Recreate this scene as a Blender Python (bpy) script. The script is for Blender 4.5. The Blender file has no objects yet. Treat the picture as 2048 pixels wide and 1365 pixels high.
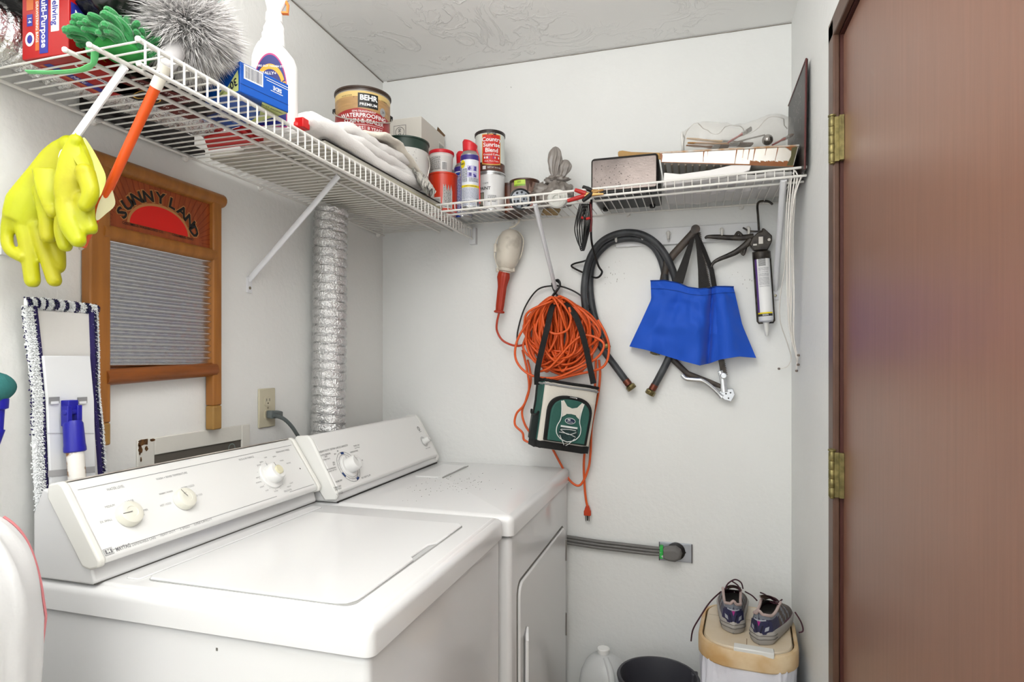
import bpy, math, random
from mathutils import Vector, Matrix
from mathutils import noise as mnoise
random.seed(7)
PI = math.pi
V = Vector
SC = bpy.context.scene
COL = SC.collection
R = math.radians

# ---------------------------------------------------------------- camera
F_PX = 1215.0
YAW = R(16.55)
CAM = V((1.2, -2.205, 1.305))
cam_d = bpy.data.cameras.new('camera'); cam_d.sensor_width = 36.0
cam_d.lens = F_PX * 36.0 / 2048.0
cam_d.shift_y = 39.5 / 2048.0
cam_d.clip_start = 0.02
cam = bpy.data.objects.new('camera', cam_d); COL.objects.link(cam)
cam.location = CAM
cam.rotation_euler = (R(90), 0, YAW)
SC.camera = cam

# ---------------------------------------------------------------- world, lights, exposure
W = bpy.data.worlds.new('world'); SC.world = W; W.use_nodes = True
bg = W.node_tree.nodes['Background']; bg.inputs[0].default_value = (1, 0.985, 0.96, 1); bg.inputs[1].default_value = 0.62
def area(name, loc, rot, sx, sy, power, color=(1, 1, 1)):
    d = bpy.data.lights.new(name, 'AREA'); d.shape = 'RECTANGLE'; d.size = sx; d.size_y = sy
    d.energy = power; d.color = color
    o = bpy.data.objects.new(name, d); COL.objects.link(o); o.location = loc; o.rotation_euler = rot
    return o
def bulb(name, loc, power, r, color):
    d = bpy.data.lights.new(name, 'POINT'); d.energy = power; d.shadow_soft_size = r; d.color = color
    o = bpy.data.objects.new(name, d); COL.objects.link(o); o.location = loc; return o
bulb('ceiling_fixture_bulb', (0.95, -1.75, 2.15), 6.5, 0.11, (1, 0.985, 0.965))
area('bounced_flash', (0.8, -1.9, 1.9), (R(180), 0, 0), 0.5, 0.4, 26, (1.0, 0.988, 0.972))
area('front_fill', (0.75, -3.15, 1.5), (R(90), 0, 0), 1.4, 1.9, 13, (0.95, 0.975, 1.0))  # added soft fill behind the camera; the wall there has no window
SC.view_settings.view_transform = 'Standard'
SC.view_settings.look = 'None'
SC.view_settings.gamma = 1.0
SC.view_settings.use_curve_mapping = False
SC.view_settings.exposure = 0.10

# ---------------------------------------------------------------- measuring aids: a sight line met with a real plane
_S, _K = math.sin(YAW), math.cos(YAW)
def _ray(px, py):
    a = (px - 1024) / F_PX; c = (722 - py) / F_PX
    return V((_K * a - _S, _S * a + _K, c))
def onx(px, py, x=0.0):
    d = _ray(px, py); return CAM + d * ((x - CAM.x) / d.x)
def ony(px, py, y=0.0):
    d = _ray(px, py); return CAM + d * ((y - CAM.y) / d.y)
def onz(px, py, z):
    d = _ray(px, py); return CAM + d * ((z - CAM.z) / d.z)

# ---------------------------------------------------------------- materials
def lin(c):
    if isinstance(c, str):
        c = [int(c[i:i + 2], 16) / 255 for i in (0, 2, 4)]
    return tuple(((x / 12.92) if x <= 0.04045 else ((x + 0.055) / 1.055) ** 2.4) for x in c[:3]) + (1,)
MATS = {}
def M(name, col='ffffff', rough=0.5, metal=0.0, bump=0.0, bscale=60, var=0.0, vscale=6, col2=None, stretch=None,
      trans=0.0, ior=1.45, alpha=1.0, spec=None, sheen=0.0, kind='noise', sub=0.0, thr=None, coat=0.0, bdist=0.003):
    if name in MATS: return MATS[name]
    m = bpy.data.materials.new(name); m.use_nodes = True; MATS[name] = m
    nt = m.node_tree; n = nt.nodes; l = nt.links; b = n['Principled BSDF']
    b.inputs['Base Color'].default_value = lin(col)
    b.inputs['Roughness'].default_value = rough; b.inputs['Metallic'].default_value = metal
    b.inputs['IOR'].default_value = ior
    if trans: b.inputs['Transmission Weight'].default_value = trans
    if alpha < 1: b.inputs['Alpha'].default_value = alpha
    if spec is not None: b.inputs['Specular IOR Level'].default_value = spec
    if sheen: b.inputs['Sheen Weight'].default_value = sheen
    if coat: b.inputs['Coat Weight'].default_value = coat; b.inputs['Coat Roughness'].default_value = 0.15
    if sub:
        b.inputs['Subsurface Weight'].default_value = sub; b.inputs['Subsurface Radius'].default_value = (0.01, 0.01, 0.01)
    tc = None
    def coord():
        nonlocal tc
        if tc is None:
            t = n.new('ShaderNodeTexCoord'); mp = n.new('ShaderNodeMapping')
            if stretch: mp.inputs['Scale'].default_value = stretch
            l.new(t.outputs['Object'], mp.inputs[0]); tc = mp
        return tc.outputs[0]
    if col2 is not None or var:
        c2 = lin(col2) if col2 is not None else tuple(max(0, x * (1 - var)) for x in lin(col)[:3]) + (1,)
        t = n.new('ShaderNodeTexNoise'); t.inputs['Scale'].default_value = vscale; t.inputs['Detail'].default_value = 4
        l.new(coord(), t.inputs['Vector'])
        cr = n.new('ShaderNodeValToRGB')
        lo, hi = thr or (0.35, 0.65)
        cr.color_ramp.elements[0].position = lo; cr.color_ramp.elements[1].position = hi
        cr.color_ramp.elements[0].color = lin(col); cr.color_ramp.elements[1].color = c2
        l.new(t.outputs['Fac'], cr.inputs[0]); l.new(cr.outputs[0], b.inputs['Base Color'])
    if bump:
        if kind == 'noise':
            t = n.new('ShaderNodeTexNoise'); t.inputs['Detail'].default_value = 5
        elif kind == 'voronoi':
            t = n.new('ShaderNodeTexVoronoi'); t.feature = 'F1'
        elif kind == 'wave':
            t = n.new('ShaderNodeTexWave')
        t.inputs['Scale'].default_value = bscale
        l.new(coord(), t.inputs['Vector'])
        bp = n.new('ShaderNodeBump'); bp.inputs['Strength'].default_value = bump; bp.inputs['Distance'].default_value = bdist
        l.new(t.outputs[0], bp.inputs['Height']); l.new(bp.outputs[0], b.inputs['Normal'])
    return m

# ---------------------------------------------------------------- mesh builder
WMX = {}
class MB:
    def __init__(s, T=None):
        s.v = []; s.f = []; s.m = []; s.T = T or Matrix.Identity(4)
    def add(s, vs, fs, mi=0):
        o = len(s.v); T = s.T
        s.v += [T @ V(p) for p in vs]
        for i, f in enumerate(fs):
            s.f.append([o + k for k in f]); s.m.append(mi[i] if isinstance(mi, (list, tuple)) else mi)
        return s
    def box(s, x0, x1, y0, y1, z0, z1, mi=0):
        return s.add([(x0, y0, z0), (x1, y0, z0), (x1, y1, z0), (x0, y1, z0), (x0, y0, z1), (x1, y0, z1), (x1, y1, z1), (x0, y1, z1)],
                     [(0, 3, 2, 1), (4, 5, 6, 7), (0, 1, 5, 4), (1, 2, 6, 5), (2, 3, 7, 6), (3, 0, 4, 7)], mi)
    def rbox(s, x0, x1, y0, y1, z0, z1, r, mi=0, n=4):
        # vertical edges rounded, top edge chamfered softly
        rings = [(0, z0)]
        for k in range(n + 1):
            a = PI / 2 * k / n; rings.append((r * (1 - math.cos(a)), z1 - r + r * math.sin(a)))
        loops = []
        for ins, z in rings:
            ring = []
            rr = max(r - ins, 1e-4) if ins else r
            for (cx, cy, a0) in ((x1 - r, y1 - r, 0), (x0 + r, y1 - r, 90), (x0 + r, y0 + r, 180), (x1 - r, y0 + r, 270)):
                for k in range(n + 1):
                    a = R(a0 + 90 * k / n); ring.append((cx + rr * math.cos(a), cy + rr * math.sin(a), z))
            loops.append(ring)
        return s.loft(loops, True, True, mi)
    def loft(s, loops, cap0=True, cap1=True, mi=0, closed=True):
        n = len(loops[0]); vs = [p for lp in loops for p in lp]; fs = []; ms = []
        for i in range(len(loops) - 1):
            for j in range(n if closed else n - 1):
                k = (j + 1) % n
                fs.append((i * n + j, i * n + k, (i + 1) * n + k, (i + 1) * n + j))
                ms.append(mi[i] if isinstance(mi, (list, tuple)) else mi)
        m0 = mi[0] if isinstance(mi, (list, tuple)) else mi; m1 = mi[-1] if isinstance(mi, (list, tuple)) else mi
        if cap0: fs.append(tuple(range(n))[::-1]); ms.append(m0)
        if cap1: fs.append(tuple((len(loops) - 1) * n + j for j in range(n))); ms.append(m1)
        return s.add(vs, fs, ms)
    def lathe(s, prof, n=32, c=(0, 0, 0), mi=0, cap0=True, cap1=True, rot=None, arc=None):
        loops = []
        for r, z in prof:
            ring = []
            for k in range(n):
                a = 2 * PI * k / n
                p = V((r * math.cos(a), r * math.sin(a), z))
                if rot is not None: p = rot @ p
                ring.append(p + V(c))
            loops.append(ring)
        return s.loft(loops, cap0, cap1, mi)
    def cyl(s, p0, p1, r0, r1=None, n=16, mi=0, caps=True):
        return s.tube([p0, p1], [r0, r0 if r1 is None else r1], n, mi, caps)
    def tube(s, pts, r, n=8, mi=0, caps=True, closed=False, flat=1.0, up=None):
        pts = [V(p) for p in pts]; N = len(pts)
        rr = r if isinstance(r, (list, tuple)) else [r] * N
        tang = []
        for i in range(N):
            a = pts[(i - 1) % N] if (closed or i > 0) else pts[i]; b = pts[(i + 1) % N] if (closed or i < N - 1) else pts[i]
            t = b - a; tang.append(t.normalized() if t.length > 1e-9 else V((0, 0, 1)))
        u = V(up) if up is not None else (V((0, 0, 1)) if abs(tang[0].z) < 0.9 else V((1, 0, 0)))
        loops = []
        for i in range(N):
            t = tang[i]; u = (V(up) if up is not None else u); u = (u - t * u.dot(t))
            u = u.normalized() if u.length > 1e-6 else t.orthogonal().normalized()
            w = t.cross(u)
            loops.append([pts[i] + (u * math.cos(2 * PI * k / n) * flat + w * math.sin(2 * PI * k / n)) * rr[i] for k in range(n)])
        if closed:
            loops.append(loops[0]); return s.loft(loops, False, False, mi)
        return s.loft(loops, caps, caps, mi)
    def prism(s, poly, f, h0, h1, mi=0):
        n = len(poly)
        vs = [f(u, v, h0) for u, v in poly] + [f(u, v, h1) for u, v in poly]
        fs = [tuple(range(n))[::-1], tuple(range(n, 2 * n))] + [(i, (i + 1) % n, n + (i + 1) % n, n + i) for i in range(n)]
        return s.add(vs, fs, mi)
    def grid(s, fn, nu, nv, mi=0, cu=False):
        vs = [fn(i / nu, j / nv) for j in range(nv + 1) for i in range(nu if cu else nu + 1)]
        w = nu if cu else nu + 1
        fs = [(j * w + i, j * w + (i + 1) % w, (j + 1) * w + (i + 1) % w, (j + 1) * w + i) for j in range(nv) for i in range(nu)]
        return s.add(vs, fs, mi)
    def ball(s, c, r, n=16, mi=0, sc=(1, 1, 1)):
        m = n // 2
        loops = [[V(c) + V((sc[0] * r * math.sin(PI * i / m) * math.cos(2 * PI * k / n), sc[1] * r * math.sin(PI * i / m) * math.sin(2 * PI * k / n), -sc[2] * r * math.cos(PI * i / m))) for k in range(n)] for i in range(1, m)]
        o = len(s.v)
        s.loft(loops, True, True, mi)
        return s
    # flat print on a surface: f(u, v, h) gives the point
    def rect(s, f, u0, v0, u1, v1, mi=0, h=0.0004, n=1):
        return s.grid(lambda a, b: f(u0 + (u1 - u0) * a, v0 + (v1 - v0) * b, h), n, 1, mi)
    def disc(s, f, cu, cv, ru, rv=None, mi=0, h=0.0004, n=20, a0=0, a1=2 * PI, rin=0.0):
        rv = ru if rv is None else rv
        k = rin
        return s.grid(lambda a, b: f(cu + ru * (k + (1 - k) * b) * math.cos(a0 + (a1 - a0) * a), cv + rv * (k + (1 - k) * b) * math.sin(a0 + (a1 - a0) * a), h), n, 1, mi)
    def poly(s, f, pts, mi=0, h=0.0004):
        return s.add([f(u, v, h) for u, v in pts], [tuple(range(len(pts)))], mi)
    def text(s, f, t, u, v, size, mi=0, h=0.0006, align='CENTER', bold=0.0, rot=0.0, sx=1.0, shear=0.0, sub=0):
        vs, fs = text_geo(t, align, bold, shear)
        c, q = math.cos(rot), math.sin(rot)
        return s.add([f(u + size * (x * sx * c - y * q), v + size * (x * sx * q + y * c), h) for x, y in vs], fs, mi)
    def build(s, name, mats, parent=None, w=False, org=None, bevel=0.0, seg=2, smooth=35, mods=None, kind=None, label=None):
        me = bpy.data.meshes.new(name)
        vs = s.v
        if parent is not None and w:
            inv = WMX[parent.name].inverted(); vs = [inv @ p for p in vs]
        elif parent is None and org is not None:
            vs = [p - V(org) for p in vs]
        me.from_pydata([tuple(p) for p in vs], [], s.f)
        if not isinstance(mats, (list, tuple)): mats = [mats]
        for m in mats: me.materials.append(m)
        if len(mats) > 1: me.polygons.foreach_set('material_index', [min(k, len(mats) - 1) for k in s.m])
        if smooth:
            me.polygons.foreach_set('use_smooth', [True] * len(me.polygons))
            me.set_sharp_from_angle(angle=R(smooth))
        me.validate(); me.update()
        o = bpy.data.objects.new(name, me); COL.objects.link(o)
        if parent is not None: o.parent = parent; WMX[o.name] = WMX[parent.name]
        else:
            if org is not None: o.location = org
            WMX[o.name] = Matrix.Translation(V(org)) if org is not None else Matrix.Identity(4)
        if bevel:
            b = o.modifiers.new('bevel', 'BEVEL'); b.width = bevel; b.segments = seg; b.limit_method = 'ANGLE'; b.angle_limit = R(40)
            b.harden_normals = False
        if kind: o['kind'] = kind
        if label: o['label'] = label
        return o
_TXT = {}
def text_geo(t, align, bold, shear):
    k = (t, align, bold, shear)
    if k not in _TXT:
        c = bpy.data.curves.new('t', 'FONT'); c.body = t; c.align_x = align; c.align_y = 'CENTER'; c.resolution_u = 2
        c.offset = bold; c.shear = shear; c.fill_mode = 'FRONT'
        o = bpy.data.objects.new('t', c); me = bpy.data.meshes.new_from_object(o)
        _TXT[k] = ([(p.co.x, p.co.y) for p in me.vertices], [tuple(f.vertices) for f in me.polygons])
        bpy.data.objects.remove(o); bpy.data.curves.remove(c); bpy.data.meshes.remove(me)
    return _TXT[k]
def plane(o, u, v):
    o = V(o); u = V(u).normalized(); v = V(v); v = (v - u * v.dot(u)).normalized(); n = u.cross(v)
    return lambda a, b, h=0.0: o + u * a + v * b + n * h
def cylmap(c, r, a0, z0=0.0, r1=None, hgt=1.0):
    c = V(c); r1 = r if r1 is None else r1
    def f(u, v, h=0.0):
        rr = r + (r1 - r) * v / hgt
        a = a0 + u / r
        return c + V(((rr + h) * math.cos(a), (rr + h) * math.sin(a), z0 + v))
    return f
def thing(name, label, cat, loc=(0, 0, 0), rz=0.0, group=None, rot=None):
    o = bpy.data.objects.new(name, None); COL.objects.link(o); o.empty_display_size = 0.05
    o.location = loc; e = rot or (0, 0, rz); o.rotation_euler = e
    from mathutils import Euler
    WMX[o.name] = Matrix.Translation(V(loc)) @ Euler(e).to_matrix().to_4x4()
    o['label'] = label; o['category'] = cat
    if group: o['group'] = group
    return o
def tag(o, label, cat, group=None, kind=None):
    o['label'] = label; o['category'] = cat
    if group: o['group'] = group
    if kind: o['kind'] = kind
    return o
def struct(o):
    o['kind'] = 'structure'; return o
def spline(pts, n=8, closed=False):
    P = [V(p) for p in pts]; N = len(P); out = []
    segs = N if closed else N - 1
    for i in range(segs):
        p0 = P[(i - 1) % N] if (closed or i > 0) else P[i]; p1 = P[i]; p2 = P[(i + 1) % N]
        p3 = P[(i + 2) % N] if (closed or i + 2 < N) else P[(i + 1) % N]
        for k in range(n):
            t = k / n
            out.append(0.5 * ((2 * p1) + (p2 - p0) * t + (2 * p0 - 5 * p1 + 4 * p2 - p3) * t * t + (3 * p1 - p0 - 3 * p2 + p3) * t ** 3))
    if not closed: out.append(P[-1])
    return out
def nz(p, s=1.0, seed=0.0):
    return mnoise.noise(V(p) * s + V((seed, seed * 1.7, -seed)))
def lerp(a, b, t): return a + (b - a) * t
# ================================================================ ROOM
RW, RH, RY = 1.516, 2.433, -3.25
wall_m = M('wall_paint', 'eaebe9', 0.55, bump=0.35, bscale=55, bdist=0.004, var=0.03, vscale=3)
wall_l = M('wall_paint_textured', 'e9e9e6', 0.5, bump=0.5, bscale=60, bdist=0.003, var=0.03, vscale=3)
ceil_m = M('ceiling_texture', 'eeeeec', 0.6)
_n = ceil_m.node_tree; _c = _n.nodes.new('ShaderNodeTexCoord'); _w = _n.nodes.new('ShaderNodeTexNoise'); _w.inputs['Scale'].default_value = 5.5; _w.inputs['Detail'].default_value = 7; _w.inputs['Distortion'].default_value = 2.6
_r = _n.nodes.new('ShaderNodeValToRGB'); _r.color_ramp.elements[0].position = .50; _r.color_ramp.elements[1].position = .535; _r.color_ramp.elements.new(.60).color = (0.35, .35, .35, 1)
_m = _n.nodes.new('ShaderNodeTexNoise'); _m.inputs['Scale'].default_value = 2.4; _m.inputs['Detail'].default_value = 2
_q = _n.nodes.new('ShaderNodeValToRGB'); _q.color_ramp.elements[0].position = .42; _q.color_ramp.elements[1].position = .62
_x = _n.nodes.new('ShaderNodeMath'); _x.operation = 'MULTIPLY'; _b = _n.nodes.new('ShaderNodeBump'); _b.inputs['Strength'].default_value = .55; _b.inputs['Distance'].default_value = .006
for a_, c_ in ((_c.outputs['Object'], _w.inputs[0]), (_w.outputs[0], _r.inputs[0]), (_c.outputs['Object'], _m.inputs[0]), (_m.outputs[0], _q.inputs[0]), (_r.outputs[0], _x.inputs[0]), (_q.outputs[0], _x.inputs[1]), (_x.outputs[0], _b.inputs['Height']), (_b.outputs[0], _n.nodes['Principled BSDF'].inputs['Normal'])): _n.links.new(a_, c_)
def slab(name, *a, m=wall_m):
    b = MB(); b.box(*a); return struct(b.build(name, m, smooth=0))
slab('wall_left', -0.1, 0, RY, 0.1, 0, RH + 0.1, m=wall_l)
slab('wall_back', 0, RW, 0, 0.1, 0, RH + 0.1)
# right wall with the door opening
DY0, DY1, DZ = -1.53, -0.698, 2.03
b = MB()
b.box(RW, RW + 0.1, DY1 + 0.012, 0.1, 0, RH + 0.1); b.box(RW, RW + 0.1, RY, DY0 - 0.012, 0, RH + 0.1)
b.box(RW, RW + 0.1, DY0 - 0.012, DY1 + 0.012, DZ + 0.012, RH + 0.1)
struct(b.build('wall_right', wall_m, smooth=0))
slab('wall_front', -0.1, RW + 0.1, RY - 0.1, RY, 0, RH + 0.1)
slab('floor', -0.1, RW + 0.1, RY - 0.1, 0.1, -0.1, 0, m=M('floor_vinyl', 'b9aa92', 0.45, var=0.15, vscale=8))
# ceiling with trowelled texture in relief
b = MB()
def cf(u, v):
    x, y = u * (RW + 0.1) - 0.05, RY + v * (-RY + 0.05)
    p = V((x, y, 0))
    k = nz(p, 5, 3) ; r = abs(nz(p + V((k * .3, k * .2, 0)), 13, 9))
    return (x, y, RH - 0.0006 * max(0, 0.14 - r) / 0.14 * (0.3 + abs(k) * 2))
b.grid(cf, 150, 260); b.box(-0.1, RW + 0.1, RY - 0.1, 0.1, RH + 0.012, RH + 0.1)
struct(b.build('ceiling', ceil_m, smooth=60))

# caulked crack lines where ceiling meets walls
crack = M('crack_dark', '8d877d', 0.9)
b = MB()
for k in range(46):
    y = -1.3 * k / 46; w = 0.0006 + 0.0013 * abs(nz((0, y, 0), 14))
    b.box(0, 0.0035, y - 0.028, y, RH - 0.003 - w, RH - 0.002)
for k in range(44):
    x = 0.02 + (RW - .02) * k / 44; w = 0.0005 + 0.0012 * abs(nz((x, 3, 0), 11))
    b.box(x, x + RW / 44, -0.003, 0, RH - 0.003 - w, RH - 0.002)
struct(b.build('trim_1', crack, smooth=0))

# ---------------- door, casing
wood = bpy.data.materials.new('brown_door_paint'); wood.use_nodes = True
nt = wood.node_tree; n = nt.nodes; l = nt.links; bs = n['Principled BSDF']
tc = n.new('ShaderNodeTexCoord'); mp = n.new('ShaderNodeMapping'); mp.inputs['Scale'].default_value = (22, 22, 1.2)
tx = n.new('ShaderNodeTexNoise'); tx.inputs['Scale'].default_value = 4; tx.inputs['Detail'].default_value = 8
cr = n.new('ShaderNodeValToRGB'); cr.color_ramp.elements[0].color = lin('7a5341'); cr.color_ramp.elements[1].color = lin('835a47')
cr.color_ramp.elements[0].position = .35; cr.color_ramp.elements[1].position = .7
l.new(tc.outputs['Object'], mp.inputs[0]); l.new(mp.outputs[0], tx.inputs[0]); l.new(tx.outputs[0], cr.inputs[0]); l.new(cr.outputs[0], bs.inputs['Base Color'])
bp = n.new('ShaderNodeBump'); bp.inputs['Strength'].default_value = .10; bp.inputs['Distance'].default_value = .002
l.new(tx.outputs[0], bp.inputs['Height']); l.new(bp.outputs[0], bs.inputs['Normal'])
bs.inputs['Roughness'].default_value = 0.42; bs.inputs['Specular IOR Level'].default_value = 0.7; bs.inputs['Coat Weight'].default_value = .25; bs.inputs['Coat Roughness'].default_value = .32
MATS['brown_door_paint'] = wood
casing_m = M('brown_casing', '5f4538', 0.42, bump=0.15, bscale=40, var=.15, vscale=20)
darkgap = M('dark_gap', '1c1210', 0.8)
b = MB(); b.box(RW + 0.006, RW + 0.04, DY0, DY1, 0.008, DZ)
door = struct(b.build('door_1', wood, bevel=0.002))
b = MB()   # casing
b.box(RW - 0.014, RW, DY1 + 0.004, DY1 + 0.054, 0, DZ + 0.046)
b.box(RW - 0.014, RW, DY0 - 0.056, DY0 - 0.006, 0, DZ + 0.046)
b.box(RW - 0.014, RW, DY0 - 0.056, DY1 + 0.054, DZ + 0.006, DZ + 0.052)
struct(b.build('trim_2', casing_m, bevel=0.003))
b = MB()   # jamb lining and stop
b.box(RW, RW + 0.1, DY1 + 0.002, DY1 + 0.012, 0, DZ + 0.012, 0); b.box(RW, RW + 0.1, DY0 - 0.012, DY0 - 0.002, 0, DZ + .012, 0)
b.box(RW, RW + 0.1, DY0 - 0.002, DY1 + 0.002, DZ + 0.004, DZ + 0.012, 0)
b.box(RW + 0.045, RW + 0.06, DY0, DY1, 0, DZ, 1)
struct(b.build('trim_3', [M('brown_jamb', '4a2620', 0.5), darkgap], smooth=0))
brass = M('worn_brass', '9a8f5e', 0.4, 0.7, var=0.5, vscale=60, bump=.2, bscale=90)
for i, z in enumerate((1.8, 1.05, 0.3)):
    hx, hy = RW - 0.016, DY1 + 0.004
    c = MB(); c.box(hx + 0.012, hx + 0.0215, hy - 0.017, hy - 0.006, z - 0.05, z + 0.05); c.box(hx + .004, hx + .02, hy - .0075, hy - .004, z - .05, z + .05)
    t = c.build('hinge', brass, door, w=True, bevel=.0006)
    for k in range(5):
        c = MB(); z0 = z - 0.05 + 0.02 * k
        c.lathe([(0.0068, z0), (0.0075, z0 + .001), (0.0075, z0 + 0.0185), (0.0068, z0 + .0195)], 16, (hx, hy, 0)); c.build('knuckle', brass, t, w=True)
    c = MB(); c.lathe([(0.0045, z - .054), (0.006, z - .052), (.006, z + .052), (.0085, z + .053), (.0085, z + .056), (.004, z + .058)], 14, (hx, hy, 0)); c.build('pin', brass, t, w=True)
# ================================================================ WASHER AND DRYER
enamel = M('white_enamel', 'e8e8e8', 0.16, spec=0.6, coat=0.2)
enamel_f = M('white_enamel_front', 'e0e0e0', 0.13, spec=0.6)
panel_w = M('console_white', 'efefed', 0.28)
aged = M('aged_ivory_plastic', 'e8e7e1', 0.4)
knob_m = M('ivory_knob', 'e9e7da', 0.3)
grey_ink = M('grey_ink', '969696', 0.6); dark_ink = M('dark_ink', '3a3a3c', 0.5); navy_ink = M('navy_ink', '1d3f7a', 0.5)
seam = M('dark_seam', '55534f', 0.9)
TOP = 0.915
def console(t, y0, y1, xb, zf, xt, zt, xback, side_m, panel_m, lip):
    """sloped console between y0 and y1: base front x=xb at TOP, panel from (xb-.., zf) up to (xt, zt)"""
    pass

# ---------------- washing machine: y -1.404 .. -0.752, front x .746
WY0, WY1, WX = -1.404, -0.752, 0.746
t = thing('washing_machine', 'white top-loading washing machine with three ivory dials, nearer the camera', 'washing machine', (0.38, -1.078, 0))
b = MB(); b.rbox(0.028, WX - 0.008, WY0 + 0.006, WY1 - 0.006, 0.02, 0.861, 0.012); b.build('cabinet', enamel_f, t, w=True)
b = MB()
for x in (.09, .68):
    for y in (WY0 + .06, WY1 - .06): b.lathe([(0.02, 0), (0.02, 0.012), (0.01, 0.02)], 12, (x, y, 0))
b.build('feet', M('black_rubber', '222222', .7), t, w=True)
b = MB(); b.box(0.03, WX - .012, WY0 + .008, WY1 - .008, .8605, .8635); b.build('seam', seam, t, w=True, smooth=0)
# top with a shallow lid recess
lx0, lx1, ly0, ly1 = 0.268, 0.682, -1.355, -0.862
b = MB(); b.rbox(0.018, WX, WY0, WY1, 0.8635, TOP - 0.003, 0.016, n=6)
b.rbox(0.022, WX - .008, WY0 + .010, WY1 - .010, .9, TOP, 0.014, n=4)
b.build('top_panel', enamel, t, w=True)
def rr(x0, x1, y0, y1, r, n=6, cut=None):
    out = []
    for cx, cy, a0 in ((x1 - r, y1 - r, 0), (x0 + r, y1 - r, 90), (x0 + r, y0 + r, 180), (x1 - r, y0 + r, 270)):
        out += [(cx + r * math.cos(R(a0 + 90 * k / n)), cy + r * math.sin(R(a0 + 90 * k / n))) for k in range(n + 1)]
    return out
ID = lambda u, v, h: V((u, v, h))
b = MB(); ring = rr(lx0 - .002, lx1 + .002, ly0 - .002, ly1 + .002, .02)
b.prism(ring, ID, TOP - .002, TOP + 0.0006, 0); b.build('lid_gap', M('soft_seam', 'a9a9a7', .8), t, w=True, smooth=0)
lid = rr(lx0, lx1, ly0, ly1, .02)
# finger notch at front edge of the lid
out = [(lx0 + .01, ly0), ]
pts = [(lx0, ly0 + .01), (lx0 + .01, ly0), (lx1 - .03, ly0), (lx1 - .012, ly0 + .006), (lx1 - .002, ly0 + .02), (lx1, ly0 + .04),
       (lx1, -1.13), (lx1 - .012, -1.115), (lx1 - .012, -1.035), (lx1, -1.02),
       (lx1, ly1 - .01), (lx1 - .01, ly1), (lx0 + .01, ly1), (lx0, ly1 - .01)]
b = MB(); b.prism(pts, ID, TOP - .001, TOP + .005); b.build('lid', enamel, t, w=True, bevel=.003, seg=3)
b = MB(); b.prism([(lx1 - .012, -1.115), (lx1 - .001, -1.128), (lx1 - .001, -1.022), (lx1 - .012, -1.035)], ID, TOP, TOP + .0012); b.build('finger_notch', M('notch_grey', 'bdbdbd', .6), t, w=True)
# hinge-side embossed step behind lid
b = MB(); b.prism(rr(.225, .258, -1.36, -.80, .008), ID, TOP - .001, TOP + .0025); b.build('rear_ledge', enamel, t, w=True, bevel=.002)
# console: profile in x-z
xb, xf0, zf0, xf1, zf1 = 0.203, 0.212, 0.964, 0.130, 1.081
cy0, cy1 = WY0 + 0.002, WY1 - 0.002
Wp = lambda u, v, h: V((u, h, v))
b = MB(); b.prism([(0.062, TOP), (xb, TOP), (xb + .004, TOP + .006), (xb - .004, TOP + .032), (xf1 - .02, zf1 - .012), (.085, zf1 - .005), (0.062, zf1 - .05)], Wp, cy0, cy1)
b.build('console_housing', enamel_f, t, w=True, bevel=.005, seg=3)
b = MB(); b.box(.065, xb + .002, cy0 + .002, cy1 - .002, TOP + .0002, TOP + .0022); b.build('console_seam', seam, t, w=True, smooth=0)
# end caps (ivory)
nrm = V((zf1 - zf0, 0, xf0 - xf1)).normalized(); up = V((xf1 - xf0, 0, zf1 - zf0)).normalized()
for s, ya, yb in ((0, cy0 - .004, cy0 + .010), (1, cy1 - .010, cy1 + .003)):
    b = MB(); b.prism([(xf0 - .012, zf0 - .022), (xf0 + .008, zf0 - .016), (xf0 + .010, zf0 - .004), (xf1 + .008, zf1 + .004), (xf1 - .002, zf1 + .01), (xf1 - .028, zf1 + .004), (xf1 - .03, zf1 - .02), (xf0 - .03, zf0 - .018)], Wp, ya, yb)
    b.build('end_cap', aged, t, w=True, bevel=.004, seg=3)
# panel face
b = MB(); b.prism([(xf0 - .012, zf0 - .016), (xf0 + .004, zf0 - .014), (xf0 + .006, zf0 - .002), (xf1 + .005, zf1 + .002), (xf1 - .004, zf1 + .006), (xf1 - .02, zf1)], Wp, cy0 + .012, cy1 - .012)
cp = b.build('control_panel', panel_w, t, w=True, bevel=.003, seg=3)
b = MB(); b.prism([(xf1 - .03, zf1 - .002), (xf1 - .002, zf1 + .0075), (xf1 - .006, zf1 + .009), (xf1 - .034, zf1 + .002)], Wp, cy0 + .014, cy1 - .014)
b.build('top_strip', M('taupe_strip', '8f867f', .5, col2='d8d2c8', vscale=9), t, w=True)
PL = V((xf1 - xf0, 0, zf1 - zf0)).length
off = V((xf0 + .006, 0, zf0 - .002)); L2 = (V((xf1 + .005, 0, zf1 + .002)) - off)
fp = plane(off + V((0, cy0, 0)), (0, 1, 0), L2)   # u along y, v up the slope
HT = L2.length; WD = cy1 - cy0
def pw(px, py):   # point on the washer panel from the picture
    o = fp(0, 0, 0); nn = fp(0, 0, 1) - o; d = _ray(px, py); k = (o - CAM).dot(nn) / d.dot(nn); p = CAM + d * k - o
    return p.dot(V((0, 1, 0))), p.dot(L2.normalized())
b = MB()
for vv, u0, u1 in ((HT - .0125, .02, WD - .022), (.0085, .02, WD - .175), (.0085, WD - .125, WD - .022)): b.rect(fp, u0, vv - .0006, u1, vv + .0006, 0)
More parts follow.
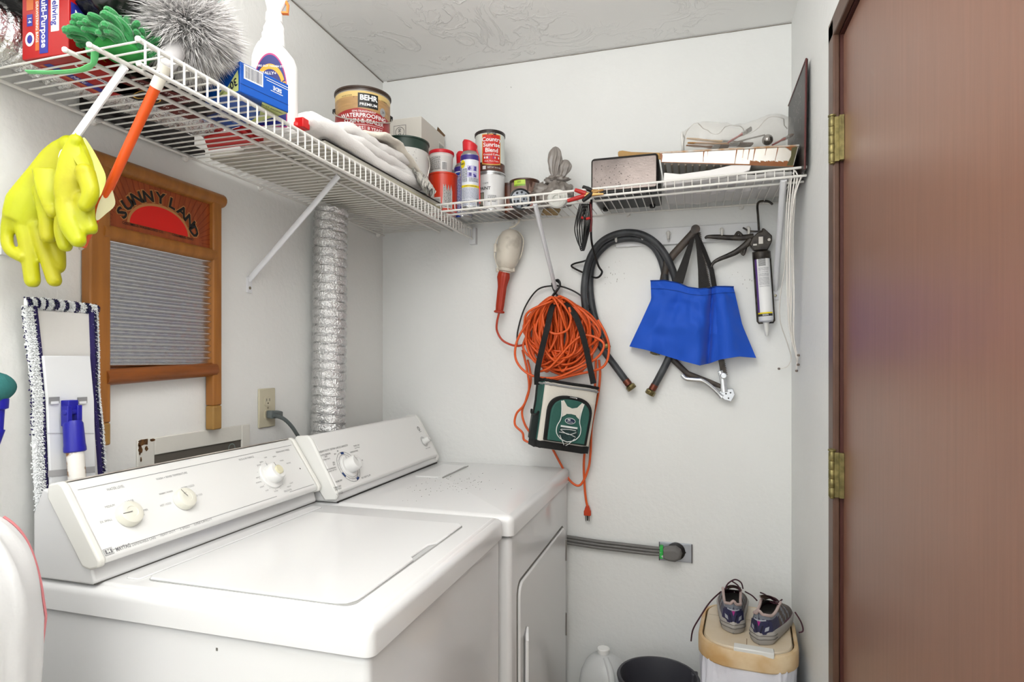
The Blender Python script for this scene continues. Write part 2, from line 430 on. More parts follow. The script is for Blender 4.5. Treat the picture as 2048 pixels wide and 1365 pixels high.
def fit(f, s, x0, y0, x1, y1, size, mi=0, **k):
    """text fitted between two measured points of the panel"""
    u0, v0 = pw(x0, y0); u1, v1 = pw(x1, y1); vs, _ = text_geo(s, 'CENTER', k.get('bold', 0.0), 0.0)
    w_ = max(p[0] for p in vs) - min(p[0] for p in vs)
    b.text(f, s, (u0 + u1) / 2, (v0 + v1) / 2, size, mi, sx=min(1.3, max(.5, math.hypot(u1 - u0, v1 - v0) / (w_ * size))), rot=0, **k)
for s, x0, y0, x1, y1, sz in (('WATER LEVEL', 213, 981, 248, 973, .0075), ('WASH + RINSE TEMPERATURE', 312, 960, 374, 946, .0066), ('REGULAR FABRICS', 478, 921, 507, 914, .007), ('PERMANENT PRESS', 552, 906, 578, 900, .007),
                      ('MEDIUM', 210, 1016, 229, 1011, .0062), ('LARGE', 250, 1005, 267, 1002, .006), ('EX. SMALL', 200, 1046, 224, 1040, .0062), ('SUPER', 281, 1025, 295, 1019, .0055), ('LARGE', 282, 1032, 288, 1029, .005),
                      ('WARM / WARM', 318, 990, 345, 983, .006), ('WARM / COLD', 362, 978, 388, 971, .006), ('HOT / COLD', 320, 1013, 342, 1007, .006), ('COLD / COLD', 388, 994, 404, 989, .0058),
                      ('DEPENDABLE CARE', 264, 1091, 311, 1076, .0075), ('HEAVY DUTY', 321, 1073, 350, 1062, .0072), ('2 SPEED', 360, 1060, 379, 1053, .0072), ('SUPER CAPACITY', 388, 1051, 423, 1038, .0072),
                      ('OFF', 527, 917, 535, 915, .005), ('SPIN', 519, 926, 526, 924, .005), ('RINSE', 514, 932, 522, 930, .005), ('HEAVY', 512, 957, 520, 955, .005), ('NORMAL', 512, 967, 523, 964, .005), ('LIGHT', 520, 976, 528, 973, .005),
                      ('OFF', 531, 983, 537, 981, .005), ('SOAK', 548, 984, 556, 982, .005), ('SPIN', 545, 915, 552, 913, .005), ('FINAL', 560, 923, 567, 921, .005), ('RINSE', 573, 928, 581, 926, .005), ('LIGHT', 579, 968, 586, 966, .005), ('HEAVY', 574, 975, 582, 973, .005), ('DELICATES', 568, 984, 583, 980, .0065)):
    fit(fp, s, x0, y0, x1, y1, sz)
b.build('lettering', [grey_ink, dark_ink], cp, w=True, smooth=0)
b = MB(); u, v = pw(217, 1104); b.rect(fp, u - .0085, v - .0062, u + .0085, v + .0062, 0)
b.rect(fp, u - .0078, v - .0052, u + .0078, v + .0052, 1, h=.0006); b.rect(fp, u - .0068, v - .0042, u + .0068, v + .0042, 0, h=.0007)
b.text(fp, 'M', u, v, .0095, 1, h=.0009, bold=.02)
fit(fp, 'MAYTAG', 232, 1101, 260, 1091, .0112, 0, h=.0006, bold=.01)
b.build('emblem', [M('emblem_grey', '808083', .5), panel_w], cp, w=True, smooth=0)
b = MB(); u, v = pw(600, 938); b.disc(fp, u, v, .0022, mi=0); b.build('indicator_hole', dark_ink, cp, w=True)
def dial(parent, f, u, v, r, hgt, m, ang, name='knob', skirt=None, nn=28):
    o = f(u, v, 0); nrm = (f(u, v, 1) - o); rot = nrm.to_track_quat('Z', 'Y').to_matrix()
    if skirt:
        s = MB(); s.lathe([(skirt, 0.0005), (skirt, .004), (skirt - .002, .006)], 36, o, rot=rot); sk = s.build('dial_skirt', m, parent, w=True)
        s = MB(); s.rect(f, u - .0005, v + r, u + .0005, v + skirt - .002, 0, h=.0065)
        for k in range(14):
            a = 2 * PI * k / 14; s.disc(f, u + (skirt + .004) * math.cos(a), v + (skirt + .004) * math.sin(a), .0007, mi=0, n=6)
        s.build('dial_marks', dark_ink, sk, w=True)
    k = MB(); k.lathe([(r, 0.001), (r * .98, hgt * .55), (r * .9, hgt * .9), (r * .8, hgt), (r * .45, hgt), (r * .42, hgt - .001)], nn, o, rot=rot)
    kn = k.build(name, m, parent, w=True)
    g = MB(); c, s_ = math.cos(ang), math.sin(ang)
    g.poly(f, [(u + c * r * a_ - s_ * w_, v + s_ * r * a_ + c * w_) for a_, w_ in ((.05, -.0006), (.85, -.0006), (.85, .0006), (.05, .0006))], 0, h=hgt + .0005)
    g.build('pointer', dark_ink, kn, w=True)
    return kn
u, v = pw(260, 1028); dial(cp, fp, u - .006, v - .002, .0245, .016, knob_m, R(180))
u, v = pw(370, 998); dial(cp, fp, u - .006, v - .002, .0235, .016, knob_m, R(115))
u, v = pw(541, 952); kn = dial(cp, fp, u, v, .026, .03, panel_w, R(100), skirt=.036)
o = fp(u, v, 0); nr = fp(u, v, 1) - o
b = MB(); b.lathe([(.012, .028), (.012, .033), (.010, .0345)], 24, o, rot=nr.to_track_quat('Z', 'Y').to_matrix()); b.build('knob_cap', M('yellowed_cap', 'e4dfc0', .35), kn, w=True)
# rust specks and scuffs on the front edge
b = MB(); random.seed(3)
for k in range(14):
    x = random.uniform(.35, .6); w_ = random.uniform(.001, .005)
    b.box(x, x + w_, WY0 + .0052, WY0 + .0056, .8605, .8625)
b.box(.46, .4635, WY0 + .0054, WY0 + .0057, .835, .84)
b.build('chips', M('chip_dark', '6a6660', .8), t, w=True, smooth=0)

# ---------------- dryer: y -0.742 .. -0.012, front x .762
DYa, DYb, DX = -0.742, -0.003, 0.767
t = thing('clothes_dryer', 'white front-loading clothes dryer beside the back wall, with one large blue-marked dial', 'dryer', (0.39, -0.375, 0))
b = MB(); b.rbox(0.135, DX - .007, DYa + .008, DYb - .004, 0.02, 0.858, .014); b.build('cabinet', enamel_f, t, w=True)
b = MB()
for x in (.18, .7):
    for y in (DYa + .06, DYb - .06): b.lathe([(0.02, 0), (0.02, 0.012), (0.01, 0.02)], 12, (x, y, 0))
b.build('feet', MATS['black_rubber'], t, w=True)
b = MB(); b.box(0.14, DX - .011, DYa + .011, DYb - .006, .8575, .862); b.build('seam', M('black_seam', '2d2b29', .9), t, w=True, smooth=0)
b = MB(); b.rbox(0.132, DX, DYa, DYb, 0.8615, TOP - .002, .018, n=6)
b.build('top_panel', enamel, t, w=True)
b = MB(); b.prism([(.30, -.328), (.385, -.328), (.395, -.315), (.395, -.10), (.30, -.085)], ID, TOP - .003, TOP + .0012)
b.build('lint_door', enamel, t, w=True, bevel=.0008)
b = MB(); b.prism([(.400, -.33), (.4025, -.33), (.4025, -.09), (.400, -.09)], ID, TOP - .002, TOP + .0006); b.build('lint_slot', M('soft_seam', 'a9a9a7', .8), t, w=True)
# crumbs of lint and dirt lying on top
b = MB(); random.seed(11)
for k in range(85):
    x, y = random.gauss(.47, .06), random.gauss(-.42, .10); s_ = random.uniform(.0006, .0018)
    if not (.32 < x < .7 and -.72 < y < -.1): continue
    b.box(x, x + s_, y, y + s_ * random.uniform(.5, 2), TOP - .002, TOP - .0012)
tag(b.build('crumbs', M('dirt', '5b554c', .9), smooth=0), 'scattered dark crumbs of dirt on the dryer top', 'crumbs', kind='stuff')
# console
xb, xf0, zf0, xf1, zf1 = 0.262, 0.258, 0.948, 0.176, 1.088
cy0, cy1 = DYa - .006, DYb - .05
b = MB(); b.prism([(0.135, TOP - .001), (xb, TOP - .001), (xb + .002, TOP + .008), (xb - .006, TOP + .03), (xf1 - .016, zf1 - .004), (xf1 - .035, zf1 - .002), (0.135, zf1 - .04)], Wp, cy0 + .006, cy1)
b.build('console_housing', enamel_f, t, w=True, bevel=.006, seg=3)
b = MB(); b.box(.14, xb + .0015, cy0 + .012, cy1 - .004, TOP - .0018, TOP + .0012); b.build('console_seam', M('black_seam', '2d2b29', .9), t, w=True, smooth=0)
b = MB(); b.prism([(xf0 - .012, zf0 - .012), (xf0 + .005, zf0 - .012), (xf0 + .008, zf0 - .002), (xf1 + .008, zf1 - .004), (xf1 - .002, zf1 + .006), (xf1 - .026, zf1 + .004)], Wp, cy0 + .012, cy1 - .008)
cp = b.build('control_panel', panel_w, t, w=True, bevel=.004, seg=3)
for s_, ya, yb in ((0, cy0, cy0 + .012), (1, cy1 - .014, cy1 + .004)):
    b = MB(); b.prism([(xf0 - .03, zf0 - .03), (xf0 + .006, zf0 - .026), (xf0 + .011, zf0 - .010), (xf1 + .010, zf1 - .002), (xf1 - .002, zf1 + .009), (xf1 - .04, zf1 + .006), (xf1 - .06, zf1 - .02)], Wp, ya, yb)
    b.build('end_cap', M('ivory_cap', 'e8e8e4', .35), t, w=True, bevel=.005, seg=3)
off = V((xf0 + .008, 0, zf0 - .002)); L2 = (V((xf1 + .008, 0, zf1 - .004)) - off)
fd = plane(off + V((0, cy0, 0)), (0, 1, 0), L2); HT = L2.length
fp = fd
b = MB()
u, v = pw(697, 934); uu3, vv3 = pw(848, 884)
b.disc(fd, u, v, .0485, mi=1, rin=.975, n=48); b.disc(fd, u, v, .040, mi=1, rin=.97, n=48)
for a in (88, 205, 290): b.disc(fd, u, v, .0475, mi=2, rin=.86, n=6, a0=R(a - 10), a1=R(a + 10), h=.0007)
b.build('dial_scale', [dark_ink, M('ink_soft', '6a6a6c', .5), navy_ink], cp, w=True, smooth=0); b = MB()
for k in range(20):
    a = 2 * PI * k / 20; b.disc(fd, u + .044 * math.cos(a), v + .044 * math.sin(a), .0009, mi=1, n=6)
for s, px, py, sz in (('HEAVY DUTY  EXTRA LARGE CAPACITY', 668, 898, .0082), ('AUTO SENSOR', 651, 910, .0072), ('DRY', 652, 914, .0068), ('(Press Start)', 653, 919, .0065), ('TIMED DRY', 713, 892, .0068), ('(Low Heat)', 714, 896, .006),
                      ('AIR', 675, 903, .0055), ('WRINKLE FREE', 708, 904, .0066), ('DRY', 670, 909, .0055), ('DAMP', 723, 922, .006), ('NO HEAT FLUFF', 732, 954, .0072), ('LESS', 667, 926, .006), ('DRY', 668, 930, .006), ('RECOMMENDED', 663, 938, .006), ('ENERGY SETTING', 665, 942, .005),
                      ('MORE DRY', 678, 963, .0068), ('TIMED DRY', 675, 975, .0072), ('(High Heat)', 676, 979, .0065), ('5 CYCLE', 679, 988, .0082)):
    uu, vv = pw(px, py); b.text(fd, s, uu, vv, sz, 0)
u2, v2 = pw(837, 858); b.disc(fd, u2, v2, .009, mi=0, rin=.7, n=20); b.text(fd, 'W', u2, v2, .008, 0); b.rect(fd, u2 - .009, v2 - .0140, u2 + .010, v2 - .0125, 1)
u3, v3 = pw(848, 884); b.disc(fd, u3, v3, .0165, mi=1, rin=.94, n=32); b.disc(fd, u3, v3, .0205, mi=1, rin=.95, n=32)
b.text(fd, 'PUSH TO START', u3 + .004, v3 - .028, .0055, 0)
b.build('lettering', [dark_ink, M('ink_soft', '6a6a6c', .5), navy_ink], cp, w=True, smooth=0)
dial(cp, fd, u, v, .024, .036, M('white_knob', 'e8e8e6', .2), R(110), skirt=.034)
dial(cp, fd, u3, v3, .0115, .026, MATS['white_knob'], R(270), skirt=.013)
# door on the front
fx = lambda u, v, h: V((DX - .007 + h, u, v))
def dp(px, py): p = onx(px, py, DX - .002); return (p.y, p.z)
A = dp(1128, 1062); B_ = dp(1043, 1168); C_ = dp(1038, 1190)
ydl, ydr, ztp = C_[0], -0.084, A[1] + .015
zc = .10
outl = [(ydl, zc + .03), (ydl, B_[1] - .03), (ydl + .012, B_[1] - .004), (ydl + .03, B_[1] + .02), (ydr - .05, ztp - .01), (ydr - .02, ztp), (ydr - .006, ztp - .008), (ydr, ztp - .03), (ydr, zc + .03), (ydr - .03, zc), (ydl + .03, zc)]
ztl = ztp
outl = []
for cx, cy, a0 in ((ydr - .035, ztp - .035, 0), (ydl + .035, ztp - .035, 90), (ydl + .035, zc + .035, 180), (ydr - .035, zc + .035, 270)):
    outl += [(cx + .035 * math.cos(R(a0 + 15 * k)), cy + .035 * math.sin(R(a0 + 15 * k))) for k in range(7)]

cxm, czm = (ydl + ydr) / 2, (ztp + zc) / 2
b = MB(); b.prism([(cxm + (u - cxm) * 1.02, czm + (v - czm) * 1.015) for u, v in outl], fx, 0.0, .001); b.build('door_gap', M('door_gap_grey', '77756f', .8), t, w=True, smooth=0)
b = MB(); b.prism(outl, fx, 0.0, .0085); dr = b.build('door', enamel_f, t, w=True, bevel=.004, seg=3)
for py0, py1 in ((1080, 1122), (1228, 1271)):
    z1 = onx(1131, py0, DX).z; z0 = onx(1131, py1, DX).z
    b = MB(); b.cyl((DX + .001, ydr + .006, z0), (DX + .001, ydr + .006, z1), .004, n=10); b.box(DX - .006, DX + .0005, ydr + .001, ydr + .013, z0, z1)
    b.build('door_hinge', M('hinge_steel', 'a5a3a0', .35, .8), dr, w=True)
h0 = dp(1050, 1262); h1 = dp(1060, 1262)
hy0, hy1 = ydl + .026, ydl + .062
b = MB(); b.prism([(hy0, .30), (hy0 + .008, .292), (hy1, .31), (hy1, h1[1] + .03), (hy1 - .006, h1[1] + .036), (hy0, h0[1] - .0)], fx, .007, .0105); b.build('handle_recess', M('recess_grey', '9b9b9b', .5), dr, w=True)
b = MB(); b.tube([(DX + .003, hy0, .30), (DX + .012, hy0 + .004, .315), (DX + .012, hy0 + .004, h0[1] - .012), (DX + .003, hy1, h1[1] + .03)], .005, 8); b.build('handle', enamel, dr, w=True)
# ================================================================ LEFT WALL
# ---------------- washboard
wood_w = M('washboard_wood', 'a1672b', 0.4, bump=.15, bscale=30, var=.25, vscale=9, stretch=(1, 6, .7), spec=.5)
wood_wd = M('washboard_wood_dark', '8a4c1c', 0.38, bump=.1, bscale=30, var=.3, vscale=12, stretch=(1, .6, 6))
wood_tip = M('washboard_leg_tip', 'a87f42', 0.5, var=.2, vscale=10)
T0 = thing('washboard', 'wooden washboard with corrugated metal and a red sun on its header, hanging on the wall', 'washboard', (0.012, -1.088, 1.13))
ya, yb = -1.268, -0.908
for s, y0, y1 in ((0, ya, ya + .046), (1, yb - .030, yb)):
    b = MB(); b.box(.004, .030, y0, y1, 1.190 if s else 1.175, 1.715); b.box(.004, .030, y0, y1, 1.128, 1.190 if s else 1.175, 1)
    b.build('leg', [wood_w, wood_tip], T0, w=True, bevel=.004, seg=3)
fxl = lambda u, v, h: V((h, u, v))
b = MB(); b.tube([(.018, ya - .014, 1.722), (.018, yb + .014, 1.722)], .0175, 14, flat=1.0); b.build('top_rail', wood_w, T0, w=True, bevel=.003)
b = MB(); b.box(.010, .018, ya + .04, yb - .02, 1.585, 1.71); hd = b.build('header_panel', M('orange_stained_wood', '9e4a20', .35, var=.25, vscale=14, stretch=(1, 5, .6)), T0, w=True)
b = MB(); b.tube([(.018, ya + .030, 1.575), (.018, yb - .020, 1.575)], .017, 12); b.build('middle_rail', wood_w, T0, w=True)
b = MB(); b.tube([(.020, ya + .036, 1.270), (.020, yb - .018, 1.283)], .0175, 12); b.build('bottom_rail', wood_wd, T0, w=True)
# corrugated metal
b = MB(); zt, zb_ = 1.562, 1.285; NR = 18
def cg(u, v):
    z = zt + (zb_ - zt) * v; ph = v * NR % 1
    d = .0066 * (math.sin(ph * 2 * PI) if ph < .5 else .5 * math.sin(ph * 2 * PI))
    y = ya + .042 + (yb - ya - .068) * u
    return (.017 + d + .0008 * nz((y * 60, z * 160, 0)), y, z)
b.grid(cg, 90, NR * 10)
zinc = M('zinc_sheet', 'dadada', .24, 1.0, bump=.25, bscale=300, bdist=.001)
b.build('corrugated_sheet', zinc, T0, w=True, smooth=180)
# header print
f = plane((.0183, ya + .046, 1.596), (0, 1, 0), (0, 0, 1)); hw = yb - .03 - (ya + .046); hh = .114
blk = M('print_black', '15120f', .5); tan = M('print_tan', 'b27a45', .5); redp = M('print_red', 'd3170c', .4); dkor = M('print_dark_orange', '7d3013', .5)
b = MB(); cx = hw * .47
for k in range(31):
    a = PI * (k + .5) / 31
    r0, r1 = .118, .2
    x0, z0 = cx + r0 * math.cos(a) * 1.05, r0 * math.sin(a) * .62; x1, z1 = cx + r1 * math.cos(a), r1 * math.sin(a)
    tt = 1.0
    if z1 > hh - .004: tt = (hh - .004 - z0) / (z1 - z0)
    if x1 > hw: tt = min(tt, (hw - x0) / (x1 - x0))
    if x1 < 0: tt = min(tt, (x0) / (x0 - x1))
    if tt <= 0: continue
    x1, z1 = x0 + (x1 - x0) * tt, z0 + (z1 - z0) * tt
    dx, dz = x1 - x0, z1 - z0; L = math.hypot(dx, dz); px_, pz_ = -dz / L * .0008, dx / L * .0008
    b.poly(f, [(x0 - px_, z0 - pz_), (x1 - px_, z1 - pz_), (x1 + px_, z1 + pz_), (x0 + px_, z0 + pz_)], 2)
b.disc(f, cx, .012, .086, .058, mi=1, h=.0005, a0=0, a1=PI, n=30)
b.disc(f, cx, .012, .080, .052, mi=3, h=.0007, a0=0, a1=PI, n=30)
for i, ch in enumerate('SUNNYLAND'):
    a = PI * (1 - (i + .75) / 9.5)
    x, z = cx + .101 * math.cos(a), .010 + .074 * math.sin(a)
    rt = (a - PI / 2) * .72
    b.text(f, ch, x, z, .0375, 1, h=.0008, bold=.06, rot=rt, sx=1.15); b.text(f, ch, x, z, .034, 0, h=.0011, bold=.035, rot=rt, sx=1.15)
b.text(f, 'COLUMBUS WASHBOARD CO.', cx - .045, .008, .0078, 0, h=.001, bold=.01); b.text(f, 'COLUMBUS, OHIO', cx + .065, .008, .0078, 0, h=.001, bold=.01)
b.build('header_print', [blk, tan, dkor, redp], hd, w=True, smooth=0)

# ---------------- duplex outlet and washer plug
almond = M('almond_plastic', 'c5bea6', .4)
oy0, oy1, oz0, oz1 = -.738, -.667, 1.110, 1.224
T0 = thing('wall_outlet', 'almond duplex wall outlet between the washboard and the foil duct', 'outlet', (0, (oy0 + oy1) / 2, 1.167))
b = MB(); b.box(0, .006, oy0, oy1, oz0, oz1); b.build('cover_plate', almond, T0, w=True, bevel=.0025)
fo = plane((.0062, (oy0 + oy1) / 2, 1.167), (0, 1, 0), (0, 0, 1))
for s in (1, -1):
    b = MB(); b.prism([(u * .9, v + s * .0195) for u, v in rr(-.0165, .0165, -.0135, .0135, .009)], fo, -.001, .0018, 0)
    for u in (-.0065, .0065): b.rect(fo, u - .001, s * .0195 + .000, u + .001, s * .0195 + .008, 1, h=.0021)
    b.disc(fo, 0, s * .0195 - .006, .0024, mi=1, h=.0021, n=10)
    b.build('receptacle', [almond, blk], T0, w=True)
b = MB(); b.disc(fo, 0, 0, .003, mi=0, h=.0015, n=12); b.build('screw', M('screw_metal', '9c9682', .3, .8), T0, w=True)
grey_cord = M('grey_cord', '5d6463', .5)
T0 = thing('power_cable', 'dark grey power cord plugged into the almond outlet behind the washer', 'power cord', (.02, -.70, 1.147))
b = MB(); yc = (oy0 + oy1) / 2; b.loft([[V((.009 + x, yc + .002 + dy, 1.148 + dz)) for dy, dz in ((-.012, -.010), (.012, -.012), (.012, .010), (-.012, .012))] for x in (0,)] + [[V((.026, yc + dy + .004, 1.148 + dz)) for dy, dz in ((-.013, -.012), (.016, -.012), (.016, .010), (-.013, .012))], [V((.030, yc + dy + .02, 1.146 + dz)) for dy, dz in ((-.010, -.010), (.02, -.010), (.02, .009), (-.010, .010))]])
b.build('plug', grey_cord, T0, w=True, bevel=.003)
pts = spline([onx(548, 831, .03), onx(567, 838, .04), onx(583, 853, .05), onx(597, 874, .055), onx(604, 884, .055), onx(618, 905, .04), onx(625, 930, .02) + V((0, 0, -.05))], 6)
b = MB(); b.tube(pts, .0046, 10, flat=1.3, up=(0, .4, 1)); b.build('cable', grey_cord, T0, w=True)

# ---------------- recessed washer box in the wall
paint_old = M('chipped_white_paint', 'dcdad2', .5, bump=.3, bscale=60)
rust = M('rust_brown', '6f4a25', .9, bump=.6, bscale=120, col2='3d2a18', vscale=120)
T0 = thing('washer_outlet_box', 'white-painted metal washer box in the wall with a rusty corner and dark opening', 'utility box', (0, -.955, 1.0))
by0, by1, bz0, bz1 = -1.137, -.776, .93, 1.127
iy0, iy1, iz0, iz1 = -1.092, -.808, .955, 1.086
b = MB()
b.box(0, .006, by0, iy0, bz0, bz1); b.box(0, .006, iy1, by1, bz0, bz1); b.box(0, .006, iy0, iy1, iz1, bz1); b.box(0, .006, iy0, iy1, bz0, iz0)
b.build('frame', paint_old, T0, w=True, bevel=.002)
b = MB(); b.box(.0005, .0022, iy0, iy1, iz0, iz1); b.build('opening', M('box_interior', '5f5a53', .7), T0, w=True)
b = MB(); b.disc(plane((.0024, iy1 - .035, 1.068), (0, 1, 0), (0, 0, 1)), 0, 0, .013, mi=0, rin=.8, h=.0006); b.build('knockout', M('box_ring', '7f8f8a', .6), T0, w=True)
b = MB(); random.seed(5)
fr = plane((.0064, by0, bz1), (0, 1, 0), (0, 0, -1))
fr = lambda u, v, h: V((.0064 + h, by0 + u, bz1 - v))
def blotch(cu, cv, ru, rv, sd):
    return [(cu + ru * math.cos(a) * (1 + .55 * nz((math.cos(a) * 2, math.sin(a) * 2, sd))), cv + rv * math.sin(a) * (1 + .55 * nz((math.cos(a) * 2 + 5, math.sin(a) * 2, sd)))) for a in [2 * PI * k / 22 for k in range(22)]]
for cu, cv, ru, rv in ((.014, .008, .016, .008), (.006, .022, .005, .012), (.004, .075, .005, .008), (.008, .045, .002, .006), (.038, .005, .008, .003), (.012, .10, .009, .006), (.022, .022, .004, .006)):
    b.poly(fr, [(max(0.0003, x), max(0.0003, y)) for x, y in blotch(cu, cv, ru, rv, cu * 99)], 0, h=.0003)
b.build('rust', rust, T0, w=True, smooth=0)

# ---------------- foil dryer duct, upright
foil = M('aluminium_foil', 'dedede', .2, 1.0, bump=1.0, bscale=170, kind='noise', bdist=.005)
def duct(b, path, r, pitch, n=30, crush=None, seed=0, amp=.0035):
    P = [V(p) for p in path]; L = [0]
    for i in range(1, len(P)): L.append(L[-1] + (P[i] - P[i - 1]).length)
    N = int(L[-1] / pitch * 6); loops = []
    for k in range(N + 1):
        s = L[-1] * k / N; i = max(j for j in range(len(L)) if L[j] <= s + 1e-9); i = min(i, len(P) - 2)
        tt = (s - L[i]) / max(1e-9, L[i + 1] - L[i]); c = P[i].lerp(P[i + 1], tt)
        tg = (P[i + 1] - P[i]).normalized(); u = tg.orthogonal().normalized(); w = tg.cross(u)
        if abs(tg.z) < .9: u = V((0, 0, 1)); u = (u - tg * u.dot(tg)).normalized(); w = tg.cross(u)
        else: u = V((1, 0, 0)); u = (u - tg * u.dot(tg)).normalized(); w = tg.cross(u)
        ring = []
        for j in range(n):
            a = 2 * PI * j / n; ph = (s / pitch + a / (2 * PI)) % 1
            rr_ = r * (1 - .12 * (max(0, 1 - min(ph, 1 - ph) * 5) ** 1.1)) + amp * .45 * nz((math.cos(a) * 3.2, math.sin(a) * 3.2, s * 55 + seed), 1.6) + amp * .5 * nz((math.cos(a) * 9, math.sin(a) * 9, s * 120 + seed), 1.3)
            q = (u * math.cos(a) + w * math.sin(a)) * rr_
            ring.append(c + q)
        loops.append(ring)
    return b.loft(loops, True, True)
b = MB(); duct(b, spline([(.072, -.497, .90), (.072, -.492, 1.1), (.070, -.482, 1.4), (.070, -.478, 1.7), (.074, -.476, 1.796)], 6), .054, .0283, n=64)
tag(b.build('foil_duct', foil, org=(.07, -.48, .9), smooth=30), 'crinkled silver foil dryer duct rising upright along the wall behind the dryer', 'dryer duct')

# ---------------- flat mop leaning head up on the wall
mop_w = M('mop_white', 'f6f8f8', .9, bump=.5, bscale=200); mop_n = M('mop_navy', '2c2358', .95); mop_d = M('mop_teal_black', '1d2b3a', .95)
T0 = thing('flat_mop', 'upside-down flat mop with striped fluffy microfibre pad and blue swivel joint', 'mop', (.04, -1.31, 1.0))
def mp_(px, py, x=.03): return onx(px, py, x)
quadL = [mp_(68, 622), mp_(77, 700), mp_(92, 790), mp_(92, 860), mp_(100, 960), mp_(108, 1050)]
quadR = [mp_(175, 628), mp_(182, 720), mp_(183, 790), mp_(190, 860), mp_(197, 960), mp_(203, 1050)]
b = MB()
loops = []
def qv(q, t):
    k = min(int(t * (len(q) - 1)), len(q) - 2); return q[k].lerp(q[k + 1], t * (len(q) - 1) - k)
b.grid(lambda u, v: qv(quadL, v).lerp(qv(quadR, v), u) + V((.004, 0, 0)), 4, 12)
b.grid(lambda u, v: qv(quadL, v).lerp(qv(quadR, v), 1 - u) + V((-.004, 0, 0)), 4, 12)
b.build('pocket_cloth', M('mop_pocket', 'dedcd8', .8, bump=.2, bscale=120), T0, w=True)
b = MB(); A_ = [mp_(82, 712, .042), mp_(176, 712, .042), mp_(184, 800, .042), mp_(190, 1050, .042), mp_(100, 1050, .042), mp_(90, 800, .042)]
nv = V((.006, 0, 0)); b.add([p for p in A_] + [p + nv for p in A_], [(5, 4, 3, 2, 1, 0), (6, 7, 8, 9, 10, 11)] + [(i, (i + 1) % 6, 6 + (i + 1) % 6, 6 + i) for i in range(6)])
b.build('backing_plate', M('mop_plate', 'e6e8ea', .45), T0, w=True, bevel=.0015)
for px in (108, 164):
    b = MB(); p = mp_(px, 801, .0495); b.box(p.x, p.x + .0016, p.y - .0095, p.y + .0095, p.z - .006, p.z + .006, 0); b.box(p.x, p.x + .003, p.y - .007, p.y + .007, p.z - .007, p.z - .002, 1)
    b.build('latch_slot', [M('slot_grey', '8a8a8c', .7), MATS['mop_plate']], T0, w=True)
b = MB()
for y0, z0, y1, z1 in ((0, 0, 1, 0),):
    pass
pA, pB = mp_(92, 868, .049), mp_(188, 868, .049)
b.add([pA, pB, pB + V((0, 0, .0012)), pA + V((0, 0, .0012))], [(0, 1, 2, 3)]); b.build('plate_groove', M('groove_grey', 'b0b0b2', .7), T0, w=True); b = MB()
pA, pB = mp_(96, 955, .049), mp_(190, 945, .049)
b.add([pA, pB, pB + V((0, 0, .012)), pA + V((0, 0, .012))], [(0, 1, 2, 3)])
b.build('plate_groove', M('groove_grey', 'b0b0b2', .7), T0, w=True)
blue_p = M('royal_blue_plastic', '1c1c96', .35, spec=.5)
b = MB(); c = mp_(141, 805, .062)
b.box(c.x - .012, c.x + .008, c.y - .010, c.y + .010, c.z - .02, c.z + .004); b.box(c.x - .006, c.x + .012, c.y - .0145, c.y - .005, c.z - .045, c.z - .006); b.box(c.x - .006, c.x + .012, c.y + .005, c.y + .0145, c.z - .045, c.z - .006)
b.cyl((c.x + .004, c.y - .016, c.z - .018), (c.x + .004, c.y + .016, c.z - .018), .006, n=12)
b.build('swivel_joint', blue_p, T0, w=True, bevel=.0015)
top = c + V((.006, 0, -.035)); axis = V((.035, -.004, -.30)).normalized()
rot = axis.to_track_quat('Z', 'Y').to_matrix()
b = MB(); b.lathe([(.0135, 0), (.0165, .006), (.0175, .045), (.0185, .052), (.0185, .058), (.016, .06)], 24, top, rot=rot); b.build('socket', blue_p, T0, w=True)
b = MB(); b.lathe([(.0145, .055), (.0145, .30), (.0135, .302)], 24, top, rot=rot)
b.build('pole', M('pole_white', 'e9e6e0', .4, col2='94683a', vscale=24, thr=(.52, .58)), T0, w=True)
b = MB(); c2 = mp_(155, 880, .056); b.box(c2.x - .004, c2.x + .004, c2.y - .011, c2.y + .010, c2.z - .03, c2.z + .026); b.build('release_tab', M('navy_plastic', '241a78', .35), T0, w=True, bevel=.002)
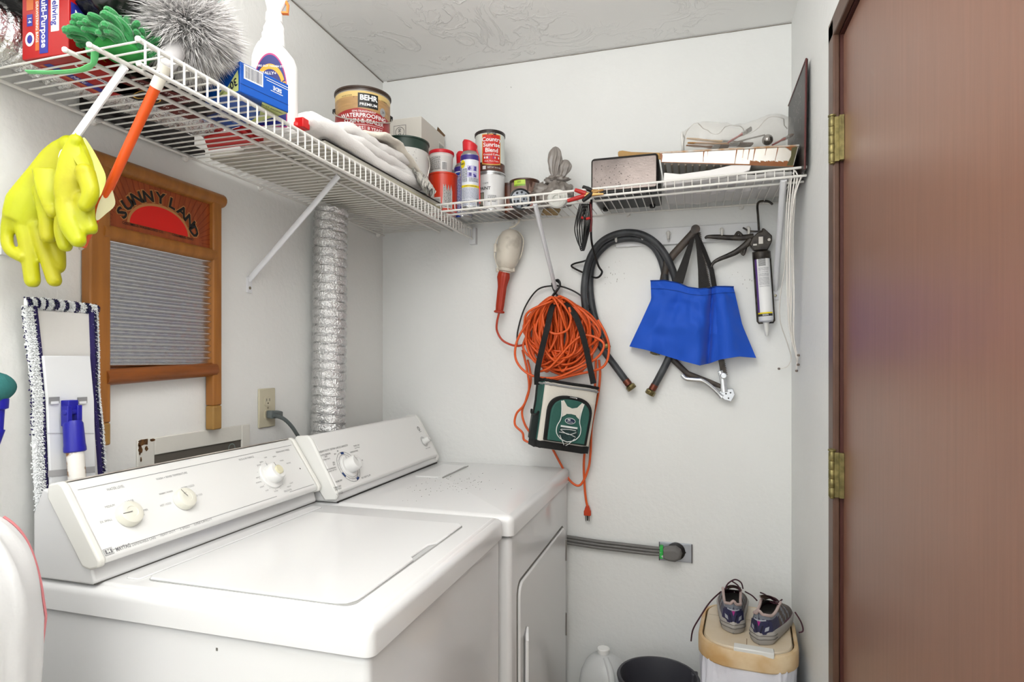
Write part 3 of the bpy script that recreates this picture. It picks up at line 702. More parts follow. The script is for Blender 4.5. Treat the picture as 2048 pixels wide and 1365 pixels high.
# fluffy border: tufts
random.seed(21); b = MB()
bord = [([mp_(56, 612), mp_(66, 700), mp_(76, 790), mp_(76, 860), mp_(80, 960), mp_(88, 1066)], .015, 'L'), ([mp_(184, 620), mp_(187, 700), mp_(188, 790), mp_(196, 860), mp_(203, 960), mp_(210, 1050)], .0115, 'R'), ([mp_(50, 607), mp_(90, 608), mp_(140, 614), mp_(193, 620)], .0125, 'T')]
for q, hwid, side in bord:
    L = sum((q[i + 1] - q[i]).length for i in range(len(q) - 1)); n_ = int(L / .0019)
    for i in range(n_):
        tt = (i + random.random()) / n_; c = qv(q, tt)
        d = (qv(q, min(1, tt + .02)) - qv(q, max(0, tt - .02))).normalized(); sdir = V((1, 0, 0)).cross(d).normalized()
        for w_ in range(12):
            s_ = -1 + 2 * (w_ + random.random()) / 12
            base = c + sdir * s_ * hwid * .8 + V((-.004 + .012 * math.sqrt(max(0, 1 - s_ * s_)), 0, 0))
            dr_ = (sdir * s_ * .9 + V((.8, 0, 0)) + V((random.uniform(-.4, .4), random.uniform(-.4, .4), random.uniform(-.5, .2)))).normalized()
            tip = base + dr_ * random.uniform(.003, .0048)
            side_v = dr_.cross(V((random.random(), random.random(), random.random()))).normalized() * .0020
            if side == 'T': m_ = 1 if (tt * 7.2) % 1 < .42 else 0
            elif side == 'L':
                m_ = 1 if s_ > .2 or s_ < -.8 else 0
                if m_ and (tt * 46 + s_ * .8) % 1 < .35: m_ = 0
                if tt > .62 and s_ < -.3: m_ = 0
            else:
                m_ = 1 if s_ < .15 else 0
                if m_ and (tt * 52 - s_) % 1 < .12: m_ = 0
            if m_ and random.random() < .25: m_ = 2
            b.add([base - side_v, base + side_v, base + side_v.cross(dr_), tip], [(0, 1, 3), (1, 2, 3), (2, 0, 3)], m_)
for q, hwid, side in bord:
    b.tube([p + V((.001, 0, 0)) for p in q], hwid * .8, 10, 0, flat=.45, up=(1, 0, 0))
for q, o_ in ((bord[0][0], .0065), (bord[1][0], -.0045)):
    b.tube([p + V((.0035, o_, 0)) for p in q], .0062, 8, 1)
b.build('fluffy_border', [mop_w, mop_n, mop_d], T0, w=True, smooth=0)

# ---------------- teal scrubber at the frame's edge
T0 = thing('scrub_brush', 'teal foam scrubber head on a blue knob, cut by the picture edge beside the mop', 'scrubber', (.05, -1.47, 1.25))
c = onx(-4, 778, .06)
b = MB(); b.grid(lambda u, v: c + V((.02 * math.cos(2 * PI * u) * math.sin(PI * v) ** .6, .028 * math.sin(2 * PI * u) * math.sin(PI * v) ** .6, -.026 + .052 * v + .003 * math.sin(5 * u))) , 20, 12, cu=True)
b.build('foam_head', M('teal_foam', '2c6a68', .9, bump=.5, bscale=150), T0, w=True)
b = MB(); c = onx(-2, 806, .06); b.lathe([(.006, -.05), (.008, -.012), (.013, -.010), (.014, .006), (.009, .013)], 20, c); b.build('knob', blue_p, T0, w=True)
b = MB(); b.tube([c + V((0, 0, -.045)), (.034, -1.86, .01)], .009, 12); b.build('pole', blue_p, T0, w=True)

# ================================================================ LEFT WIRE SHELF
wire_m = M('white_vinyl_wire', 'e4e2dd', .35, spec=.5)
ZL = 1.81; XF0, XF1 = .366, .392; YN = -1.452      # near end, corner end
def xf(y): return lerp(XF1, XF0, y / YN)
T0 = thing('wire_shelf', 'long white wire shelf on the side wall above the washer and dryer', 'shelf', (0.0, -.73, ZL))
def rod(name, x_of, z, r, y0=YN - .006, y1=-.012):
    b = MB(); b.tube([(x_of(y0), y0, z), (x_of(y1), y1, z)], r, 10); 
    for y in (y0,): b.ball((x_of(y), y, z), r * 1.25, 10)
    b.build(name, wire_m, T0, w=True)
rod('front_rod', xf, ZL, .0042); rod('lip_rod', lambda y: xf(y) + .0015, ZL - .039, .0038)
rod('back_rod', lambda y: .012, ZL - .003, .0035)
rod('support_rod', lambda y: xf(y) - .088, ZL - .001, .0040, YN - .016); rod('support_rod', lambda y: xf(y) - .140, ZL - .001, .0040, YN - .016)
wm = None; random.seed(2)
for k in range(57):
    y = YN + .0025 + k * .0252
    if wm is None:
        b = MB(); b.tube([(0.012, 0, 0), (xf(YN) - .002, 0, 0), (xf(YN) + .003, 0, -.002), (xf(YN) + .0045, 0, -.006), (xf(YN) + .0045, 0, -.039)], .0019, 6)
        wm = b.build('wire', wire_m, T0); o = wm
    else:
        o = wm.copy(); COL.objects.link(o)
    o.location = (0, y - (-.73), .0022); o.scale = (xf(y) / xf(YN), 1, 1)
for y in (-1.24, -1.0, -.73, -.40, -.045):
    b = MB(); b.lathe([(.0085, 0), (.0085, .004), (.0055, .007), (.0055, .014)], 14, (0.0, y, ZL - .006), rot=Matrix.Rotation(PI / 2, 3, 'Y')); b.box(0, .017, y - .005, y + .005, ZL - .0085, ZL - .0045)
    b.build('wall_clip', wire_m, T0, w=True)
brace_m = M('brace_white', 'e0e1e4', .35)
def brace(parent, a, c, foot_n, w_=.0085, fl=.55):
    a, c = V(a), V(c); b = MB(); b.tube([a, c], w_, 10, flat=fl, up=V(foot_n).cross(c - a).normalized() * 1.0)
    f_ = c
    if abs(foot_n[0]) > .5: b.box(c.x - .001, c.x + .004, c.y - .009, c.y + .009, c.z - .035, c.z + .008)
    else: b.box(c.x - .009, c.x + .009, c.y - .003, c.y + .001, c.z - .035, c.z + .008)
    br = b.build('brace', brace_m, parent, w=True)
    s = MB(); ax = V(foot_n); s.lathe([(.0045, 0), (.004, .0015), (.0015, .002)], 12, c + ax * .004 + V((0, 0, -.022)), rot=ax.to_track_quat('Z', 'Y').to_matrix()); s.build('screw', M('screw_metal', '9c9682', .3, .8), br, w=True)
    return br
brace(T0, (.29, -.775, ZL - .008), (.001, -.775, 1.532), (1, 0, 0))
brace(T0, (.282, -1.408, ZL - .008), (.001, -1.408, 1.532), (1, 0, 0))
b = MB(); b.box(xf(0) - .012, xf(0) + .014, -.022, 0, ZL - .058, ZL + .004); b.build('end_bracket', brace_m, T0, w=True, bevel=.001)
# ================================================================ THINGS ON THE SIDE SHELF
ZD = ZL + .0042
def boxmap(o, rz, w, d, h):
    """face maps of a box with base centre o: front(-y), right(+x), top, left(-x)"""
    M_ = Matrix.Translation(V(o)) @ Matrix.Rotation(rz, 4, 'Z')
    g = lambda a, u, v: plane(M_ @ V(a), (M_.to_3x3() @ V(u)), (M_.to_3x3() @ V(v)))
    return dict(M=M_, front=g((-w / 2, -d / 2, 0), (1, 0, 0), (0, 0, 1)), right=g((w / 2, -d / 2, 0), (0, 1, 0), (0, 0, 1)),
                top=g((-w / 2, -d / 2, h), (1, 0, 0), (0, 1, 0)), left=g((-w / 2, d / 2, 0), (0, -1, 0), (0, 0, 1)), bottom=g((-w / 2, d / 2, 0), (1, 0, 0), (0, -1, 0)))
# --- red multi-purpose bag box
red_b = M('box_red', 'a80f10', .35); blue_pr = M('print_blue', '2a2f8f', .4); white_pr = M('print_white', 'eeeeee', .4); orange_pr = M('print_orange', 'c4632a', .4); dred = M('box_dark_red', '5a1210', .4)
T0 = thing('bag_box', 'red multi-purpose bag carton under a black plastic bag at the shelf end', 'box', (.157, -1.378, ZD), rz=R(3))
b = MB(); b.box(-.049, .049, -.075, .075, 0, .128); bx = b.build('carton', red_b, T0, bevel=.0015)
g = boxmap((0, 0, 0), 0, .098, .15, .128)
b = MB(); f = g['front']
b.rect(f, .062, .040, .079, .124, 0); b.text(f, 'trueliving', .0705, .081, .0165, 1, h=.0008, rot=-PI / 2, bold=.02)
b.rect(f, .038, .006, .056, .122, 1, h=.0004); b.text(f, 'Multi-Purpose', .0475, .062, .0165, 0, h=.0008, rot=-PI / 2, bold=.02)
b.rect(f, .029, .012, .037, .11, 2); b.text(f, 'DRAWSTRING BAGS', .033, .06, .0075, 0, h=.0008, rot=-PI / 2)
b.disc(f, .017, .033, .0095, .012, mi=0, rin=.62); b.disc(f, .017, .033, .0055, .0075, mi=1, h=.0003)
b.rect(f, .011, .055, .023, .075, 1); b.text(f, '14', .017, .065, .011, 0, h=.0008, rot=-PI / 2); b.rect(f, .010, .082, .025, .10, 2, h=.0003)
f = g['right']; b.rect(f, .004, .055, .12, .088, 1); b.text(f, 'Multi-Purpose', .01, .071, .0185, 0, h=.0008, align='LEFT', bold=.01); b.text(f, '33.5 GAL', .02, .022, .013, 3, h=.0008, align='LEFT')
b.poly(f, [(.005, .102), (.05, .092), (.06, .098), (.005, .115)], 0)
f = g['bottom']; b.rect(f, .02, .02, .035, .13, 1, h=.0004); b.rect(f, .06, .02, .07, .1, 0, h=.0004); b.rect(f, .012, .02, .018, .13, 2, h=.0004); b.text(f, 'trueliving', .066, .06, .011, 1, rot=-PI / 2, h=.0007); b.text(f, 'Multi', .028, .07, .014, 0, rot=-PI / 2, h=.0007)
b.disc(f, .08, .11, .012, .009, mi=0, rin=.7, h=.0004)
b.build('box_print', [white_pr, blue_pr, orange_pr, M('gold_print', 'c9a24a', .4)], bx, smooth=0)
# --- dark red / black bag carton
T0 = thing('bag_box', 'dark red and black refuse-bag carton lying flat behind the green mitt', 'box', (.213, -1.262, ZD), rz=R(-14))
b = MB(); b.box(-.05, .05, -.09, .09, 0, .05); bx = b.build('carton', M('box_black', '1b1413', .35), T0, bevel=.0015)
g = boxmap((0, 0, 0), 0, .10, .18, .05); b = MB(); f = g['bottom']
b.rect(f, .0, .0, .045, .075, 0); b.rect(f, .055, .06, .1, .175, 0, h=.0004); b.disc(f, .03, .10, .018, .010, mi=1, rin=.8, h=.0005); b.disc(f, .04, .125, .03, .012, mi=1, rin=.85, h=.0006)
b.text(f, 'UP TO 33% STRONGER', .085, .11, .010, 2, rot=-PI / 2, h=.0008); b.text(f, '10 33 GAL', .02, .05, .012, 2, rot=-PI / 2, h=.0008)
f = g['front']; b.rect(f, .0, .015, .1, .048, 0); b.text(f, '10 33 GAL', .05, .03, .014, 2, h=.0008)
b.build('box_print', [dred, MATS['gold_print'], white_pr], bx, smooth=0)
# --- black plastic bag draped over
def crumple(b, c, rx, ry, rz_, n=36, amp=.35, s1=2.4, seed=0, mi=0, rot=None, flat=0, sharp=.5):
    def fn(u, v):
        a, p = 2 * PI * u, PI * (.001 + .998 * v)
        d = V((math.cos(a) * math.sin(p), math.sin(a) * math.sin(p), -math.cos(p)))
        k = 1 + amp * nz(d, s1, seed) + amp * sharp * (0.5 - abs(nz(d, s1 * 2.6, seed + 4))) * 1.2 + amp * .22 * nz(d, s1 * 6, seed + 8)
        q = V((d.x * rx * k, d.y * ry * k, d.z * rz_ * k))
        if flat and q.z < -rz_ * flat: q.z = -rz_ * flat
        if rot is not None: q = rot @ q
        return V(c) + q
    return b.grid(fn, n, n // 2, mi, cu=True)
black_pl = M('black_plastic_film', '0d0c0d', .22, bump=.3, bscale=40, spec=.6)
clear_pl = M('hazy_beige_film', 'cfc4b8', .3, bump=.3, bscale=40, alpha=.85, spec=.6)
b = MB(); crumple(b, (.135, -1.40, 1.962), .125, .105, .036, n=60, seed=3, amp=.3); crumple(b, (.235, -1.34, 1.925), .08, .09, .06, n=50, seed=8, amp=.35)
b.build('black_plastic_bag', black_pl, org=(.15, -1.38, 1.93), smooth=60); tag(bpy.data.objects['black_plastic_bag'], 'shiny black plastic bag heaped over the red carton', 'plastic bag')
b = MB(); crumple(b, (.22, -1.28, 1.975), .10, .13, .045, n=60, seed=15, amp=.35)
tag(b.build('beige_plastic_bag', clear_pl, org=(.22, -1.28, 1.97), smooth=60), 'translucent beige plastic bag crumpled between the black bag and the fluffy duster', 'plastic bag')
# --- black tray lying along the wall
b = MB(); b.box(.008, .045, -1.275, -.98, ZD, ZD + .012); b.box(.008, .012, -1.275, -.98, ZD, ZD + .05)
tag(b.build('black_tray', M('black_tray_plastic', '141212', .5), org=(.05, -1.1, ZD), bevel=.002), 'long narrow black tray lying against the wall under the foil duct', 'tray')
# --- flexible foil duct lying on the shelf
b = MB(); duct(b, spline([(.060, -1.56, 1.868), (.062, -1.46, 1.863), (.068, -1.34, 1.863), (.098, -1.19, 1.863), (.128, -1.09, 1.863), (.145, -1.05, 1.863)], 6), .047, .024, n=44, seed=4, amp=.005)
tag(b.build('foil_duct', foil, org=(.1, -1.3, 1.87), smooth=30), 'spare silver foil duct lying along the wall shelf behind the cartons', 'dryer duct')
b = MB(); crumple(b, (.262, -1.155, ZD + .02), .035, .05, .018, n=40, seed=31, amp=.3)
tag(b.build('foil_scrap', foil, org=(.262, -1.155, ZD), smooth=30), 'crumpled scrap of foil beside the blue bag carton', 'foil')
# --- green chenille mitt
green_c = M('green_chenille', '2a8746', .9, bump=.6, bscale=220, var=.3, vscale=60, sheen=.4)
T0 = thing('chenille_mitt', 'bright green chenille cleaning mitt with fat worm-like strands in front of the cartons', 'cleaning mitt', (.268, -1.402, ZD))
b = MB(); crumple(b, (0, 0, .018), .034, .042, .016, n=30, amp=.1, seed=2); b.build('mitt_body', M('green_mitt_cloth', '2c8a3c', .9), T0)
random.seed(9); wm_ = []
for q in range(3):
    b = MB(); b.tube(spline([(0, 0, 0), (.012, .002 * q, .004), (.026, -.003 + .003 * q, .002), (.034, 0, -.003)], 4), [.006] * 12 + [.0045], 8); b.ball((.034, 0, -.003), .006, 8)
    wm_.append(b)
protos = {}
for k in range(90):
    a = random.uniform(0, 2 * PI); ph = random.uniform(-.2, 1.2); d = V((math.cos(a) * math.cos(ph), math.sin(a) * math.cos(ph), math.sin(ph)))
    base = V((d.x * .032, d.y * .042, .020 + d.z * .020)); q = k % 3
    if q in protos: o = protos[q].copy(); COL.objects.link(o)
    else: o = wm_[q].build('strand', green_c, T0); protos[q] = o
    dd = (d * .7 + V((-.45 + random.uniform(-.4, .4), -.35 + random.uniform(-.4, .4), .30 + random.uniform(-.2, .2)))).normalized()
    o.location = base; o.rotation_mode = 'QUATERNION'; o.rotation_quaternion = dd.to_track_quat('X', 'Z'); o.scale = (random.uniform(.75, 1.15),) * 3
# --- light green plastic hook strip
b = MB(); pts = [onz(55, 144, 1.793), onz(100, 145, 1.793), onz(140, 143, 1.793), onz(165, 139, 1.793), onz(178, 133, 1.796), onz(187, 125, 1.803)]
pts = spline([tuple(p) for p in pts] + [(pts[-1].x + .004, pts[-1].y, 1.824)], 6); b.tube(pts, .0065, 10, flat=.3, up=(0, 0, 1))
b.box(pts[-1].x - .014, pts[-1].x + .012, pts[-1].y - .006, pts[-1].y + .006, 1.822, 1.828)
tag(b.build('plastic_hook', M('mint_plastic', '74d88a', .35, sub=.1), org=tuple(pts[0])), 'light green plastic hook hanging through the wires at the shelf end', 'hook')
# --- fluffy duster with orange handle
T0 = thing('fluffy_duster', 'fluffy grey duster with a long orange handle poking down through the wires', 'duster', (.34, -1.36, 1.79))
orange = M('orange_plastic', 'e2571a', .35)
pa = ony(322, 152, -1.385); pb = ony(164, 492, -1.36); ax = (pb - pa).normalized(); hq = (pa + ax * .018)
b = MB(); b.tube([hq, pb], [.0085, .0075], 16); hdl = b.build('handle', orange, T0, w=True)
b = MB(); b.tube([pa - ax * .02, hq + ax * .004], .0098, 16); b.build('collar', M('cream_plastic', 'ece7da', .4), T0, w=True)
b = MB(); b.tube([pb - ax * .004, pb + ax * .008], [.0078, .003], 10); b.build('end_tip', M('dirty_white', 'cfc6bb', .6), hdl, w=True)
hc = ony(372, 66, -1.31); core0 = pa - ax * .01
b = MB(); ct = hc + (hc - core0).normalized() * .05; b.tube([core0, ct], [.012, .028], 12); b.ball(hc, .052, 20)
b.build('core', M('grey_felt', 'bab7b7', .95), T0, w=True)
random.seed(4); b = MB(); axh = (hc - core0).normalized()
for k in range(22000):
    z = random.uniform(-1, 1); a = random.uniform(0, 2 * PI); d = V((math.sqrt(1 - z * z) * math.cos(a), math.sqrt(1 - z * z) * math.sin(a), z))
    cl = V((round(d.x * 4) / 4, round(d.y * 4) / 4, round(d.z * 4) / 4)); d2 = (d * .78 + (cl.normalized() if cl.length > .1 else d) * .30 + axh * .0).normalized()
    r0 = random.uniform(.035, .06); L = random.uniform(.075, .105) * (1 + .12 * nz(d, 3))
    if d.z < -.45: L *= .82
    ctr = hc; p0 = ctr + d * r0; p2 = ctr + d2 * L + V((nz(d, 9, 1), nz(d, 9, 5), nz(d, 9, 9) - .3)) * .022 + V((random.gauss(0, .004), random.gauss(0, .004), random.gauss(0, .004))); p1 = p0.lerp(p2, .55) + V((0, 0, .004)) + d.cross(V((0, 0, 1))) * random.gauss(0, .004)
    s_ = d2.cross(V((random.gauss(0, 1), random.gauss(0, 1), random.gauss(0, 1)))).normalized() * random.uniform(.0004, .0009)
    mi = 1 if (p2.z > hc.z + .075 and p2.x > hc.x) else (2 if random.random() < .35 else 0)
    b.add([p0 - s_, p0 + s_, p1 + s_, p1 - s_, p2], [(0, 1, 2, 3), (3, 2, 4)], mi)
b.build('fleece', [M('grey_fleece', 'e6e3e1', .95, sheen=.3), M('aqua_fleece', 'a8dccd', .95), M('grey_fleece_dark', 'cbc8c8', .95)], T0, w=True, smooth=0)
# --- blue freezer-bag carton
box_blue = M('box_blue', '0c54b4', .3); lime = M('print_lime', 'cfd98a', .4); navy_pr = M('print_navy', '101a3c', .4)
p1 = onz(480, 184, ZD + .002); p2 = onz(577, 227, ZD + .002)
dv = (p2 - p1); ang = math.atan2(dv.y, dv.x); Lb = dv.length
rz = ang - PI / 2
cn = (p1 + p2) / 2; xd = V((math.cos(rz), math.sin(rz), 0)); bw = .19
T0 = thing('freezer_bag_box', 'blue freezer-bag carton with a barcode end, in front of the spray bottle', 'box', cn - xd * bw / 2 + V((0, 0, .001)), rz=rz)
b = MB(); b.box(-bw / 2, bw / 2, -Lb / 2, Lb / 2, 0, .058); bx = b.build('carton', box_blue, T0, bevel=.0015)
g = boxmap((0, 0, 0), 0, bw, Lb, .058); b = MB(); f = g['right']
b.rect(f, .008, .028, .052, .056, 0); random.seed(8); u = .0105
while u < .049:
    w_ = random.choice((.0006, .001, .0015)); b.rect(f, u, .0305, u + w_, .0535, 2, h=.0007); u += w_ + random.choice((.0008, .0013))
for u0, u1, v in ((.056, .115, .0505), (.06, .117, .046), (.07, .10, .029)): b.rect(f, u0, v, u1, v + .0012, 0)
b.text(f, 'SIDE', .086, .037, .011, 0, h=.0007, bold=.03, rot=PI); b.rect(f, .0, .0155, Lb, .0162, 2, h=.0003)
f = g['front']; b.poly(f, [(bw - .052, .002), (bw - .006, .042), (bw - .004, .030), (bw - .004, .002)], 1); b.poly(f, [(bw - .075, .002), (bw - .045, .018), (bw - .02, .002)], 1, h=.0003)
b.text(f, '30', bw - .018, .019, .022, 2, h=.0008, bold=.02, rot=PI + .3); b.text(f, '60', bw - .02, .049, .011, 0, h=.0008, rot=PI); b.text(f, 'QUART BAGS', bw - .045, .009, .006, 2, h=.0008, rot=.3)
f = g['bottom']; b.poly(f, [(.05, .0), (bw - .002, .0), (bw - .002, Lb * .55), (bw - .06, Lb * .2)], 1, h=.0004); b.text(f, 'STORAGE BAGS', bw - .03, Lb * .75, .009, 0, h=.0007, rot=PI / 2)
b.text(f, 'FREEZER QUART', bw - .012, .035, .008, 2, h=.0007, rot=PI / 2); b.rect(f, .03, Lb * .3, .10, Lb * .7, 3, h=.0004)
b.build('box_print', [white_pr, lime, navy_pr, M('print_deep_blue', '0a2f78', .4)], bx, smooth=0)
# --- spray bottle
whitep = M('white_hdpe', 'f1f1ef', .32, sub=.05)
T0 = thing('spray_bottle', 'tall white trigger spray bottle with an oval stain-remover label', 'spray bottle', (.300, -1.05, ZD), rz=R(22))
def ell(a, bb, z, n=32, p=2.4, dx=0):
    out = []
    for k in range(n):
        t = 2 * PI * k / n; c_, s_ = math.cos(t), math.sin(t)
        out.append((dx + a * math.copysign(abs(c_) ** (2 / p), c_), bb * math.copysign(abs(s_) ** (2 / p), s_), z))
    return out
b = MB(); b.loft([ell(.046, .026, 0), ell(.049, .029, .004), ell(.0505, .030, .05), ell(.0505, .030, .12), ell(.050, .030, .150, dx=0), ell(.046, .028, .168, dx=-.002), ell(.036, .026, .185, dx=-.006), ell(.029, .024, .195, dx=-.008), ell(.026, .022, .200, dx=-.008)])
for z0, a_, dx in ((.200, .026, -.006), (.212, .024, -.005), (.216, .026, -.005), (.228, .023, -.004), (.232, .0245, -.004), (.244, .020, -.002)):
    pass
b.loft([ell(.027, .020, .195, dx=-.004), ell(.0265, .019, .208, dx=-.003), ell(.024, .018, .212, dx=-.002), ell(.025, .018, .222, dx=-.002), ell(.022, .017, .227, dx=-.001), ell(.023, .017, .236, dx=0), ell(.019, .016, .244), ell(.0165, .0155, .25)])
bt = b.build('bottle', whitep, T0)
f = lambda u, v, h: V((u, -.0302 - h + .004 * (abs(u) / .05) ** 3, v)); b = MB()
b.disc(f, .0, .085, .036, .082, mi=0, a0=0, a1=PI, n=36); b.rect(f, -.036, .005, .036, .085, 0, h=.0004, n=8)
b.disc(f, .0, .085, .0338, .078, mi=1, h=.0007, a0=0, a1=PI, n=36); b.rect(f, -.0338, .007, .0338, .085, 1, h=.0007, n=8)
b.disc(f, 0, .085, .033, .058, mi=2, h=.0009, a0=R(25), a1=R(155), rin=.80, n=20); b.text(f, 'POWERS OUT TOUGH STAINS', 0, .1375, .0058, 3, h=.0013, bold=.02); b.text(f, 'REALLY+', -.004, .122, .009, 3, h=.0013, bold=.02); b.text(f, 'WORKS', 0, .098, .018, 2, h=.0013, bold=.03, shear=.2)
b.build('label_print', [M('label_magenta', 'b0356e', .4), M('label_indigo', '20256e', .35), M('label_orange', 'efa22c', .4), white_pr], bt)
b = MB(); b.loft([ell(.0175, .0165, .25), ell(.0185, .0175, .252), ell(.0175, .0165, .268), ell(.0155, .0145, .270)]); b.build('collar', whitep, T0)
b = MB(); b.loft([ell(.015, .014, .27), ell(.016, .0145, .28, dx=.001), ell(.024, .0135, .30, dx=.004), ell(.040, .012, .318, dx=.008), ell(.042, .012, .328, dx=.006), ell(.034, .010, .334, dx=.0)]); b.build('spray_head', whitep, T0)
b = MB(); b.tube([(.022, 0, .305), (.030, 0, .29), (.029, 0, .272)], [.005, .005, .0035], 8, flat=.7); b.box(.017, .031, -.005, .005, .2705, .274); b.build('trigger', M('orange_trigger', 'ee7c33', .35), T0)
# --- red dustpan
redp2 = M('red_plastic', 'cc1414', .35)
q = [onz(408, 276, ZD), onz(417, 301, ZD), onz(527, 286, ZD), onz(482, 256, ZD)]
T0 = thing('dustpan', 'red plastic dustpan lying face down behind the white towels, its handle end raised', 'dustpan', (q[0] + q[2]) / 2)
upv = V((0, 0, 1))
b = MB(); b.add([p for p in q] + [p + upv * .003 for p in q], [(3, 2, 1, 0), (4, 5, 6, 7), (0, 1, 5, 4), (1, 2, 6, 5), (2, 3, 7, 6), (3, 0, 4, 7)]); b.add([q[2], q[3], q[3] + upv * .04, q[2] + upv * .04, q[2] - (q[2] - q[1]).normalized() * .004, q[3] - (q[2] - q[1]).normalized() * .004, q[3] - (q[2] - q[1]).normalized() * .004 + upv * .04, q[2] - (q[2] - q[1]).normalized() * .004 + upv * .04], [(0, 1, 2, 3), (7, 6, 5, 4), (0, 3, 7, 4), (1, 5, 6, 2), (3, 2, 6, 7)])
b.build('pan', redp2, T0, w=True)
e0 = (q[2] + q[3]) / 2 + upv * .03; e1 = onx(603, 250, .355)
b = MB(); b.tube(spline([e0, e0.lerp(e1, .5) + V((0, .01, -.008)), e1 + V((-.012, -.01, -.004)), e1 + V((.006, .008, 0))], 5), [.008] * 10 + [.010] * 5 + [.0105], 10, flat=1.0, up=(0, 0, 1)); b.box(e1.x - .014, e1.x + .014, e1.y - .014, e1.y + .012, e1.z - .010, e1.z + .012)
b.build('handle', redp2, T0, w=True, bevel=.002)
# --- painted board under the towels
T0 = thing('painted_board', 'off-white paint-spotted board resting across the shelf wires under the towels', 'board', (.2, -.6, ZD), rot=(R(1.6), 0, 0))
b = MB(); b.box(-.165, .168, -.355, .345, .0095, .022); bd = b.build('panel', M('board_offwhite', 'c2beb2', .6, col2='b0aa9c', vscale=5, thr=(.5, .8)), T0, bevel=.001)
b = MB(); b.box(.160, .170, -.355, .345, .0065, .0095, 0); b.box(.160, .1705, -.356, .345, .0225, .0245, 1); b.build('edge_band', [M('edge_cream', 'bfb896', .5), M('edge_black', '22201c', .5)], bd)
b = MB(); random.seed(6); fb = lambda u, v, h: V((u, v, .0093 - h))
for k in range(26):
    cu, cv = random.uniform(-.15, .15), random.uniform(-.33, .3); b.poly(fb, [(cu + x, cv + y) for x, y in blotch(0, 0, random.uniform(.001, .006), random.uniform(.0008, .003), k * 3.1)], 0, h=.0002)
b.build('paint_specks', M('speck_dark', '3c3833', .8), bd, smooth=0)
# --- towels
terry = M('white_terry', 'f0edea', .95, bump=.7, bscale=260, sheen=.4, bdist=.002); terry2 = M('cream_cotton', 'e6dfd2', .95, bump=.5, bscale=200, sheen=.3)
def folded(b, path, w_, th, n=12, seed=0, side=(1, 0, 0), mi=0, amp=.006):
    """a soft thick cloth strip swept along a path (path = centre line, side = width direction)"""
    P = [V(p) for p in path]; loops = []; S_ = V(side).normalized(); m = 26
    for i, p in enumerate(P):
        t = (P[min(i + 1, len(P) - 1)] - P[max(i - 1, 0)]).normalized(); nrm = t.cross(S_).normalized()
        if nrm.z < 0: nrm = -nrm
        e = math.sin(PI * min(1, (i + .6) / 3.0) / 2) * math.sin(PI * min(1, (len(P) - i - .4) / 3.0) / 2)
        ring = []
        for k in range(m):
            a = 2 * PI * k / m; cx_, sx_ = math.cos(a), math.sin(a)
            x = w_ / 2 * math.copysign(abs(cx_) ** .55, cx_); z = th / 2 * math.copysign(abs(sx_) ** .8, sx_) * (.55 + .45 * e)
            q_ = p + S_ * x * (.9 + .1 * e) + nrm * z
            ring.append(q_ + nrm * amp * nz(q_, 22, seed) + S_ * amp * .6 * nz(q_, 30, seed + 3) + V((0, 0, amp * .35 * nz(q_, 70, seed))))
        loops.append(ring)
    return b.loft(loops, True, True, mi)
ztw = lambda y: lerp(ZD + .012, ZD + .034, (y + .95) / .6)
def hfac(y): k = min(1, max(0, (y + 1.02) / .30)); return .30 + .70 * k * k * (3 - 2 * k)
def roll(b, x, off, th, w_, y0, y1, seed, amp=.005, n=30, hook=0.0, mi=0):
    pts = []
    for k in range(n):
        t = k / (n - 1); y = lerp(y0, y1, t)
        pts.append((x + .010 * math.sin(t * 4 + seed) - .012 * t, y, ztw(y) + max(off * hfac(y), th * .5 + .003) + .006 * math.sin(t * 6 + seed * 1.3) - hook * max(0, t - .85) / .15))
    return folded(b, pts, w_, th, seed=seed, side=(1, -.05, 0), amp=amp, mi=mi)
T0 = thing('towel_stack', 'thick white folded bath towel sagging over the shelf lip, lowest of the cloths', 'towel', (.27, -.65, ZD + .03))
for x, off, th, w_, y0, y1, sd_ in ((.235, .036, .070, .26, -.98, -.40, 3), (.338, .020, .042, .085, -1.02, -.385, 1.2), (.325, .054, .036, .085, -.93, -.375, 7)):
    b = MB(); roll(b, x, off, th, w_, y0, y1, sd_); b.build('fold', terry, T0, w=True, smooth=180)
T0 = thing('hand_towel', 'white hand towel laid on the bath towel in front of the stain bucket', 'towel', (.3, -.6, ztw(-.6) + .08))
for x, off, th, w_, y0, y1, sd_ in ((.305, .088, .034, .10, -.84, -.40, 11), (.255, .100, .024, .15, -.80, -.42, 15)):
    b = MB(); roll(b, x, off, th, w_, y0, y1, sd_, amp=.006, hook=.01); b.build('fold', terry, T0, w=True, smooth=180)
b = MB(); roll(b, .225, .075, .034, .15, -1.0, -.74, 41, amp=.008)
tag(b.build('cream_cloth', terry2, org=(.22, -.86, ztw(-.86) + .05), smooth=180), 'cream cotton cloth bunched up beside the red dustpan handle', 'cloth')
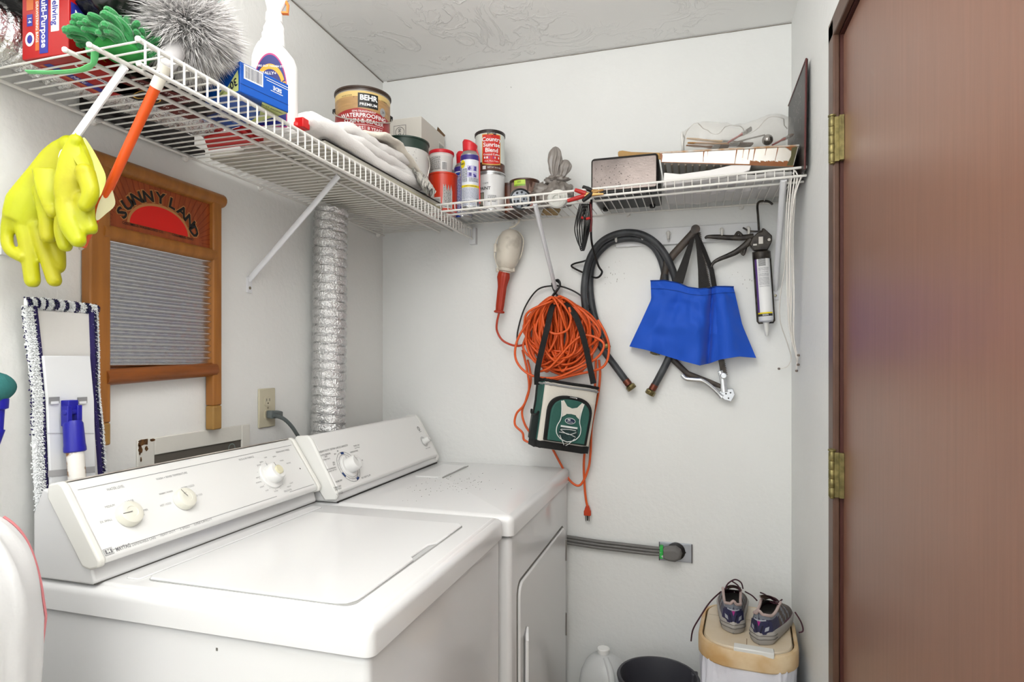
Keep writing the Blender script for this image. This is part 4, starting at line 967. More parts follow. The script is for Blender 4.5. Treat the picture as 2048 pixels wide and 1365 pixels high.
# knit work glove with ribbed cuff
T0 = thing('knit_glove', 'off-white knitted work glove with a ribbed cuff lying on top of the towels', 'glove', (.31, -.5, 1.95))
b = MB(); pts = []
for k in range(17):
    y = lerp(-.66, -.415, k / 16); k_ = k / 16
    pts.append((.325 - .0 * k_, y, ztw(y) + .116 + .008 * math.sin(k_ * PI) - .075 * max(0, k_ - .35)))
folded(b, pts, .085, .018, seed=51, side=(1, 0, -.15), amp=.005); b.build('hand', terry2, T0, w=True, smooth=180)
b = MB(); e = V(pts[-1]); cu = (V(pts[-1]) - V(pts[-3])).normalized(); loops = []
for r_, z_ in ((.030, -.004), (.034, .006), (.035, .026), (.034, .032), (.030, .031), (.029, .0)):
    rt = cu.to_track_quat('Z', 'X').to_matrix(); loops.append([e + rt @ V((r_ * .42 * math.cos(a) * (1 + .02 * (j % 2)), r_ * math.sin(a) * (1 + .05 * (j % 2)), z_)) for j, a in enumerate([2 * PI * k / 48 for k in range(48)])])
b.loft(loops, False, False); b.build('ribbed_cuff', terry2, T0, w=True, smooth=60)
# grey striped rag draped toward the corner
b = MB()
def rg(u, v):
    y = lerp(-.46, -.365, u) + .01 * math.sin(v * 5); x = lerp(.30, .395, v); z = ztw(y) + lerp(.11, .0, v ** 1.5) + .008 * math.sin(u * 18 + v * 3) * (0.4 + v)
    return V((x + .006 * math.sin(u * 22), y, z))
b.grid(rg, 30, 20); b.grid(lambda u, v: rg(1 - u, v) - V((.002, 0, .002)), 30, 20)
tag(b.build('striped_rag', M('grey_rag', 'cfccc4', .95, bump=.5, bscale=200, col2='7d7b77', vscale=28, stretch=(8, 1, 1), thr=(.5, .58)), org=(.35, -.42, 1.87), smooth=180), 'grey striped rag drooping beside the towels at the corner end', 'cloth')

# ---------- cans helper
steel = M('can_steel', 'b9babb', .28, .9)
def can(name, label, cat, loc, r, h, body, rim=steel, lid=None, print_=None, rz=0.0, group=None, taper=1.0, lidname='lid', pm=None, n=48, rimh=.003):
    t = thing(name, label, cat, loc, rz=rz, group=group)
    b = MB(); b.lathe([(r * .94 * taper, 0.0), (r * 1.0 * taper, .001), (r * 1.0 * taper, .004), (r * .985 * taper, .006), (r * .985, h - .008), (r * 1.0, h - .006), (r * 1.0, h - .001)], n, mi=[0, 0, 0, 1, 0, 0]); b.build('can', [rim, body], t)
    b = MB(); b.lathe([(r * 1.0, h - .003), (r * 1.03, h - .002), (r * 1.03, h + rimh), (r * .95, h + rimh), (r * .93, h)], n); b.build(lidname, lid or rim, t)
    if print_:
        f = cylmap((0, 0, 0), r * .992, -PI / 2, taper=1) if False else cylmap((0, 0, 0), r * .988, -PI / 2)
        b = MB(); print_(b, f); b.build('label_print', pm, t, smooth=60)
    return t
# --- stain bucket
def bail(t, r, h, zc, ang, m, drop):
    b = MB(); pts = [(r * 1.02 * math.cos(a + ang) * (1 + .06 * math.sin(a)), r * 1.02 * math.sin(a + ang) * (1 + .06 * math.sin(a)), zc - drop * math.sin(a) ** .8) for a in [PI * k / 24 for k in range(25)]]
    b.tube(pts, .0018, 6); b.build('bail_handle', m, t)
    for s in (0, PI):
        b = MB(); p = V((r * math.cos(ang + s), r * math.sin(ang + s), zc)); d = V((math.cos(ang + s), math.sin(ang + s), 0)); b.tube([p - d * .003, p + d * .006], [.010, .006], 14); b.build('handle_ear', M('black_rubber', '222222', .7), t)
tanw = M('print_cedar', 'b08a5a', .35, var=.2, vscale=30, stretch=(1, 1, 5)); crim = M('print_crimson', '961b1c', .3); goldb = M('print_gold', 'd5b876', .4); blk2 = M('print_black_gloss', '121212', .3)
def beh(b, f):
    b.rect(f, -.13, .012, .13, .155, 0, n=40); b.rect(f, -.13, .152, .13, .168, 2, h=.0006, n=40)
    for k in range(4):
        u0 = -.11 + k * .065; b.poly(f, [(u0, .105), (u0 + .0025, .105), (u0 + .035, .150), (u0 + .0325, .150)], 3, h=.0006)
    N = 24
    for k in range(N):
        u0, u1 = -.12 + .24 * k / N, -.12 + .24 * (k + 1) / N; tp = lambda u: .113 + .004 * math.cos(u * 14) - .012 * abs(u) / .12
        b.poly(f, [(u0, .014), (u1, .014), (u1, tp(u1)), (u0, tp(u0))], 1, h=.0008)
    b.rect(f, .0, .119, .060, .162, 3, h=.001, n=8); b.text(f, 'BEHR', .031, .148, .0215, 4, h=.0015, bold=.035); b.text(f, 'PREMIUM', .031, .1285, .0115, 4, h=.0015, bold=.01, sx=1.1)
    b.text(f, 'SEMI-TRANSPARENT', .018, .1075, .0078, 4, h=.0014); b.text(f, 'WATERPROOFING', .018, .0955, .0172, 4, h=.0014, bold=.015); b.text(f, 'STAIN & SEALER', .018, .079, .0172, 4, h=.0014, bold=.015)
    b.rect(f, -.04, .0685, .078, .0693, 4, h=.0012, n=8); b.text(f, '6 YEARS', -.008, .0585, .0135, 4, h=.0014); b.text(f, '8 YEARS', .052, .0585, .0135, 4, h=.0014); b.rect(f, .02, .052, .0206, .066, 4, h=.0012)
    b.text(f, 'WOOD STAIN', -.035, .155, .0055, 3, h=.0012); b.text(f, 'EXTERIOR', .085, .152, .0055, 3, h=.0012); b.disc(f, .078, .118, .011, .013, mi=5, h=.0012); b.text(f, '24', .078, .118, .011, 3, h=.0016)
    for k in range(5): b.rect(f, -.085, .055 - .008 * k, -.066, .0565 - .008 * k, 4, h=.0012, n=3)
ct_ = ony(726, 300, -.545)
T0 = can('stain_bucket', 'brown and red wood-stain bucket with a wire bail standing behind the towels', 'paint bucket', (ct_.x, -.545, 1.932), .083, .18, M('bucket_grey', '8f8a84', .35), rim=M('bucket_rim', '3a2a20', .35), lid=M('bucket_rim', '3a2a20', .35), print_=beh, pm=[tanw, crim, goldb, blk2, white_pr, M('print_grey', '9a9a9a', .5)], rz=R(20), taper=.93)
bail(T0, .084, .18, .128, R(-165), M('bail_wire', 'c8c4bc', .35, .6), .052)
b = MB(); folded(b, [(ct_.x, lerp(-.64, -.46, k / 12), ztw(-.55) + .040) for k in range(13)], .17, .062, seed=77, side=(1, 0, 0), amp=.004)
tag(b.build('rag_bundle', terry2, org=(ct_.x, -.55, ztw(-.55) + .01), smooth=180), 'folded cream rag bundle under the stain bucket', 'cloth')
# --- white cardboard box in the corner
T0 = thing('cardboard_box', 'white cardboard carton with a recycling mark in the shelf corner', 'box', (.165, -.130, 1.838))
b = MB(); b.box(-.115, .115, -.105, .105, 0, .334); bx = b.build('carton', M('carton_white', 'd2cdc4', .7, bump=.1, bscale=80), T0, bevel=.002)
g = boxmap((0, 0, 0), 0, .23, .21, .334); b = MB(); f = g['front']
b.rect(f, .122, .262, .170, .31, 0); b.rect(f, .1235, .2635, .1685, .3085, 1, h=.0006); b.disc(f, .146, .286, .018, mi=0, rin=.9, h=.0008); b.text(f, '0.90', .146, .286, .014, 0, h=.001, rot=PI / 2, bold=.02)
f = g['right']; b.rect(f, .150, .245, .205, .300, 2); 
for k in range(9): b.rect(f, .156 + k * .005, .262, .158 + k * .005, .292, 0, h=.0008)
b.rect(f, .0, .1675, .21, .1685, 3, h=.0003)
b.build('box_print', [dark_ink, MATS['carton_white'], M('box_label_paper', 'dedad2', .6), M('flap_line', 'a79f92', .8)], bx, smooth=0)
b = MB(); b.add([(.114, .045, .334), (.114, .105, .334), (.118, .105, .34), (.112, .045, .352), (.108, .045, .334)], [(0, 1, 2, 3), (3, 2, 1, 4)]); b.build('torn_flap', M('kraft_brown', '7a5c3c', .8), bx)
# --- dark green gallon can
def gal(b, f):
    b.rect(f, -.13, .02, .06, .145, 0, n=30); b.rect(f, -.13, .145, .13, .172, 1, n=40, h=.0003)
    random.seed(12)
    for k in range(150):
        u, v = random.uniform(-.05, .055), random.uniform(.025, .14); b.rect(f, u, v, u + random.uniform(.001, .004), v + .0008, 2, h=.0007)
T0 = can('paint_can', 'gallon paint can with dark green splashes and speckled label, partly behind the towels', 'paint can', (.275, -.352, 1.853), .079, .178, M('label_white', 'd8d6d2', .4), rim=M('green_dark_paint', '22382f', .4), print_=gal, pm=[M('label_white', 'd8d6d2', .4), M('green_dark_paint', '22382f', .4), dark_ink], rz=R(15))
b = MB(); b.tube(spline([(.08, -.02, .13), (.088, -.03, .10), (.082, -.035, .06)], 5), .0015, 6); b.build('bail_handle', M('bail_wire', 'c8c4bc', .35, .6), T0)
# ================================================================ BACK WIRE SHELF (lip turned up)
XA, XB = .325, 1.512; YF = -.305
def zfr(x): return lerp(1.808, 1.834, (x - XA) / (XB - XA))
ZBK = 1.833
def zdk(x, y): return lerp(ZBK, zfr(x), y / YF) + .0035
T0 = thing('wire_shelf', 'white wire shelf across the back wall with its lip turned up', 'shelf', (.92, -.15, 1.83))
for nm, y, dz, r in (('front_rod', YF, 0, .0038), ('lip_rod', YF - .003, .023, .0038), ('support_rod', YF + .045, -.005, .0036)):
    b = MB(); b.tube([(XA, y, zfr(XA) + dz + (0 if y <= YF else (ZBK - zfr(XA)) * .15)), (XB, y, zfr(XB) + dz)], r, 10); b.build(nm, wire_m, T0, w=True)
b = MB(); b.tube([(XA, -.010, ZBK), (XB, -.010, ZBK)], .0033, 10); b.build('back_rod', wire_m, T0, w=True)
proto = None
for k in range(47):
    x = XA + .01 + k * .0254; zf = zfr(x)
    if proto is None:
        b = MB(); b.tube([(0, -.010, 0), (0, YF + .003, 0), (0, YF - .001, .002), (0, YF - .0035, .006), (0, YF - .0035, .023)], .0017, 6); proto = b.build('wire', wire_m, T0); o = proto
    else: o = proto.copy(); COL.objects.link(o)
    o.location = (x - .92, .15, ZBK - 1.83 + .002); o.rotation_euler = (math.atan2(ZBK - zf, -YF) * 1.0, 0, 0)
for x in (.55, .98, 1.36):
    b = MB(); b.lathe([(.008, 0), (.008, .004), (.005, .006), (.005, .012)], 14, (x, 0, ZBK - .006), rot=Matrix.Rotation(PI / 2, 3, 'X')); b.build('wall_clip', wire_m, T0, w=True)
brace(T0, (.712, YF + .003, 1.812), (.720, -.003, 1.545), (0, -1, 0), .0085, .9)
brace(T0, (1.452, YF + .005, 1.828), (1.466, -.003, 1.545), (0, -1, 0), .0105, .9)

# ---------- cans at the corner
def zat(x, y, r=0): return max(zdk(x, y), zdk(x, min(0, y + r)), zdk(x, max(YF, y - r))) + .002
def barcode(b, f, u0, v0, u1, v1, mi, h=.0008, vert=True, seed=1):
    rg_ = random.Random(seed); u = u0
    while u < u1:
        w_ = rg_.choice((.0006, .001, .0014))
        if vert: b.rect(f, u, v0, u + w_, v1, mi, h=h)
        else: b.rect(f, v0, u, v1, u + w_, mi, h=h)
        u += w_ + rg_.choice((.0007, .0012))
def smallprint(b, f, u0, v0, u1, v1, mi, rows, seed=1, h=.0007):
    rg_ = random.Random(seed)
    for k in range(rows):
        v = v1 - (v1 - v0) * (k + .5) / rows; u = u0
        while u < u1:
            L = rg_.uniform(.002, .008); b.rect(f, u, v - (v1 - v0) / rows * .22, min(u + L, u1), v + (v1 - v0) / rows * .22, mi, h=h); u += L + .0012
paint_or = M('orange_red_paint', 'd93a1c', .3, spec=.6)
def orp(b, f):
    b.rect(f, -.055, .012, -.012, .10, 1, n=14); b.rect(f, .018, .012, .055, .10, 1, n=14); b.rect(f, -.04, .004, .012, .05, 1, n=12, h=.0006)
    barcode(b, f, -.034, .018, -.016, .044, 2, h=.001); smallprint(b, f, -.012, .008, .01, .045, 2, 8, h=.001); smallprint(b, f, .022, .015, .05, .095, 2, 16, 5, h=.001); smallprint(b, f, -.052, .05, -.03, .095, 2, 10, 6, h=.001)
    random.seed(2)
    for k in range(12):
        u = -.056 + .0095 * k; L = random.uniform(.004, .05) if k not in (7,) else .11; b.poly(f, [(u, .128), (u + .011, .128), (u + .0095, .105 - L * .4), (u + .0055, .10 - L * .9), (u + .0015, .105 - L * .4)], 0, h=.0013)
    b.rect(f, -.06, .095, .06, .13, 0, n=24, h=.0013)
lw = M('label_white', 'd8d6d2', .4)
x, y = ony(886, 400, -.195).x, -.195
T0 = can('paint_can', 'quart can dripping orange-red paint under the small spackle tub', 'paint can', (x, y, zat(x, y, .05)), .0515, .136, paint_or, rim=paint_or, lid=paint_or, print_=orp, pm=[paint_or, lw, dark_ink])
zt_ = zat(x, y, .05) + .141
def spk(b, f):
    b.rect(f, -.05, .004, .05, .060, 0, n=24); smallprint(b, f, -.035, .012, .008, .056, 1, 12); b.rect(f, .012, .008, .03, .038, 2, h=.0006, n=4); barcode(b, f, .014, .010, .028, .036, 1, h=.001, seed=3)
    b.text(f, 'LIGHTWEIGHT', -.012, .012, .006, 1, h=.001)
T0 = thing('spackle_tub', 'small white spackle tub with a red lid standing on the orange-red can', 'tub', (x - .006, y, zt_), rz=R(5))
b = MB(); b.lathe([(.036, 0), (.0375, .001), (.042, .066), (.0435, .067), (.0435, .072)], 40); b.build('tub', M('tub_pinkish_white', 'e6dcd9', .4), T0)
b = MB(); b.lathe([(.0445, .069), (.0455, .071), (.045, .080), (.042, .082), (.040, .081)], 40); b.build('lid', M('red_lid', 'd01a28', .35), T0)
b = MB(); spk(b, cylmap((0, 0, 0), .0372, -PI / 2, r1=.0422, hgt=.066)); b.build('label_print', [lw, dark_ink, white_pr], T0)
# small blue and white can behind
def bw(b, f): b.rect(f, -.05, .0, .05, .045, 0, n=20); b.rect(f, -.05, .035, .05, .05, 1, h=.0006, n=20)
x2 = ony(908, 380, -.075).x
can('paint_can', 'slim white can with a blue band, half hidden behind the spackle tub', 'paint can', (x2, -.065, zat(x2, -.065, .045)), .04, .175, M('can_white', 'e3e6ea', .35), print_=lambda b, f: (b.rect(f, -.06, .085, .06, .12, 0, n=20), b.rect(f, -.06, .115, .06, .122, 1, n=20, h=.0007)), pm=[M('sky_blue_print', '2f7fc0', .4), M('print_navy', '101a3c', .4)])
# aerosol cans
cobalt = M('print_cobalt', '22409c', .35); yel = M('print_yellow', 'e9d21d', .4); purple = M('print_purple', '3a2a80', .35)
def aerosol(label, loc, rz, full=True, group=None):
    t = thing('aerosol_can', label, 'spray can', loc, rz=rz)
    b = MB(); b.lathe([(.030, 0), (.0325, .002), (.033, .005), (.0325, .0065), (.0325, .180), (.0328, .182), (.030, .184)], 40, mi=[0, 0, 0, 1, 0, 0]); b.build('can', [steel, M('aerosol_white', 'dfe3ea', .3)], t)
    b = MB(); b.lathe([(.0325, .182), (.031, .188), (.024, .197), (.022, .199), (.022, .203)], 40); b.build('shoulder', M('brushed_dome', 'b4b2ae', .35, .8), t)
    b = MB(); redc = M('red_cap', 'd3202a', .3)
    loops = []
    for r_, z_, sl in ((.0235, .198, 0), (.0245, .203, 0), (.025, .212, 0), (.0255, .216, .10), (.026, .226, .30), (.022, .232, .42), (.012, .236, .42)):
        loops.append([(r_ * math.cos(a), r_ * math.sin(a) - .0, z_ + sl * r_ * -math.cos(a) * .9 + (.0)) for a in [2 * PI * k / 32 for k in range(32)]])
    b.loft(loops); b.build('cap', redc, t)
    b = MB(); b.tube([(.024, -.012, .205), (.0335, -.008, .17), (.0345, -.008, .02)], .0022, 6); b.build('red_straw', redc, t)
    f = cylmap((0, 0, 0), .0327, -PI / 2); b = MB()
    b.rect(f, -.1, .164, .1, .181, 0, n=40); b.rect(f, -.1, .1625, .1, .164, 4, n=40); b.disc(f, -.024, .150, .0105, .014, mi=2, h=.0008); b.text(f, 'WD', -.024, .150, .009, 5, h=.0012, bold=.04)
    rp = random.Random(3)
    for pu, pv in ((-.006, .125), (.013, .125), (-.006, .103), (.013, .103)):
        b.rect(f, pu, pv, pu + .017, pv + .018, 7, n=4, h=.0004)
        for q in range(5):
            qa, qb = pu + rp.uniform(.001, .010), pv + rp.uniform(.001, .009); b.rect(f, qa, qb, qa + rp.uniform(.003, .006), qb + rp.uniform(.004, .008), 8 if q % 2 else 0, n=2, h=.0006 + q * .0002)
    smallprint(b, f, -.026, .088, -.006, .134, 5, 12, h=.0007); smallprint(b, f, .0, .088, .036, .102, 5, 3, 8)
    b.rect(f, -.03, .070, .042, .078, 2, n=12, h=.0006); smallprint(b, f, -.016, .072, .028, .076, 5, 1, 3, h=.001); smallprint(b, f, -.026, .03, .038, .068, 6, 14, 9); smallprint(b, f, -.026, .008, .03, .028, 6, 4, 19); barcode(b, f, .028, .01, .042, .034, 5, seed=7)
    b.rect(f, -.052, .0, -.031, .16, 3, n=8, h=.0005); smallprint(b, f, -.050, .01, -.033, .15, 1, 26, 4, h=.0008)
    b.build('label_print', [purple, white_pr, yel, cobalt, white_pr, M('ink_blueblack', '2a2e50', .4), M('ink_pale', '8c90a8', .4), M('picto_lilac', 'b9b4dc', .4), M('picto_violet', '5b55a8', .4)], t)
    return t
x, y = ony(940, 400, -.245).x, -.245
aerosol('white and blue lubricant spray can with a slanted red cap, in front of the canister', (x, y, zat(x, y, .033)), R(14))
x, y = ony(921, 400, -.165).x, -.150
aerosol('second lubricant spray can, mostly hidden behind the front one', (x + .005, y, zat(x, y, .033) - .012), R(60))
# white quart can + coffee canister
def pt(b, f):
    b.text(f, 'PAINT', -.012, .078, .0155, 0, align='CENTER', h=.001, bold=.02); b.text(f, 'I AM', -.008, .096, .010, 0, h=.001); smallprint(b, f, -.0, .03, .03, .055, 1, 6, 3); b.rect(f, -.04, .012, -.014, .065, 2, n=6, h=.0005); b.rect(f, -.040, .020, -.016, .062, 3, n=6, h=.0008)
x, y = ony(981, 400, -.135).x, -.135
zc = zat(x, y, .052)
can('paint_can', 'clean white quart paint can directly under the coffee canister', 'paint can', (x, y, zc), .052, .136, M('can_bright_white', 'e6e6e6', .25), print_=pt, pm=[dark_ink, M('ink_soft', '6a6a6c', .5), M('swatch_olive', '5a5848', .5), M('swatch_grey', '9c9a8c', .5)], rz=R(8))
coffee = M('coffee_white', 'dfe3dc', .35); cred = M('coffee_red', 'cc2317', .35); cgold = M('coffee_gold', 'd8a852', .4); cbr = M('coffee_brown', '3d1f1a', .4, col2='6b3a28', vscale=120)
def cf_(b, f):
    b.rect(f, -.17, .0, .17, .03, 3, n=60, h=.0002); b.rect(f, -.17, .0, -.028, .128, 3, n=20, h=.0002) if False else None
    def shield(u0, u1, top_, lo, mi, h):
        N = 12
        for k in range(N):
            ua, ub = lerp(u0, u1, k / N), lerp(u0, u1, (k + 1) / N); g_ = lambda u: lo + .005 * (2 * (u - u0) / (u1 - u0) - 1) ** 2
            b.poly(f, [(ua, g_(ua)), (ub, g_(ub)), (ub, top_), (ua, top_)], mi, h=h)
    shield(-.032, .037, .128, .018, 2, .0008); shield(-.029, .034, .125, .0215, 1, .0012)
    b.poly(f, [(-.012, .136), (.018, .136), (.018, .125), (.003, .118), (-.012, .125)], 4, h=.0016); b.text(f, 'Clover Valley', .003, .130, .005, 0, h=.002)
    for s, v, sz in (('Country', .108, .0205), ('Sunrise', .089, .0205), ('Blend', .070, .0205)): b.text(f, s, .003, v, sz, 0, h=.0018, bold=.02)
    b.text(f, 'Ground Coffee', .003, .055, .0095, 0, h=.0018, bold=.01); b.rect(f, -.024, .041, -.010, .048, 0, h=.0016); b.rect(f, -.007, .041, .010, .048, 5, h=.0016); b.rect(f, .013, .041, .030, .048, 0, h=.0016); b.text(f, 'Rich, Pure Taste', .003, .032, .0075, 0, h=.0018)
    b.rect(f, -.030, .004, -.018, .016, 0, h=.0006, n=3); b.text(f, 'NET WT 30.5 OZ', .012, .010, .0065, 0, h=.001)
T0 = thing('coffee_canister', 'red and white ground-coffee canister with a black lid standing on the white quart can', 'canister', (x - .002, y, zc + .141), rz=R(22))
b = MB(); b.lathe([(.050, 0), (.053, .001), (.053, .004), (.0525, .005), (.0525, .134), (.053, .137)], 48); b.build('canister', coffee, T0)
b = MB(); b.lathe([(.0545, .132), (.0550, .134), (.0550, .142), (.053, .144), (.051, .1425)], 48); b.build('lid', M('black_lid', '2b211f', .4), T0)
b = MB(); cf_(b, cylmap((0, 0, 0), .0529, -PI / 2)); b.build('label_print', [white_pr, cred, cgold, cbr, M('print_black_gloss', '121212', .3), M('coffee_purple', '8e2f8e', .4)], T0)
# brown cans
brown_l = M('taupe_label', '8d7266', .4); drip = M('brown_drip', '4a2c1e', .3); gr_y = M('lime_tag', 'b9d64a', .4)
x3 = ony(1012, 400, -.06).x
can('paint_can', 'brown-stained quart can squeezed between the white can and the taupe one', 'paint can', (x3 + .015, -.058, zat(x3, -.058, .05)), .047, .108, M('brown_can', '5c3322', .35, col2='8d4a2c', vscale=12), rim=drip)
def vs_(b, f):
    b.text(f, 'valspar', .004, .052, .0265, 0, h=.001); b.rect(f, -.02, .082, .022, .1, 1, n=8, h=.0007); b.text(f, '250', .0, .09, .009, 2, h=.0011); b.rect(f, -.02, .076, .022, .082, 4, n=6, h=.0006)
    for u, L in ((.030, .045), (.042, .028), (-.045, .05), (-.055, .03)): b.poly(f, [(u - .009, .1), (u + .009, .1), (u + .002, .1 - L), (u - .001, .1 - L)], 3, h=.0009)
    b.rect(f, -.05, .004, .05, .024, 5, n=20, h=.0006); b.rect(f, -.04, .008, .04, .014, 6, n=20, h=.0008)
x, y = ony(1049, 400, -.135).x, -.135
can('paint_can', 'taupe quart paint can with brown drips behind the black strainer', 'paint can', (x, y, zat(x, y, .052)), .052, .100, brown_l, rim=drip, lid=drip, print_=vs_, pm=[M('label_pale_text', 'd8cfc6', .4), gr_y, dark_ink, drip, M('green_tag', '7fa63a', .4), cred, white_pr], rz=R(-6))
# black strainer / shower head on the front of the shelf
T0 = thing('shower_head', 'round black shower head with grey nozzles leaning on the shelf lip', 'shower head', ony(1041, 400, -.262))
cc = ony(1041, 399, -.262); nf = (CAM - cc).normalized(); nf = (nf + V((.1, 0, .25))).normalized(); rt = nf.to_track_quat('Z', 'Y').to_matrix()
b = MB(); b.lathe([(.012, -.03), (.028, -.018), (.036, -.008), (.0375, 0), (.036, .005), (.032, .006), (.031, .002)], 40, cc, rot=rt); b.build('housing', M('black_gloss_plastic', '15161a', .25), T0, w=True)
b = MB(); b.lathe([(.031, .001), (.030, .003), (.018, .0045)], 36, cc, rot=rt); b.build('face_plate', M('grey_face', '83888f', .35, .3), T0, w=True)
for ring, nn in ((.023, 9), (.011, 5)):
    for k in range(nn):
        a = 2 * PI * k / nn; b = MB(); b.lathe([(.0042, 0), (.0036, .003), (.0012, .0045)], 12, cc + rt @ V((ring * math.cos(a), ring * math.sin(a), .0035)), rot=rt); b.build('nozzle', M('nozzle_dark', '2c3036', .4), T0, w=True)
# ---------- grey grocery bag with a knot, brush inside
film = M('grey_grocery_film', '8f8780', .16, bump=.7, bscale=60, alpha=.78, spec=.7)
x, y = ony(1105, 400, -.165).x, -.165; zb = zdk(x, y)
T0 = thing('grocery_bag', 'knotted grey plastic grocery bag with its handles standing up', 'plastic bag', (x, y, zb))
b = MB(); crumple(b, (0, 0, .042), .062, .045, .046, n=70, seed=5, amp=.42, flat=.8); b.build('bag_body', film, T0, smooth=70)
b = MB(); crumple(b, (-.045, .0, .072), .020, .020, .018, n=40, seed=9, amp=.5); b.build('bag_ear', film, T0, smooth=70)
b = MB(); crumple(b, (.012, 0, .096), .036, .022, .014, n=50, seed=15, amp=.5); b.build('knot', film, T0, smooth=70)
def pleated(b, c, rx, ry, h_, lean, seed):
    def fn(u, v):
        a = 2 * PI * u; s_ = math.sin(PI * min(1, v * .93 + .07)) ** .55 * (.45 + .75 * v) 
        k = 1 + .22 * math.sin(a * 7 + 5 * nz((v * 2, seed, 0))) * (1 - .3 * v) + .2 * nz((math.cos(a) * 2, math.sin(a) * 2, v * 4 + seed))
        return V((c[0] + rx * s_ * k * math.cos(a) + lean * v, c[1] + ry * s_ * k * math.sin(a), c[2] + h_ * v))
    b.grid(fn, 70, 30, cu=True)
b = MB(); pleated(b, (.006, 0, .095), .026, .014, .118, .004, 3); b.build('bag_handle', film, T0, smooth=80)
b = MB(); pleated(b, (.020, .006, .092), .030, .012, .075, .022, 9); b.build('bag_handle', film, T0, smooth=80)
x4 = ony(1105, 425, -.13).x
T0 = thing('scrub_block', 'tan bristle brush lying flat on the wires under the grocery bag', 'brush', (x4 - .012, -.10, zdk(x4, -.1)), rz=R(20))
b = MB(); b.box(-.03, .03, -.045, .045, .0, .008); b.build('block', M('tan_wood', 'a98a52', .6, var=.3, vscale=30), T0, bevel=.002)
# white tape roll / crushed cup
cc = ony(1115, 398, -.272); T0 = thing('tape_roll', 'flattened white roll of tape propped against the shelf lip beside the grocery bag', 'tape', cc)
rt = (V((-.1, -1, -.15))).normalized().to_track_quat('Z', 'Y').to_matrix()
b = MB(); loops = [[cc + rt @ V((r_ * math.cos(a) * (1.05 + .03 * math.sin(5 * a)), r_ * math.sin(a) * .92, z_)) for a in [2 * PI * k / 40 for k in range(40)]] for r_, z_ in ((.018, -.012), (.030, -.012), (.0325, -.006), (.031, .006), (.026, .010), (.014, .008), (.012, -.008))]
b.loft(loops, False, False); b.build('roll', M('crushed_white_film', 'e4e5df', .4, bump=.9, bscale=60), T0, w=True); b = MB(); b.ball(cc, .017, 16, sc=(1, .4, 1)); b.build('roll_core', MATS['crushed_white_film'], T0, w=True)

# ---------- battery charger, clamps and cable
xl = ony(1180, 400, -.285).x; xr = ony(1316, 400, -.285).x
T0 = thing('battery_charger', 'boxy black battery charger with a speckled metal face on the back shelf', 'battery charger', ((xl + xr) / 2, -.165, zdk(1.0, -.16)))
cx = (xl + xr) / 2; z0 = zdk(cx, -.16) + .010; hgt = .112
b = MB(); b.rbox(xl, xr, -.272, -.045, z0, z0 + hgt, .012, n=5); b.build('case', M('charger_black', '1a1818', .35, bump=.2, bscale=120), T0, w=True)
fs = plane((xl + .003, -.2725, z0 + .003), (1, 0, 0), (0, .04, 1)); wv = xr - xl - .004
b = MB(); b.prism(rr(.002, wv - .004, .0, hgt - .012, .006), fs, 0, .004); b.build('face', M('speckled_gunmetal', '4a4442', .3, .8, col2='746b67', vscale=5, bump=.12, bscale=160), T0, w=True, bevel=.0015)
b = MB(); random.seed(14)
for k in range(80):
    u, v = random.betavariate(1, 2) * (wv - .03) + .006, random.uniform(.006, hgt - .03); s_ = random.uniform(.0006, .0016); b.disc(fs, u, v, s_, mi=0, n=6, h=.0043)
b.build('pits', M('pit_dark', '1d1918', .7), T0, w=True, smooth=0)
b = MB(); b.rect(plane((xl + .012, -.255, z0 + hgt + .0006), (1, 0, 0), (0, 1, 0)), 0, 0, wv - .01, .19, 0, h=0); b.build('top_cover', M('charger_top', '3a2a26', .3), T0, w=True)
for (fx_, fy_) in ((xl + .02, -.25), (xr - .03, -.25), (xl + .02, -.07), (xr - .03, -.07)):
    b = MB(); b.lathe([(.008, -.011), (.0095, -.009), (.0095, 0), (.006, .001)], 16, (fx_, fy_, z0)); b.build('foot', MATS['black_rubber'], T0, w=True)
b = MB()
for k in range(16): b.box(xr - .055, xr - .02, -.24 + k * .010, -.235 + k * .010, z0 - .0006, z0 + .001)
o = b.build('vent_slots', M('vent_grey', '6c6a69', .6), T0, w=True, smooth=0); o['kind'] = 'stuff'
b = MB()
for k in range(4): b.box(xl + .03 + k * .035, xl + .034 + k * .035, -.25, -.07, z0 - .0012, z0 + .001)
o = b.build('underside_ribs', MATS['charger_black'], T0, w=True, smooth=0); o['kind'] = 'stuff'
copper = M('clamp_copper', 'b08a58', .35, .8); clred = M('clamp_red', 'b3201c', .4); clblk = M('clamp_black', '1c1a1a', .5)
def clamp(label, tip, tail1, tail2, col, jawm):
    tip, t1, t2 = V(tip), V(tail1), V(tail2); t = thing('charger_clamp', label, 'clamp', tip.lerp(t1, .5))
    piv = tip.lerp((t1 + t2) / 2, .45)
    for e_, tail in ((1, t1), (-1, t2)):
        b = MB(); m = piv.lerp(tail, .25); b.tube([tip, piv + (tail - piv) * .05, m], [.003, .0065, .006], 10, flat=.6, up=(0, 1, 0)); b.build('jaw', jawm, t, w=True)
        b = MB(); b.tube([piv.lerp(tail, .2), piv.lerp(tail, .6), tail], [.0068, .0072, .0055], 12); b.build('grip', col, t, w=True)
    return t
yq = YF - .012
Pc = lambda px, py, dy=0: ony(px, py, yq + dy)
clamp('red-handled charger clamp biting the shelf lip', Pc(1207, 388), Pc(1135, 402), Pc(1150, 380), clred, copper)
clamp('black-handled charger clamp crossing the red one', Pc(1207, 380, .012), Pc(1166, 374, .012), Pc(1166, 402, -.012), clblk, copper)
T0 = thing('charger_cable', 'black charger cable bundled and dangling below the back shelf in a loop', 'cable', Pc(1165, 420))
cbl = M('black_cable', '141414', .4)
